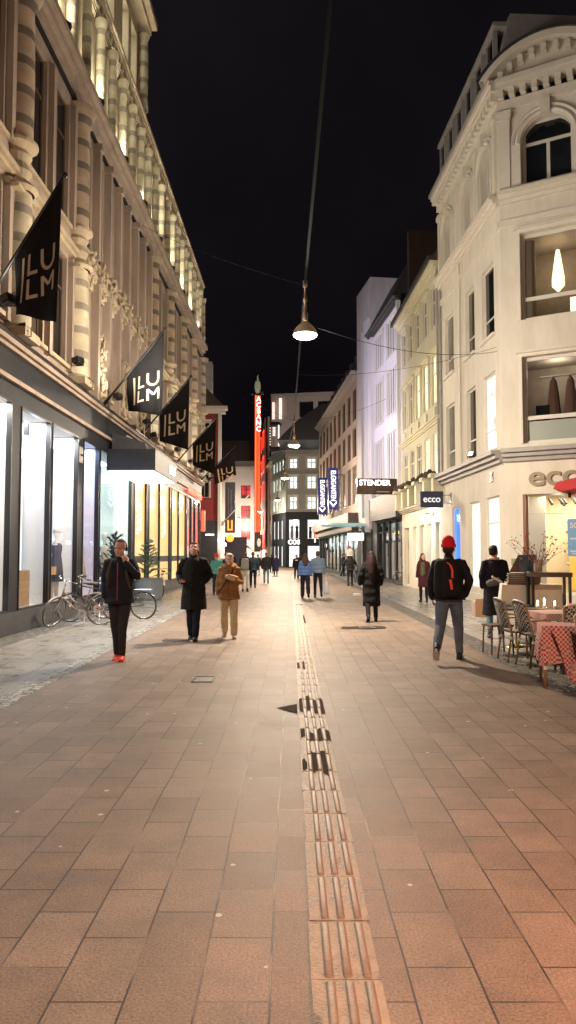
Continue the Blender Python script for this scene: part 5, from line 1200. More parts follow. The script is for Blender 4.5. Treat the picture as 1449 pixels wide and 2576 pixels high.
# ------------------------------------------------------------------ bicycles
M['tyre'] = mat('tyre rubber', (.018,.018,.018), .7); M['tyre_worn'] = mat('grey tyre rubber', (.10,.09,.08), .7)
M['chrome'] = mat('chrome', (.6,.6,.6), .2, metal=1.0)
def bicycle(label, loc, rz, frame_c, tyre='tyre', lean=0, steer=0, step=False, grip='tyre'):
    t = empty('bicycle', loc, rz, label, 'bicycle', 'bicycles parked by the shop windows')
    t.rotation_euler = (R(lean), 0, rz)
    fm = mat('bicycle paint ' + label[:12], frame_c, .35, metal=.3); r = .34; RA = (-.52,0,r); FA = Vector((.55,0,r)); BB = (-.06,0,.29); ST = (-.22,0,.80); HT = Vector((.34,0,.86)); HB = Vector((.40,0,.68))
    fr = MB(); tb = .016
    if step: fr.tube([tuple(HB), (.12,0,.42), BB], tb, 8); fr.tube([(.36,0,.78),(.1,0,.55),(-.12,0,.45)], tb, 8)
    else: fr.tube([tuple(HB), BB], tb, 8); fr.tube([tuple(HT), (-.20,0,.74)], tb, 8)
    fr.tube([BB, ST], tb, 8); fr.tube([tuple(HB-Vector((.01,0,.02))), tuple(HT+Vector((-.01,0,.03)))], .02, 8)
    for s_ in (-1,1): fr.tube([(BB[0],s_*.03,BB[2]),(RA[0],s_*.06,RA[2])],.010,6); fr.tube([(-.19,s_*.02,.70),(RA[0],s_*.06,RA[2])],.009,6)
    obj('frame', fr, fm, t, smooth=True)
    S_ = Matrix.Translation(HB) @ Matrix.Rotation(R(steer),4,(HT-HB).normalized()) @ Matrix.Translation(-HB)
    def wheel(c, Mx, nm='wheel'):
        c = Vector(c)
        rim = MB().tube([c+Vector((math.cos(a)*.315,0,math.sin(a)*.315)) for a in [2*PI*i/32 for i in range(32)]],.011,6,closed=True)
        for k in range(20):
            a = 2*PI*k/20; rim.tube([c+Vector((0,.02*(-1)**k,0)), c+Vector((math.cos(a)*.31,0,math.sin(a)*.31))],.0022,3,cap=False)
        rim.tube([c+Vector((0,-.045,0)), c+Vector((0,.045,0))],.02,8)
        ty = MB().tube([c+Vector((math.cos(a)*.335,0,math.sin(a)*.335)) for a in [2*PI*i/36 for i in range(36)]],.018,8,closed=True)
        if Mx: rim.xf(Mx); ty.xf(Mx)
        w_ = obj('wheel', rim, M['chrome'], t, smooth=True); obj('tyre', ty, M[tyre], w_, smooth=True)
        mg = MB()
        for k in range(14):
            a0 = R(10)+PI*.85*k/14; a1 = R(10)+PI*.85*(k+1)/14; q = []
            for a in (a0,a1):
                for y in (-.025,.025): q.append(c+Vector((math.cos(a)*.37,y,math.sin(a)*.37)))
            mg.add(q,[(0,1,3,2)])
        if Mx: mg.xf(Mx)
        obj('mudguard', mg, fm, w_)
    wheel(RA, None); wheel(FA, S_)
    fk = MB()
    for s_ in (-1,1): fk.tube([HB+Vector((.0,s_*.03,0)), HB+Vector((.03,s_*.045,-.1)), FA+Vector((0,s_*.05,0))],.011,6)
    obj('fork', fk.xf(S_), fm, t, smooth=True)
    hb = MB().tube([tuple(HT), tuple(HT+Vector((-.02,0,.16)))],.013,8)
    top = HT+Vector((-.02,0,.17))
    for s_ in (-1,1): hb.tube([top, top+Vector((.05,s_*.10,.03)), top+Vector((-.02,s_*.24,.03)), top+Vector((-.17,s_*.29,.0))],.012,8)
    h_ = obj('handlebar', hb.xf(S_), M['chrome'], t, smooth=True)
    gp = MB()
    for s_ in (-1,1): gp.tube([top+Vector((-.09,s_*.27,.012)), top+Vector((-.19,s_*.295,-.005))],.018,8)
    obj('grip', gp.xf(S_), M[grip], h_, smooth=True)
    obj('seat_post', MB().tube([ST,(-.25,0,.93)],.012,8), M['chrome'], t)
    obj('saddle', MB().loft([(-.28,0,.93,.12,.07),(-.27,0,.96,.14,.08),(-.27,0,.985,.13,.075),(-.27,0,.995,.06,.03)],14).ball((-.14,0,.965),(.09,.025,.022),10,6), mat('saddle leather',(.05,.03,.02),.5) , t, smooth=True)
    cr = MB().lathe([(.09,-.004),(.1,0),(.09,.004),(.03,.004)], (0,0,0), 20, M=Matrix.Translation((BB[0],.05,BB[2])) @ Matrix.Rotation(R(90),4,'X'))
    cr.tube([(BB[0],.06,BB[2]),(BB[0]+.08,.07,BB[2]-.14)],.01,6); cr.box(BB[0]+.03,BB[0]+.13,.07,.16,BB[2]-.16,BB[2]-.14); cr.tube([(BB[0],-.06,BB[2]),(BB[0]-.08,-.07,BB[2]+.14)],.01,6); cr.box(BB[0]-.13,BB[0]-.03,-.16,-.07,BB[2]+.13,BB[2]+.15)
    obj('crank', cr, M['metal'], t)
    rk = MB()
    for s_ in (-1,1): rk.tube([(-.26,s_*.05,.74),(-.75,s_*.06,.74)],.006,5); rk.tube([(-.68,s_*.06,.74),(RA[0],s_*.06,RA[2])],.006,5)
    for x_ in (-.35,-.5,-.65,-.75): rk.tube([(x_,-.06,.74),(x_,.06,.74)],.005,5)
    obj('rack', rk, M['metal'], t)
    obj('kickstand', MB().tube([(-.12,.03,.27),(-.08,.20,.012)],.008,5), M['metal'], t)
    return t
# wheels leave the ground plane a little when leaning: handled with z
bicycle('grey step through bicycle with turned front wheel, nearest bicycle, leaning by the blue shop window', (-4.72,16.75,0), math.atan2(-.55,-1.0), (.22,.17,.15), 'tyre_worn', lean=-8, steer=38, step=True)
bicycle('black bicycle with brown saddle standing behind the nearest grey bicycle', (-4.68,18.0,0), math.atan2(-.15,-1.0)+.25, (.02,.02,.025), lean=6, steer=-20)
bicycle('dark bicycle mostly hidden behind the man with headphones', (-4.1,18.6,0), math.atan2(.2,-1.0), (.05,.04,.04), lean=-4, steer=10)
bicycle('white framed bicycle parked behind the round grey planter', (-4.95,28.9,0), math.atan2(1,-.28), (.7,.7,.68), lean=4, steer=8)
bk4 = bicycle('dark bicycle half hidden leaning at the doorway of the yellow house', (6.35,38.9,0), math.atan2(.1,1), (.02,.02,.02), lean=3, steer=5)
bk5 = bicycle('dark bicycle parked by the long building beyond the person carrying a child', (3.9,42.5,0), math.atan2(1,.2), (.02,.02,.03), lean=3)
for b_ in (bk4, bk5): b_['group'] = 'bicycles on the right side'

# ------------------------------------------------------------------ planters with conifers
M['fir'] = mat('fir needles', (.11,.20,.14), .7, var=.5, vscale=9); M['fir_dark'] = mat('dark yew needles', (.022,.045,.035), .7, var=.5, vscale=9)
def conifer(label, plabel, loc, r, h, th, tw, mt, seed, spiky=False):
    p = empty('planter', loc, 0, plabel, 'planter')
    mb = MB().lathe([(.01,.0),(r*.93,.0),(r*.95,.03),(r,.1),(r,h-.04),(r+.02,h-.04),(r+.02,h),(r-.03,h),(r-.03,h-.08)], n=32)
    obj('pot', mb, mat('grey planter', (.15,.17,.19), .45, var=.1) if 'pot' not in M else M['pot'], p, smooth=False)
    obj('soil', MB().lathe([(.01,h-.07),(r-.03,h-.07)], n=20), mat('potting soil', (.03,.02,.015), .9), p)
    t = empty('potted_fir', (loc[0],loc[1],h-.07), 0, label, 'fir tree')
    obj('trunk', MB().tube([(0,0,0),(.02,0,th*.5),(0,0,th)],[.03,.02,.006],6), mat('bark', (.08,.055,.04), .9), t)
    rd = random.Random(seed); mb = MB(); bm_ = MB()
    for k in range(46):
        z = th*(.06+.9*k/46); a = k*2.4+rd.uniform(-.4,.4); L0 = tw*(1-.8*k/46)*rd.uniform(.55,1.15); up = rd.uniform(.15,.7) if not spiky else rd.uniform(.6,1.3)
        d = Vector((math.cos(a),math.sin(a),up)).normalized(); q0 = Vector((0,0,z)); bm_.tube([q0,q0+d*L0],[.008,.003],4)
        for j in range(int(14+16*L0)):
            s_ = rd.uniform(.2,1.05); c = q0 + d*L0*s_
            for m_ in range(3):
                e = (d + Vector((rd.uniform(-1,1),rd.uniform(-1,1),rd.uniform(-.6,.9)))*.9).normalized()*rd.uniform(.05,.13); n_ = e.cross(Vector((rd.random(),rd.random(),rd.random()))).normalized()*.013
                mb.add([c-n_, c+n_, c+e], [(0,1,2)])
    obj('branches', bm_, M['fir_dark'], t); obj('needles', mb, mt, t, recalc=False)
conifer('pale green fir in the round grey planter against the amber windows','round grey planter holding the pale green fir', (-4.98,26.3,0), .52, .78, 1.45, .62, M['fir'], 2)
conifer('dark spiky conifer rising behind the head of the man with headphones','dark planter hidden behind the man with headphones', (-5.05,21.6,0), .42, .75, 1.55, .75, M['fir_dark'], 4, True)

# ------------------------------------------------------------------ pavement cafe on the right
M['bamboo'] = mat('bamboo cane', (.30,.19,.09), .5, var=.3, vscale=12); M['weave'] = checks('black and white woven seat', (.015,.015,.015), (.45,.42,.36), 34); M['binding'] = mat('white cane binding', (.6,.58,.52), .5)
M['gingham'] = checks('red and white check cloth', (.50,.40,.36), (.42,.035,.03), 36, .85); M['gingham_pale'] = checks('faded gingham', (.55,.42,.38), (.42,.16,.13), 40, .85); M['cloth_white'] = mat('white table cloth', (.60,.55,.48), .85, bump=.4, bscale=5)
def chair(label, loc, rz):
    t = empty('bistro_chair', loc, rz, label, 'chair', 'woven bistro chairs of the pavement cafe')
    # faces +Y; seat .45 high
    for (x_, y_) in ((-.2,.2),(.2,.2)): 
        lg = obj('leg', MB().tube([(x_*1.08,y_*1.08,0),(x_,y_,.44)],.016,8), M['bamboo'], t, smooth=True); obj('binding', MB().tube([(x_*1.02,y_*1.02,.36),(x_*1.01,y_*1.01,.40)],.021,8), M['binding'], lg)
    for x_ in (-.2,.2):
        lg = obj('leg', MB().tube([(x_*1.05,-.26,0),(x_,-.19,.45),(x_*.98,-.30,.9)],.016,8), M['bamboo'], t, smooth=True); obj('binding', MB().tube([(x_*1.02,-.205,.34),(x_*1.01,-.195,.38)],.021,8), M['binding'], lg)
    obj('seat', MB().box(-.2,.2,-.19,.21,.43,.46), M['weave'], t, bevel=.01)
    bk = MB(); n = 8
    for j in range(7):
        pass
    vs = []; 
    for j in range(7):
        z = .5+.4*j/6
        for i in range(n+1):
            u = -1+2*i/n; vs.append((u*.19, -.20-.1*(z-.45)/.45-.05*(1-u*u), z + (.04*(1-u*u) if j == 6 else 0)))
    bk.add(vs, [(j*(n+1)+i, j*(n+1)+i+1, (j+1)*(n+1)+i+1, (j+1)*(n+1)+i) for j in range(6) for i in range(n)])
    b_ = obj('backrest', bk, M['weave'], t, smooth=True); m_ = b_.modifiers.new('thickness','SOLIDIFY'); m_.thickness = .015
    tp = MB().tube([(x_*.19,-.30-.055*(1-x_*x_),.905+.04*(1-x_*x_)) for x_ in [-1+i/5 for i in range(11)]],.014,8)
    obj('top_rail', tp, M['binding'], t, smooth=True)
    for s_ in (-1,1): obj('armrest', MB().tube([(s_*.2,-.25,.66),(s_*.27,-.05,.68),(s_*.27,.14,.66),(s_*.22,.2,.45)],.014,8), M['bamboo'], t, smooth=True)
    return t
c0 = chair('left of the two bistro chairs standing close together behind the waitress, back to the street', (3.50,11.3,0), R(-85))
def put(label, loc, rz):
    c = copy_tree(c0); c.location = loc; c.rotation_euler = (0,0,rz); c['label'] = label; return c
put('right of the two bistro chairs standing close together, nearer to the viewer', (3.62,10.75,0), R(-80))
put('bistro chair pushed up to the pale gingham table, its woven back towards the viewer', (4.45,10.3,0), R(5))
put('bistro chair between the paired chairs and the right edge, back towards the viewer', (3.92,10.2,0), R(-8))
put('bistro chair cut off by the right edge of the picture, nearest to the viewer', (3.62,8.45,0), R(-60))
def drape(x0, x1, y0, y1, z, drop, amp, seed, n=18):
    """tablecloth: flat top and wavy skirt"""
    mb = MB(); rd = random.Random(seed); per = []
    for i in range(n): per.append((x0+(x1-x0)*i/n, y0))
    for i in range(n): per.append((x1, y0+(y1-y0)*i/n))
    for i in range(n): per.append((x1-(x1-x0)*i/n, y1))
    for i in range(n): per.append((x0, y1-(y1-y0)*i/n))
    cx, cy = (x0+x1)/2, (y0+y1)/2; m_ = len(per); rows = 7; vs = []
    ph = [rd.uniform(0,6) for _ in range(3)]
    for j in range(rows+1):
        f_ = j/rows
        for i, (x, y) in enumerate(per):
            k = 1 + (amp*f_*(math.sin(i*.9+ph[0])+.6*math.sin(i*.37+ph[1])) + .05*f_)/max(x1-x0, .3)
            corner = 1 if (i % n) in (0,1,n-1) else 0
            vs.append((cx+(x-cx)*k, cy+(y-cy)*k, z - drop*f_*(1+.08*math.sin(i*.5+ph[2])+.18*corner*f_)))
    fs = [(j*m_+i, j*m_+(i+1) % m_, (j+1)*m_+(i+1) % m_, (j+1)*m_+i) for j in range(rows) for i in range(m_)] + [tuple(range(m_))]
    mb.add(vs, fs); return mb
def table(label, x, y, w_, d_, h_, cloth=None, clabel='', drop=.3, rz=0, legs=False):
    t = empty('cafe_table', (x,y,0), rz, label, 'table')
    obj('table_top', MB().box(-w_/2,w_/2,-d_/2,d_/2,h_-.03,h_), M['charcoal'], t)
    if legs:
        for a in (-1,1):
            for b_ in (-1,1): l_ = obj('leg', MB().tube([(a*w_*.46,b_*d_*.46,0),(a*w_*.42,b_*d_*.42,h_-.03)],.018,8), M['bamboo'], t, smooth=True); obj('binding', MB().tube([(a*w_*.447,b_*d_*.447,.22),(a*w_*.445,b_*d_*.445,.26)],.024,8), M['binding'], l_)
    else: obj('pedestal', MB().tube([(0,0,.03),(0,0,h_-.03)],.035,10), M['black_metal'], t)
    if not legs: obj('foot', MB().lathe([(.01,.06),(.05,.05),(.24,.02),(.25,0)], n=20), M['black_metal'], t)
    if cloth:
        c = obj('tablecloth', drape(-w_/2-.01,w_/2+.01,-d_/2-.01,d_/2+.01,h_+.006,drop,.05,int(x*100)), M[cloth], None, smooth=False); c.location = (x,y,0); c.rotation_euler = (0,0,rz)
        tag(c, clabel, 'tablecloth')
    return t
table('cafe table under the pale pink gingham cloth with the red candle glass', 4.12, 11.05, .95, .7, .75, 'gingham_pale', 'faded gingham tablecloth below the red candle glass', .28, R(8))
table('cafe table nearest the street with the red gingham cloth sweeping down', 3.36, 9.15, .50, .5, .74, 'gingham', 'red gingham tablecloth nearest to the street, hanging low on its left', .42, R(-12), legs=True)
table('cafe table behind, under the long plain white cloth', 4.40, 13.5, 1.0, .6, 1.06, 'cloth_white', 'plain off white cloth draped over the rear table', .42, R(-12))
# low hanging point of the check cloth
rg = MB(); vs = []
for j in range(9):
    for i in range(4):
        f_ = j/8; vs.append((-.34+.10*i-.0*f_+.22*f_, -.33-.03*math.sin(f_*5+i), .72-.62*f_ - .02*i))
rg.add(vs, [(j*4+i, j*4+i+1, (j+1)*4+i+1, (j+1)*4+i) for j in range(8) for i in range(3)])
o_ = obj('folded_napkin_cloth', rg, M['gingham']); o_.location = (3.46,9.16,0); tag(o_, 'corner of a red gingham cloth hanging almost to the ground in front of the chair', 'cloth')
ht = empty('high_table', (4.48,12.75,0), R(-8), 'tall black wooden console table with the vase of branches on it', 'table')
obj('table_top', MB().box(-.34,.34,-.25,.25,1.22,1.30), mat('black painted wood', (.03,.022,.02), .4), ht, bevel=.006)
for (a,b_) in ((-.30,-.21),(.30,-.21),(-.30,.21),(.30,.21)): obj('leg', MB().tube([(a,b_,0),(a,b_,1.22)],[.018,.028],8), M['black_metal'], ht)
vs_ = empty('vase', (4.30,12.75,1.30), 0, 'glass vase standing on the tall black table', 'vase')
obj('glass_body', MB().lathe([(.01,0),(.08,0),(.09,.05),(.08,.3),(.10,.36)], n=16), M['glass'], vs_, smooth=True); obj('filling', MB().lathe([(.01,.01),(.07,.01),(.075,.2),(.01,.22)], n=12), mat('pebble filling', (.35,.28,.22), .7, var=.6, vscale=40), vs_)
br = MB(); bl = MB(); rd = random.Random(12)
for k in range(22):
    a = rd.uniform(0,2*PI); up = rd.uniform(.6,1.6); d = Vector((math.cos(a),math.sin(a)*.6,up)).normalized(); p0 = Vector((0,0,.05)); pts = [p0]; q = p0
    for j in range(5): d = (d+Vector((rd.uniform(-.25,.25),rd.uniform(-.25,.25),rd.uniform(-.1,.2)))).normalized(); q = q+d*rd.uniform(.1,.15); pts.append(q)
    br.tube(pts,[.006,.005,.004,.003,.002,.002],4)
    for j in range(4): c = pts[rd.randrange(2,6)]+Vector((rd.uniform(-.05,.05),rd.uniform(-.05,.05),rd.uniform(-.05,.05))); bl.ball(c, rd.uniform(.008,.02), 5, 3)
t = empty('dry_branches', (4.30,12.75,1.32), 0, 'bunch of dry branches with red berries in the vase', 'branches'); obj('twigs', br, mat('twig bark', (.10,.06,.045), .9), t); obj('berries', bl, mat('red berries', (.30,.04,.035), .6), t)
for i in range(6):
    o_ = empty('wooden_tray', (4.22+.01*(i%2),13.35-.01*i,1.073+i*.034), R(-12+2*(i%3)), ['lowest wooden tray of the stack on the white cloth','second tray from the bottom of the stack','third tray from the bottom of the stack','fourth tray from the bottom of the stack','fifth tray from the bottom of the stack','topmost tray of the stack on the white cloth'][i], 'tray', 'stack of wooden trays')
    obj('board', MB().box(-.27,.27,-.17,.17,0,.022), mat('tray wood %d' % i, (.20-.02*(i%3),.13,.085), .6, var=.3), o_, bevel=.004)
    obj('edge', MB().box(-.275,.275,-.175,-.165,.002,.032), mat('tray edge %d' % i, (.07,.045,.035), .6), o_)
o_ = empty('grey_box', (4.33,13.4,1.28), R(-20), 'open grey blue cardboard box standing on the tray stack', 'box'); obj('side', MB().box(-.15,.15,-.08,.08,0,.32), mat('grey blue card', (.10,.13,.17), .7), o_, bevel=.005); obj('brown_flap', MB().prism([(-.32,0),(-.16,0),(-.16,.31)],(-.02,0)).box(-.17,-.155,-.08,.08,0,.31), mat('brown card', (.12,.06,.04), .7), o_)
for i, (x_, y_, h_, lab) in enumerate(((3.98,11.85,.1,'left of the small burning candles on the cafe table'),(4.12,11.95,.13,'middle burning candle, the brightest'),(4.26,11.87,.09,'right of the small burning candles'))):
    if i == 0: 
        table('dark bare cafe table carrying the burning candles', 3.92, 12.0, .95, .5, .74, None, rz=R(-10))
    t = empty('candle', (x_,y_,.745), 0, lab, 'candle'); obj('glass_holder', MB().lathe([(.01,0),(.035,0),(.04,.08)], n=12), M['glass'], t, smooth=True); obj('wax', MB().lathe([(.01,.005),(.03,.005),(.03,.04),(.01,.04)], n=12), M['cloth_white'], t)
    obj('flame', MB().ball((0,0,.04+h_*.5),(.012,.012,h_*.4),10,8), glow('candle flame',(1,.65,.25),25), t); 
    if i == 1: light('glow','POINT',5,(1,.6,.25),t,(0,0,.25),size=.03)
t = empty('red_candle_glass', (4.12,10.85,.76), 0, 'red glass candle holder on the gingham table', 'candle holder'); obj('glass', MB().lathe([(.01,0),(.05,0),(.06,.05),(.055,.1),(.03,.13)], n=14), glow('glowing red glass',(1,.03,.03),.8), t, smooth=True); obj('candle', MB().lathe([(.01,.005),(.03,.005),(.03,.06),(.01,.06)], n=10), M['cloth_white'], t)
t = empty('wooden_stool', (3.42,12.15,0), R(10), 'small brown wooden stool behind the waitress beside the street', 'stool')
obj('seat', MB().box(-.2,.2,-.18,.18,.44,.47), mat('dark brown wood', (.10,.045,.03), .5), t, bevel=.006)
for (a,b_) in ((-.17,-.15),(.17,-.15),(-.17,.15),(.17,.15)): obj('leg', MB().tube([(a*1.1,b_*1.1,0),(a,b_,.44)],.015,8), M['brown_frame'], t)
t = empty('brass_foot_lamp', (3.98,13.0,0), 0, 'brass table foot with round shiny base behind the chairs', 'table foot')
obj('base', MB().lathe([(.01,.05),(.03,.045),(.2,.015),(.21,0)], n=24), mat('polished brass', (.7,.5,.15), .2, metal=1), t, smooth=True); obj('pole', MB().tube([(0,0,.04),(0,0,.7)],.02,8), mat('brass pole', (.5,.35,.12), .3, metal=1), t)
obj('top', MB().lathe([(.01,.7),(.3,.7),(.3,.73),(.01,.73)], n=24), M['charcoal'], t)
t = empty('paper_bag', (5.6,22.0,0), R(-20), 'brown and white paper carrier bag held low beside the shop window', 'bag')

# ------------------------------------------------------------------ people
def live(name, mb, mt, parent, vox, smooth_it=2, disp=0, dscale=.25, sstr=1.0, factor=.5):
    """one continuous surface: voxel-merged lofts, smoothed, with cloth folds"""
    me = bpy.data.meshes.new(name); me.from_pydata([tuple(v) for v in mb.v], [], mb.f)
    b = bmesh.new(); b.from_mesh(me); bmesh.ops.recalc_face_normals(b, faces=b.faces); b.to_mesh(me); b.free()
    me.materials.append(mt); o = bpy.data.objects.new(name, me); col.objects.link(o); o.parent = parent
    m = o.modifiers.new('remesh','REMESH'); m.mode = 'VOXEL'; m.voxel_size = vox; m.use_smooth_shade = True
    if smooth_it: s_ = o.modifiers.new('smooth','SMOOTH'); s_.factor = factor; s_.iterations = smooth_it
    if disp:
        tx = FOLDS.get(dscale)
        if tx is None: tx = bpy.data.textures.new('folds', 'CLOUDS'); tx.noise_scale = dscale; tx.noise_depth = 2; FOLDS[dscale] = tx
        d = o.modifiers.new('folds','DISPLACE'); d.texture = tx; d.texture_coords = 'GLOBAL'; d.strength = disp; d.mid_level = .5
    return o
FOLDS = {}
M['skin'] = mat('skin', (.50,.27,.19), .5, var=.08, vscale=12); M['skin_pale'] = mat('pale skin', (.58,.36,.28), .5, var=.06, vscale=12)
M['eye'] = mat('dark eye', (.03,.02,.015), .2); M['lips'] = mat('lips', (.35,.12,.10), .5); M['eye_white'] = mat('eye white', (.6,.58,.55), .3)
CL = {}
def cloth(c, puff=0, r=.85):
    k = (c, puff, r)
    if k not in CL: CL[k] = mat('cloth %d' % len(CL), c, r, var=.22, vscale=7, bump=.5 if puff else .35, bscale=9 if puff else 14, wave=puff or None, spec=.2)
    return CL[k]
def hand(mb, wrist, d, n, side, curl=.5, sc=1.0, grip=False):
    """palm + five separate fingers; d along the hand, n palm normal"""
    d = Vector(d).normalized(); n = (Vector(n) - d*Vector(n).dot(d)).normalized(); s_ = d.cross(n).normalized()*side
    w_ = Vector(wrist); P = lambda a, b, c: w_ + (d*a + s_*b + n*c)*sc
    mb.capsule([P(-.03,0,0), P(.01,0,0)], [.026*sc,.027*sc], 8)
    for b in (-.028,-.009,.010,.029): mb.capsule([P(.005,b*.8,0), P(.085,b,0)], [.015*sc,.012*sc], 8)
    ln = (.062,.075,.082,.072)
    for i, b in enumerate((-.031,-.0105,.0105,.0315)):
        L_ = ln[i]*sc; p = P(.088,b,0); pts = [p]; a = .15
        for k in range(3):
            a += curl*(1.0+.15*i*0) ; seg = L_*(.45,.32,.26)[k]; dd = d*math.cos(a) + n*math.sin(a); dd = (dd + s_*(b*2.2)*(1-curl)).normalized(); p = p + dd*seg; pts.append(p)
        mb.capsule(pts, [.0095*sc,.0088*sc,.008*sc,.0072*sc], 7)
    p0 = P(.02,.030,.004); p1 = P(.055,.056,.018+.01*curl); p2 = P(.085,.060,.03+.03*curl); mb.capsule([p0,p1,p2],[.013*sc,.011*sc,.009*sc],7)
def person(label, X, Y, face, H=1.75, L=(20,10), Rr=(-18,8), armL=None, armR=None, top=None, legs=None, shoes=None, hair=None, hat=None, head=(0,0), near=False, skin='skin', female=False, handL=None, handR=None, extra=None, z=0, lean=0, sit=False, group=None, splay=.015, shadowless=False):
    """face: heading in degrees, 0 = away from the viewer (+Y), 180 = towards the viewer. Local +Y is forward, +X is the person's right"""
    t = empty('person', (X,Y,z), R(-face), label, 'person', group)
    vox = .0085 if near else (.014 if near is None else .018)
    k = H/1.75
    V_ = lambda *a: Vector(a)*k
    # skeleton -------------------------------------------------
    legsj = {}
    for sd, (a, b) in ((-1, L), (1, Rr)):
        hip = V_(sd*.092, 0, .91); a_ = R(a); knee = hip + V_(sd*splay, .43*math.sin(a_), -.43*math.cos(a_)); c_ = R(a-b); ank = knee + V_(sd*splay*.3, .41*math.sin(c_), -.41*math.cos(c_)); legsj[sd] = [hip, knee, ank, R(a-b)]
    low = min(legsj[s_][2].z - .085*k*math.cos(max(-.9,min(.9,legsj[s_][3]))) - (.06*k if legsj[s_][3] < -.35 else 0) for s_ in (-1,1))
    off = Vector((0,0,-low))
    for s_ in (-1,1):
        for i in range(3): legsj[s_][i] = legsj[s_][i] + off
    ln_ = Matrix.Rotation(-R(lean), 4, 'X'); hipc = V_(0,0,.93)+off
    U = lambda v: hipc + (ln_ @ (v + off - hipc))    # upper body point
    sw = (.160 if female else .180)
    sh = {-1: U(V_(-sw,-.01,1.43)), 1: U(V_(sw,-.01,1.43))}
    A = {}
    for sd, spec in ((-1, armL), (1, armR)):
        e, w_ = spec if spec else ((sd*.05,-.03,-.28),(sd*.03,.06,-.26))
        e = Vector((e[0],e[1],e[2])).normalized()*.29*k; w_ = Vector(w_).normalized()*.25*k
        A[sd] = (sh[sd], sh[sd]+e, sh[sd]+e+w_)
    # body ------------------------------------------------------
    bd = MB()
    hc = U(V_(0,.015,1.628)); HM = Matrix.Translation(hc) @ Matrix.Rotation(R(-head[0]),4,'Z') @ Matrix.Rotation(R(-head[1]),4,'X') @ Matrix.Scale(k*1.07,4)
    hb = MB()
    hb.ball((0,-.012,.035),(.074,.094,.086),16,12); hb.ball((0,.022,-.035),(.060,.068,.080),14,10); hb.ball((0,.058,-.090),(.030,.026,.022),10,8)
    hb.ball((0,.093,-.022),(.013,.020,.020),8,6); hb.capsule([(0,.078,.018),(0,.100,-.022)],[.009,.013],8); hb.ball((0,.078,.030),(.045,.018,.011),10,6)
    for s_ in (-1,1): hb.ball((s_*.076,-.005,-.010),(.010,.020,.031),8,6); hb.ball((s_*.040,.055,-.030),(.022,.025,.024),8,6)
    hb.ball((0,.078,-.062),(.024,.014,.010),8,6)
    bd.add([HM @ Vector(v) for v in hb.v], hb.f)
    bd.capsule([U(V_(0,-.02,1.40)), U(V_(0,-.012,1.50)), hc+Vector((0,-.02,-.05))*k], [.062*k,.055*k,.055*k], 12)
    bd.capsule([U(V_(-.12,0,1.38)), U(V_(.12,0,1.38))],[.06*k,.06*k],8); bd.capsule([U(V_(0,0,.95)),U(V_(0,0,1.38))],[.09*k,.09*k],10)
    for s_ in (-1,1):
        bd.capsule([U(V_(s_*.1,0,1.38)),A[s_][0],A[s_][1],A[s_][2]],[.05*k,.042*k,.034*k,.024*k],8)
        bd.capsule([U(V_(s_*.03,0,.95)),legsj[s_][0],legsj[s_][1],legsj[s_][2]],[.07*k,.065*k,.045*k,.032*k],8)
        d = (A[s_][2]-A[s_][1]).normalized(); hs = handL if s_ < 0 else handR
        if hs == 'hidden': continue
        hd = hs or {}
        dd = Vector(hd.get('d', d)); nn = Vector(hd.get('n', (-s_,0.1,0))); hand(bd, A[s_][2], dd, nn, s_*(-1 if hd.get('flip') else 1), hd.get('curl',.38), k*1.0)
    body = live('body', bd, M[skin], t, vox*(.72 if near else 1), 1)
    ey = MB(); 
    for s_ in (-1,1): ey.ball(HM @ Vector((s_*.030,.083,.006)), (.013*k,.008*k,.0065*k), 8, 6)
    obj('eyes', ey, M['eye'], body); obj('mouth', MB().ball(HM @ Vector((0,.089,-.062)), (.022*k,.008*k,.006*k), 8, 6), M['lips'], body)
    # trousers --------------------------------------------------
    lg = legs or {}; lw = lg.get('w', 1.0); lm = cloth(lg.get('c', (.02,.02,.025)))
    tr = MB(); tr.loft([(hipc.x,hipc.y,hipc.z-.10*k,.150*k,.115*k),(hipc.x,hipc.y,hipc.z,.158*k,.12*k),(hipc.x,hipc.y,hipc.z+.10*k,.145*k,.11*k)],16)
    flare = lg.get('flare', 1.0)
    for s_ in (-1,1):
        h_, kn, an, fa = legsj[s_]; d2 = (an-kn); en = kn + d2*lg.get('len',.95)
        tr.capsule([h_+Vector((-s_*.01,0,.02)), h_.lerp(kn,.45), kn, kn.lerp(en,.35), en],[.098*k*lw,.088*k*lw,.070*k*lw,.068*k*lw*flare,.058*k*lw*flare],14)
    live('trousers', tr, lm, t, vox*1.2, 2, .018, .16)
    # shoes
    so = shoes or {}
    for s_ in (-1,1):
        h_, kn, an, fa = legsj[s_]; F_ = Matrix.Translation(an) @ Matrix.Rotation(fa*.9 if abs(fa) > .12 else 0,4,'X') @ Matrix.Rotation(R(-s_*6),4,'Z') @ Matrix.Scale(k,4)
        sb_ = MB(); sb_.capsule([(0,-.035,-.035),(0,.06,-.045),(0,.15,-.060)],[.045,.044,.032],12); sb_.capsule([(0,-.02,.02),(0,-.02,-.03)],[.045,.045],10)
        for j in range(6):
            pass
        sb_.box(-.040,.040,-.07,.165,-.088,-.062); sb_.xf(F_)
        sv = live('shoe', sb_, cloth(so.get('c',(.02,.02,.02)), 0, .5), t, vox, 2)
        sl = MB(); sl.loft([(0,.05,-.092,.043,.128),(0,.05,-.070,.044,.130)],16); sl.xf(F_); obj('sole', sl, cloth(so.get('sole',(.03,.03,.03)),0,.6), sv)
        if so.get('stripe'): 
            st_ = MB(); [st_.box(-.049,.049,y_,y_+.014,-.065,-.02) for y_ in (.01,.035,.06)]; st_.xf(F_); obj('stripe', st_, M['white_frame'], sv)
    # upper garment ------------------------------------------------
    tp = top or {}; tm = cloth(tp.get('c',(.02,.02,.025)), tp.get('puff',0)); hem = tp.get('hem', .88); f_ = tp.get('fat', 1.0)
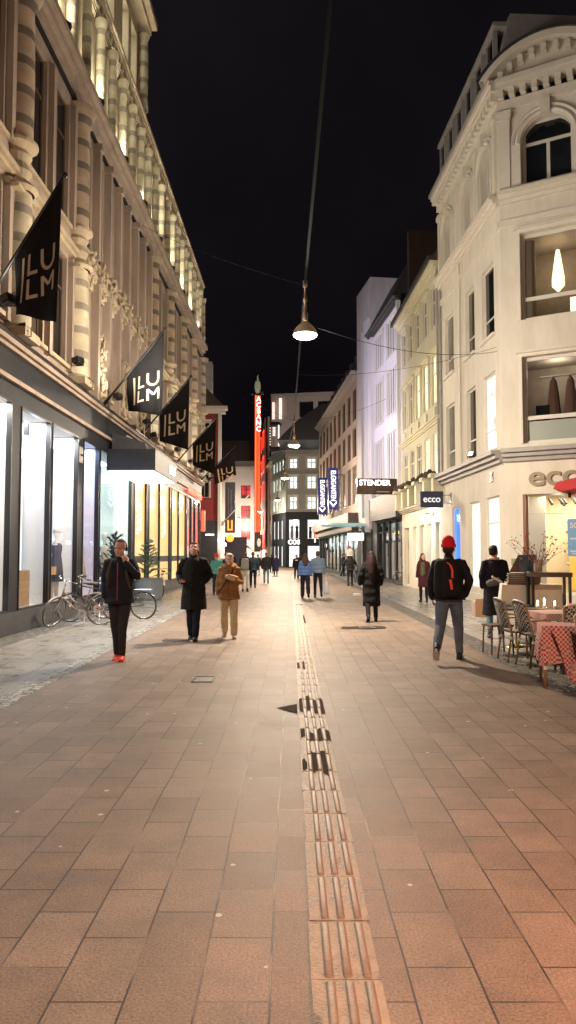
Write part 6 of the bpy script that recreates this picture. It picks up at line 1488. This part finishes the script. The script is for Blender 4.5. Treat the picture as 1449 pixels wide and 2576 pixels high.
    ja = MB(); sx = (.88 if female else 1.0)
    rings = []
    prof = [(1.475,.075,.072),(1.45,.11,.085),(1.42,.155,.10),(1.35,.178,.118),(1.25,.195,.130),(1.12,.180,.125),(1.0,.182,.130),(.93,.190,.135)]
    for z_, rx, ry in prof:
        if z_ < hem: continue
        c = U(V_(0,-.005,z_)); rings.append((c.x,c.y,c.z,rx*k*f_*sx,ry*k*f_))
    if hem < .93:
        nst = max(2, int((.93-hem)/.1)+1); fl = tp.get('skirt', 1.0)
        for j in range(1, nst+1):
            q = j/nst; c = V_(0,0,.93+(hem-.93)*q)+off; rings.append((c.x, c.y - (0 if not tp.get('trail') else .0), c.z, (.190+.02*q*fl)*k*f_*sx, (.135+.045*q*fl)*k*f_))
    else:
        c = U(V_(0,-.005,hem)); rings.append((c.x,c.y,c.z,.19*k*f_*sx,.135*k*f_))
    ja.loft(rings[::-1], 22)
    for s_ in (-1,1):
        a_, e_, w_ = A[s_]; wd = w_ + (w_-e_).normalized()*.0
        if (handL if s_ < 0 else handR) != 'hidden': wd = w_ - (w_-e_).normalized()*.005
        ja.capsule([a_+Vector((-s_*.05*k,0,-.01)), a_+Vector((0,0,-.012)), a_.lerp(e_,.5), e_, e_.lerp(wd,.5), wd],[.066*k*f_,.066*k*f_,.062*k*f_,.057*k*f_,.053*k*f_,.044*k*f_],12)
    cz = U(V_(0,-.012,1.475)); 
    if tp.get('collar',1): ja.capsule([cz+Vector((0,0,-.05)), cz+Vector((0,.004,.025*k*tp.get('collar',1)))],[.085*k,.072*k],14)
    jk = live('coat' if hem < .8 else 'jacket', ja, tm, t, vox*1.25, 2, tp.get('fold',.022), tp.get('fs',.13))
    if tp.get('hood'):
        hm = MB(); hm.capsule([U(V_(-.11,-.03,1.50)),U(V_(-.06,-.10,1.52)),U(V_(.06,-.10,1.52)),U(V_(.11,-.03,1.50)),U(V_(.06,.07,1.46)),U(V_(-.06,.07,1.46)),U(V_(-.11,-.02,1.50))],[.055*k]*7,10); live('hood', hm, tm, jk, vox*1.2, 2)
    if tp.get('zip'):
        zp = MB(); zp.tube([U(V_(0,.140*f_,1.42)),U(V_(0,.152*f_,1.25)),U(V_(0,.148*f_,1.05)),V_(0,.155*f_,max(hem+.02,.86))+off],.006*k,6); obj('zip', zp, tp['zip'], jk)
    if tp.get('flap'):
        zp = MB(); zp.tube([U(V_(.02,.130*f_,1.40)),U(V_(.02,.148*f_,1.25)),U(V_(.02,.142*f_,1.05)),V_(.02,.165*f_,max(hem+.03,.6))+off],.012*k,6); obj('front_placket', zp, tm, jk)
        bt = MB(); [bt.ball(U(V_(.0,.150*f_,z_)),.012*k,8,6) for z_ in (1.0,1.12,1.24)]; obj('button', bt, M['black_metal'], jk)
    # hair ------------------------------------------------------------
    if hair:
        hr = MB(); st_ = hair.get('style','short'); hmm = cloth(hair['c'], 0, .6)
        hr.ball((0,-.026,.050),(.082,.090,.084),16,10)
        if st_ == 'short': hr.ball((0,-.055,.0),(.076,.062,.066),12,8); hr.ball((0,.03,.095),(.055,.055,.03),10,6)
        if st_ in ('thin',): hr = MB(); hr.ball((0,-.045,.030),(.079,.078,.072),14,8); hr.ball((0,-.01,.085),(.062,.07,.040),12,6)
        if st_ == 'bun': hr.ball((0,-.045,.01),(.079,.072,.08),12,8); hr.ball((0,.02,.085),(.066,.066,.036),10,6); hr.ball((0,-.10,.10),(.04,.04,.04),10,6)
        if st_ == 'long':
            hr.ball((0,-.04,.0),(.086,.075,.10),12,8); L0 = hair.get('len',.4)
            hr.capsule([(0,-.07,-.02),(0,-.10,-.16),(0,-.13,-.16-L0*.5),(0,-.125,-.16-L0)],[.085,.100,.095,.05],14)
            for s_ in (-1,1): hr.capsule([(s_*.07,-.03,.02),(s_*.082,-.045,-.1),(s_*.09,-.085,-.25),(s_*.075,-.11,-.1-L0)],[.035,.045,.05,.03],10)
        if st_ == 'up': hr.ball((0,-.05,.005),(.082,.075,.085),12,8)
        hr.xf(HM); live('hair', hr, hmm, body, vox, 2, .012, .03)
    if hat:
        hh = MB(); hh.lathe([(.088,-.0),(.098,.01),(.098,.05),(.094,.085),(.078,.125),(.045,.155),(.005,.165)], (0,-.008,.022), 20); hh.lathe([(.001,.0),(.088,.0)], (0,-.008,.022), 20)
        hh.v = [(x*.93, y*1.05-.012, z) for x, y, z in hh.v]
        hh.lathe([(.090,.012),(.101,.012),(.101,.058),(.092,.058)], (0,-.02,.01), 20)
        hh.xf(HM); obj('beanie', hh, cloth(hat, 0), t, smooth=True)
    return dict(t=t, A=A, U=U, V=V_, HM=HM, k=k, jk=jk, body=body, off=off, legs=legsj, f=f_)
def backpack(p, c, label=None, w_=.15, strap=None, z=1.22, d_=.16, front=False, hgt=.24, c2=None):
    U, V_ = p['U'], p['V']; mb = MB(); y0 = -.14*p['f']
    e = empty('backpack', p['t'].location, p['t'].rotation_euler.z, label, 'backpack')
    mb.capsule([U(V_(-w_*.55,y0-d_*.4,z-hgt*.7)),U(V_(-w_*.5,y0-d_*.35,z+hgt*.7))],[.10,.095],12); mb.capsule([U(V_(w_*.55,y0-d_*.4,z-hgt*.7)),U(V_(w_*.5,y0-d_*.35,z+hgt*.7))],[.10,.095],12); mb.capsule([U(V_(0,y0-d_*.45,z-hgt*.7)),U(V_(0,y0-d_*.4,z+hgt*.75))],[.11,.10],12)
    live('bag_body', mb, cloth(c), e, .014, 2, .01, .1)
    sm = MB()
    for s_ in (-1,1):
        f_ = p['f']; q = [(s_*.10,-.15*f_,1.40),(s_*.11,-.06,1.455),(s_*.112,.03,1.45),(s_*.12,.118*f_,1.36),(s_*.135,.145*f_,1.22),(s_*.155,.10*f_,1.08),(s_*.17,-.02,1.02),(s_*.13,-.16*f_,1.02)]
        pp = [U(V_(a, b*1.04, c_)) for a,b,c_ in q]; sm.tube(pp, .022, 6)
    obj('shoulder_strap', sm, cloth(strap or c), e, smooth=True)
    return e
WL = ((-.06,-.03,-.28),(-.03,.07,-.26)); WR = ((.06,-.03,-.28),(.03,.07,-.26))


# 1 man with headphones, walking towards the viewer
p = person('man with headphones and bright red shoes walking towards the viewer, hand raised to face', -2.56, 11.3, 180, 1.81, splay=-.03, L=(10,16), Rr=(-4,8),
    armL=((-.10,.16,-.19),(.17,.03,.20)), armR=((.06,-.07,-.27),(-.03,.12,-.22)), handL=dict(d=(.25,-.1,.95), n=(.5,-.8,0), curl=.5), handR='hidden',
    top=dict(c=(.016,.017,.026), hem=.83, fat=1.10, collar=1.2, zip=mat('dark red zip', (.30,.03,.035), .5), puff=0), legs=dict(c=(.030,.027,.025), w=1.0, flare=.9), shoes=dict(c=(.62,.05,.025), sole=(.55,.06,.04)), hair=dict(c=(.035,.022,.015), style='thin'), head=(8,2), near=True)
backpack(p, (.02,.02,.02), 'dark backpack worn by the man with headphones, its straps over his shoulders', strap=(.055,.045,.035))
hp = MB(); HM = p['HM']
hp.tube([HM @ Vector((.095*math.cos(a), -.01, .02+.105*math.sin(a))) for a in [PI*i/16 for i in range(17)]], .010, 8)
e_ = obj('headphones', hp, M['black_metal'], None, smooth=True); e_.location = p['t'].location; e_.rotation_euler = p['t'].rotation_euler; tag(e_, 'black over ear headphones on the head of the man with red shoes', 'headphones')
ec = MB(); [ec.ball(HM @ Vector((s_*.092,-.008,.0)), (.020,.034,.040), 10, 8) for s_ in (-1,1)]; obj('ear_cup', ec, M['black_metal'], e_, smooth=True)
# 2 man in the long black coat
p = person('man in a knee length black coat walking towards the viewer, looking down at his phone', -1.77, 13.95, 184, 1.82, splay=-.02, L=(13,6), Rr=(-4,10),
    armR=((.11,-.04,-.26),(-.08,.17,-.10)), armL=((-.11,-.07,-.26),(.10,.15,-.12)), handR=dict(d=(-.5,.8,.0), n=(0,.1,1), curl=.7), handL='hidden',
    top=dict(c=(.010,.010,.010), hem=.56, fat=1.13, collar=1.5, flap=1), legs=dict(c=(.010,.013,.024), w=1.02), shoes=dict(c=(.012,.012,.014), sole=(.01,.01,.01)), hair=dict(c=(.085,.065,.05), style='short'), head=(-4,-24), near=True)
h_ = p['A'][1][2]; ph_ = MB().box(-.038,.038,-.075,.075,-.004,.006, Matrix.Translation(h_+Vector((-.05,.09,.035))) @ Matrix.Rotation(R(25),4,'X') @ Matrix.Rotation(R(30),4,'Z'))
e_ = empty('smartphone', p['t'].location, p['t'].rotation_euler.z, 'smartphone in the hand of the man in the long black coat', 'phone'); obj('case', ph_, M['black_metal'], e_)
obj('screen', MB().box(-.034,.034,-.07,.07,.007,.008, Matrix.Translation(h_+Vector((-.05,.09,.035))) @ Matrix.Rotation(R(25),4,'X') @ Matrix.Rotation(R(30),4,'Z')), glow('phone screen',(.75,.85,1),.8), e_)
# 3 woman in brown padded jacket
p = person('woman in camel brown padded jacket and cream trousers walking towards the viewer holding a pastry', -1.13, 14.3, 180, 1.60, L=(12,8), Rr=(-6,22), female=True,
    armL=((-.07,-.03,-.27),(.10,.22,.04)), armR=((.07,-.08,-.27),(.0,.10,-.24)), handL=dict(d=(.8,.5,.3), n=(.2,.2,1), curl=.8), handR='hidden',
    top=dict(c=(.26,.125,.045), hem=.80, fat=1.28, collar=1.7, hood=1, flap=0, puff=2.2, zip=cloth((.12,.05,.02))), legs=dict(c=(.56,.43,.27), w=1.12, flare=1.12), shoes=dict(c=(.35,.24,.17), sole=(.45,.40,.33)), hair=dict(c=(.42,.34,.26), style='bun'), head=(-6,-3), skin='skin_pale', near=True)
U, V_ = p['U'], p['V']; s_ = MB().tube([U(V_(-.10,.13,1.44)),U(V_(-.04,.19,1.30)),U(V_(.08,.205,1.13)),U(V_(.20,.14,.98)),U(V_(.23,.02,.93))], .011, 6)
obj('bag_strap', s_, cloth((.05,.02,.015)), p['jk'])
h_ = p['A'][-1][2]; e_ = empty('paper_wrapped_pastry', p['t'].location, p['t'].rotation_euler.z, 'paper wrapped pastry held by the woman in the camel jacket', 'pastry')
obj('bread', MB().capsule([h_+Vector((-.04,.07,.05)),h_+Vector((.10,.11,.10))],[.04,.035],10), mat('bread crust',(.40,.22,.08),.7), e_, smooth=True); obj('paper', MB().capsule([h_+Vector((.03,.09,.04)),h_+Vector((.14,.11,.08))],[.05,.045],10), mat('wrapping paper',(.5,.36,.26),.7), e_, smooth=True)
# 4 beanie man walking away
p = person('man in red beanie, black backpack, jeans and striped trainers walking away on the right', 2.44, 11.25, 20, 1.83, L=(-24,26), Rr=(18,6),
    armL=((-.07,-.05,-.28),(.0,.10,-.24)), armR=((.12,-.09,-.25),(-.07,.12,-.20)), handL=dict(curl=.5), handR='hidden',
    top=dict(c=(.013,.012,.018), hem=.90, fat=1.14, collar=1.3), legs=dict(c=(.10,.125,.165), w=1.06, flare=.95), shoes=dict(c=(.02,.025,.025), sole=(.5,.5,.47), stripe=True), hair=dict(c=(.04,.025,.02), style='up'), hat=(.62,.02,.03), near=True, skin='skin_pale')
e_ = backpack(p, (.012,.012,.012), 'black roll top backpack with orange red strap on the back of the beanie man', w_=.17, d_=.17, hgt=.26)
U, V_ = p['U'], p['V']; st_ = MB(); pts = [U(V_(.02,-.335,1.44)),U(V_(.07,-.36,1.40)),U(V_(.10,-.372,1.33)),U(V_(.10,-.372,1.22))]
vs = []; 
for q in pts: vs += [q+Vector((-.015,0,0)), q+Vector((.015,0,0)), q+Vector((.015,-.012,0)), q+Vector((-.015,-.012,0))]
st_.add(vs, [(4*i+a,4*i+b,4*i+4+b,4*i+4+a) for i in range(3) for a,b in ((0,1),(1,2),(2,3),(3,0))] + [(0,1,2,3)])
st_.box(.03,.08,-.385,-.372,1.06,1.16) if False else st_.add([U(V_(*q)) for q in ((.05,-.375,1.20),(.09,-.375,1.20),(.105,-.375,1.06),(.075,-.375,1.06))], [(0,1,2,3)])
obj('orange_strap', st_, mat('orange red webbing', (.75,.06,.025), .6), e_)
# 5 waitress in the long coat with waist bag
p = person('person in a long open black coat standing at the cafe tables, back turned', 4.03, 14.5, 10, 1.74, L=(-10,12), Rr=(8,2), armL=((-.06,-.05,-.27),(.02,.14,-.22)), armR=((.07,.0,-.27),(.0,.24,-.06)), handL='hidden', handR=dict(curl=.5),
    top=dict(c=(.012,.010,.018), hem=.40, fat=1.08, collar=.6, skirt=1.6), legs=dict(c=(.10,.20,.21), w=.95), shoes=dict(c=(.02,.02,.02), sole=(.35,.33,.3)), hair=dict(c=(.025,.015,.012), style='short'), near=True, skin='skin_pale', head=(25,-8))
U, V_ = p['U'], p['V']; obj('scarf', MB().tube([U(V_(.085*math.cos(a), -.01+.085*math.sin(a), 1.50)) for a in [2*PI*i/14 for i in range(14)]], .028, 8, closed=True), cloth((.50,.33,.25)), p['jk'], smooth=True)
e_ = empty('waist_bag', p['t'].location, p['t'].rotation_euler.z, 'grey waist bag with pale band on the back of the person at the cafe tables', 'bag')
obj('pouch', MB().capsule([U(V_(-.10,-.19,1.02)),U(V_(.04,-.20,1.06))],[.075,.075],10), cloth((.10,.10,.10)), e_, smooth=True)
obj('pale_band', MB().box(-.10,.12,-.03,.03,-.02,.02, Matrix.Translation(U(V_(.02,-.26,1.10))) @ Matrix.Rotation(R(30),4,'Y') @ Matrix.Scale(1.0,4)), cloth((.60,.55,.42)), e_)
# 6 woman in the long black puffer
p = person('woman with very long dark reddish hair in a long black padded coat walking away', 2.0, 17.8, 0, 1.66, L=(-10,22), Rr=(6,4), female=True, armL=((-.10,-.04,-.27),(-.03,.10,-.23)), armR=((.09,-.05,-.27),(-.01,.12,-.22)), handL=dict(curl=.5), handR='hidden',
    top=dict(c=(.009,.009,.009), hem=.38, fat=1.30, collar=1, puff=1.6, skirt=.4), legs=dict(c=(.012,.012,.018), w=.95), shoes=dict(c=(.015,.015,.015)), hair=dict(c=(.028,.012,.011), style='long', len=.46), near=None, skin='skin_pale')
o_ = empty('takeaway_box', (1.66,17.9,.62), 0, 'white takeaway box in the left hand of the woman in the long padded coat', 'box'); obj('tray', MB().box(-.09,.09,-.07,.07,0,.03), M['white_frame'], o_); obj('lid', MB().box(-.085,.085,-.065,.065,.031,.05), M['white_frame'], o_)
# 7 woman in maroon coat
p = person('woman with long hair in an open maroon coat standing sideways outside the cream shop', 4.62, 25.3, 200, 1.62, L=(2,4), Rr=(-2,4), female=True, handL='hidden', handR='hidden', top=dict(c=(.075,.018,.025), hem=.52, fat=1.12), legs=dict(c=(.012,.014,.025), w=.9), shoes=dict(c=(.015,.015,.015)), hair=dict(c=(.09,.05,.035), style='long', len=.3), near=None, head=(-50,0), skin='skin_pale')
obj('sweater_front', MB().capsule([p['U'](p['V'](0,.125,1.0)),p['U'](p['V'](0,.125,1.36))],[.09,.08],10), cloth((.13,.12,.07)), p['jk'], smooth=True)
# 8, 9 couple
p = person('girl with long brown hair in a short blue puffer jacket walking away', .64, 27.5, 0, 1.62, L=(6,4), Rr=(-16,26), female=True, handL='hidden', handR='hidden', top=dict(c=(.11,.19,.42), hem=.90, fat=1.34, puff=2.4), legs=dict(c=(.018,.016,.024), w=1.15, flare=1.15), shoes=dict(c=(.02,.02,.02)), hair=dict(c=(.075,.045,.03), style='long', len=.22), near=None)
p = person('person with short hair in grey blue puffer jacket walking away beside the girl in blue', 1.12, 27.8, 0, 1.71, L=(4,3), Rr=(-18,26), handL='hidden', top=dict(c=(.18,.26,.36), hem=.92, fat=1.26, puff=2.4), legs=dict(c=(.012,.014,.02), w=.95), shoes=dict(c=(.015,.015,.015)), hair=dict(c=(.09,.06,.045), style='short'), near=None)
w_ = p['t'].location + Vector((0,0,0)); o_ = empty('white_carrier_bag', (1.44,27.82,.12), 0, 'long white plastic carrier bag carried by the person in the grey blue jacket', 'bag')
obj('bag_body', MB().loft([(0,0,0,.09,.05),(0,0,.1,.115,.06),(-.01,0,.35,.09,.05),(-.02,0,.5,.03,.03)],12), mat('white plastic', (.6,.63,.7), .5, bump=.5, bscale=8), o_, smooth=True); obj('handle', MB().tube([(-.02,0,.5),(-.02,0,.66)],.012,6), M['white_frame'], o_)
# 10 carrier with child
p = person('man in a black jacket walking away with a small child on his shoulders', 3.18, 38.0, 0, 1.62, L=(-12,24), Rr=(4,2), armL=((-.14,.10,-.20),(.06,.16,.18)), armR=((.14,.10,-.20),(-.06,.16,.18)), handL='hidden', handR='hidden', top=dict(c=(.02,.02,.02), hem=.85, fat=1.2, puff=1.8), legs=dict(c=(.018,.018,.022)), shoes=dict(c=(.02,.02,.02)), hair=dict(c=(.02,.02,.02)), near=None)
p2 = person('small child in white padded jacket and red hat riding on a man\'s shoulders', 3.18, 37.98, 0, .98, L=(70,70), Rr=(70,70), handL='hidden', handR='hidden', top=dict(c=(.55,.48,.43), hem=.88, fat=1.5, puff=3), legs=dict(c=(.03,.03,.04), w=1.1), shoes=dict(c=(.03,.03,.03)), hat=(.55,.02,.06), z=1.18, near=None, splay=.05)
# the rest of the crowd, farther away
crowd = [
 ('person in a teal jacket and pinkish red hat beyond the man in the long coat', -2.85,29.5,0,1.6,(12,10),(-14,16),(.07,.26,.23),1.2,.9,(.02,.03,.045),(.6,.03,.08),None),
 ('person in a dark vest with pale blue sleeves walking away left of the blonde woman', -2.55,30.6,0,1.66,(-10,16),(10,5),(.025,.03,.045),1.18,.9,(.03,.04,.06),None,(.04,.03,.025)),
 ('person in white trousers and dark green jacket with a grey backpack walking away', -1.86,32.2,0,1.68,(8,4),(-10,14),(.018,.028,.022),1.15,.95,(.55,.55,.5),None,(.10,.08,.05)),
 ('tall person in navy jacket and navy trousers right of the grey backpack', -1.70,36.0,0,1.72,(10,6),(-8,12),(.02,.035,.06),1.15,.85,(.012,.014,.035),None,(.10,.07,.05)),
 ('person in a short black coat and pale jeans walking away beyond the navy figure', -2.35,58,0,1.62,(14,8),(-12,18),(.015,.015,.018),1.15,.75,(.22,.28,.36),None,(.12,.08,.06)),
 ('man in a black jacket and light blue jeans walking away alone in the middle', -1.22,41.5,0,1.69,(12,5),(-10,14),(.014,.015,.015),1.25,.80,(.13,.20,.27),None,(.14,.09,.07)),
 ('person in a long navy cape coat facing the viewer beside the clothes shop', -.95,57,180,1.56,(4,4),(-6,10),(.014,.016,.045),1.3,.35,(.012,.012,.02),None,(.03,.02,.02)),
 ('dark clad person behind the long navy coat in the far middle', -1.45,66,0,1.62,(8,4),(-8,12),(.03,.02,.04),1.15,.75,(.015,.015,.02),None,(.03,.02,.02)),
 ('person in black with a white print standing left of the girl in the blue puffer', .55,48,180,1.58,(6,4),(-6,10),(.015,.015,.018),1.2,.9,(.03,.03,.05),None,(.04,.03,.02)),
 ('dark silhouette of a person half hidden right behind the girl in blue', .95,60,0,1.62,(6,4),(-6,10),(.03,.025,.025),1.2,.85,(.02,.02,.02),None,(.05,.03,.02)),
 ('person in dark jacket by the shop windows, left of the man carrying a child', 4.1,55,90,1.66,(6,4),(-8,10),(.015,.03,.025),1.25,.8,(.02,.03,.03),None,(.02,.02,.02)),
 ('small dark figure at the far left of the crowd below the green signals', -4.6,62,0,1.62,(8,5),(-8,12),(.02,.03,.02),1.2,.8,(.02,.02,.025),None,(.05,.04,.03)),
 ('small dark figure under the right green signal, facing away', -3.7,66,0,1.66,(8,5),(-8,12),(.015,.02,.02),1.2,.8,(.02,.02,.025),None,(.03,.03,.03)),
 ('dark coated figure between the short black coat and the lone man in jeans', -2.0,72,0,1.66,(8,5),(-8,12),(.02,.02,.03),1.2,.7,(.02,.02,.025),None,(.05,.03,.03)),
]
for i, (lab,x,y,f,H,l_,r_,c,ft,hem,lc,ht_,hc_) in enumerate(crowd):
    p = person(lab, x, y, f, H, L=l_, Rr=r_, top=dict(c=c, fat=ft, hem=hem, puff=2 if i in (0,2) else 0), legs=dict(c=lc), shoes=dict(c=(.03,.025,.02) if i != 4 else (.55,.5,.5)), hat=ht_, hair=dict(c=hc_) if hc_ else None, near=None if y < 45 else False, handL='hidden', handR='hidden', group=None)
    if i == 2: backpack(p, (.30,.31,.29), 'pale grey backpack on the person in white trousers', w_=.14)
    if i == 8: obj('shirt_print', MB().box(-.09,.09,.165,.175,1.2,1.27), M['white_frame'], p['jk'])
    if i == 1: obj('pale_sleeve', MB().capsule(list(p['A'][-1]),[.078,.07,.05],10).capsule(list(p['A'][1]),[.078,.07,.05],10), cloth((.25,.42,.46)), p['jk'], smooth=True)
pb = [o for o in bpy.data.objects if o.name == 'paper_bag'][0]; pb.location = (4.62,17.6,0)
obj('bag_body', MB().box(-.17,.17,-.07,.07,0.12,.55), mat('brown kraft paper', (.36,.20,.10), .8), pb); obj('white_side', MB().box(-.26,-.175,-.06,.06,.14,.5), mat('pinkish paper', (.6,.45,.42), .8), pb); obj('handle', MB().tube([(-.08,0,.55),(-.05,0,.68),(.05,0,.68),(.08,0,.55)],.006,5), M['white_frame'], pb)
pb['label'] = 'brown paper carrier bag hanging left of the person in the long black coat'

# ------------------------------------------------------------------ convert lettering to meshes
bpy.context.view_layer.update(); dg = bpy.context.evaluated_depsgraph_get()
for o in TEXTS:
    me = bpy.data.meshes.new_from_object(o.evaluated_get(dg)); n = bpy.data.objects.new(o.name.split('.')[0], me); col.objects.link(n)
    n.parent = o.parent; n.location = o.location; n.rotation_euler = o.rotation_euler; n.scale = o.scale
    if not me.materials: me.materials.append(o.data.materials[0])
for o in TEXTS: bpy.data.objects.remove(o)
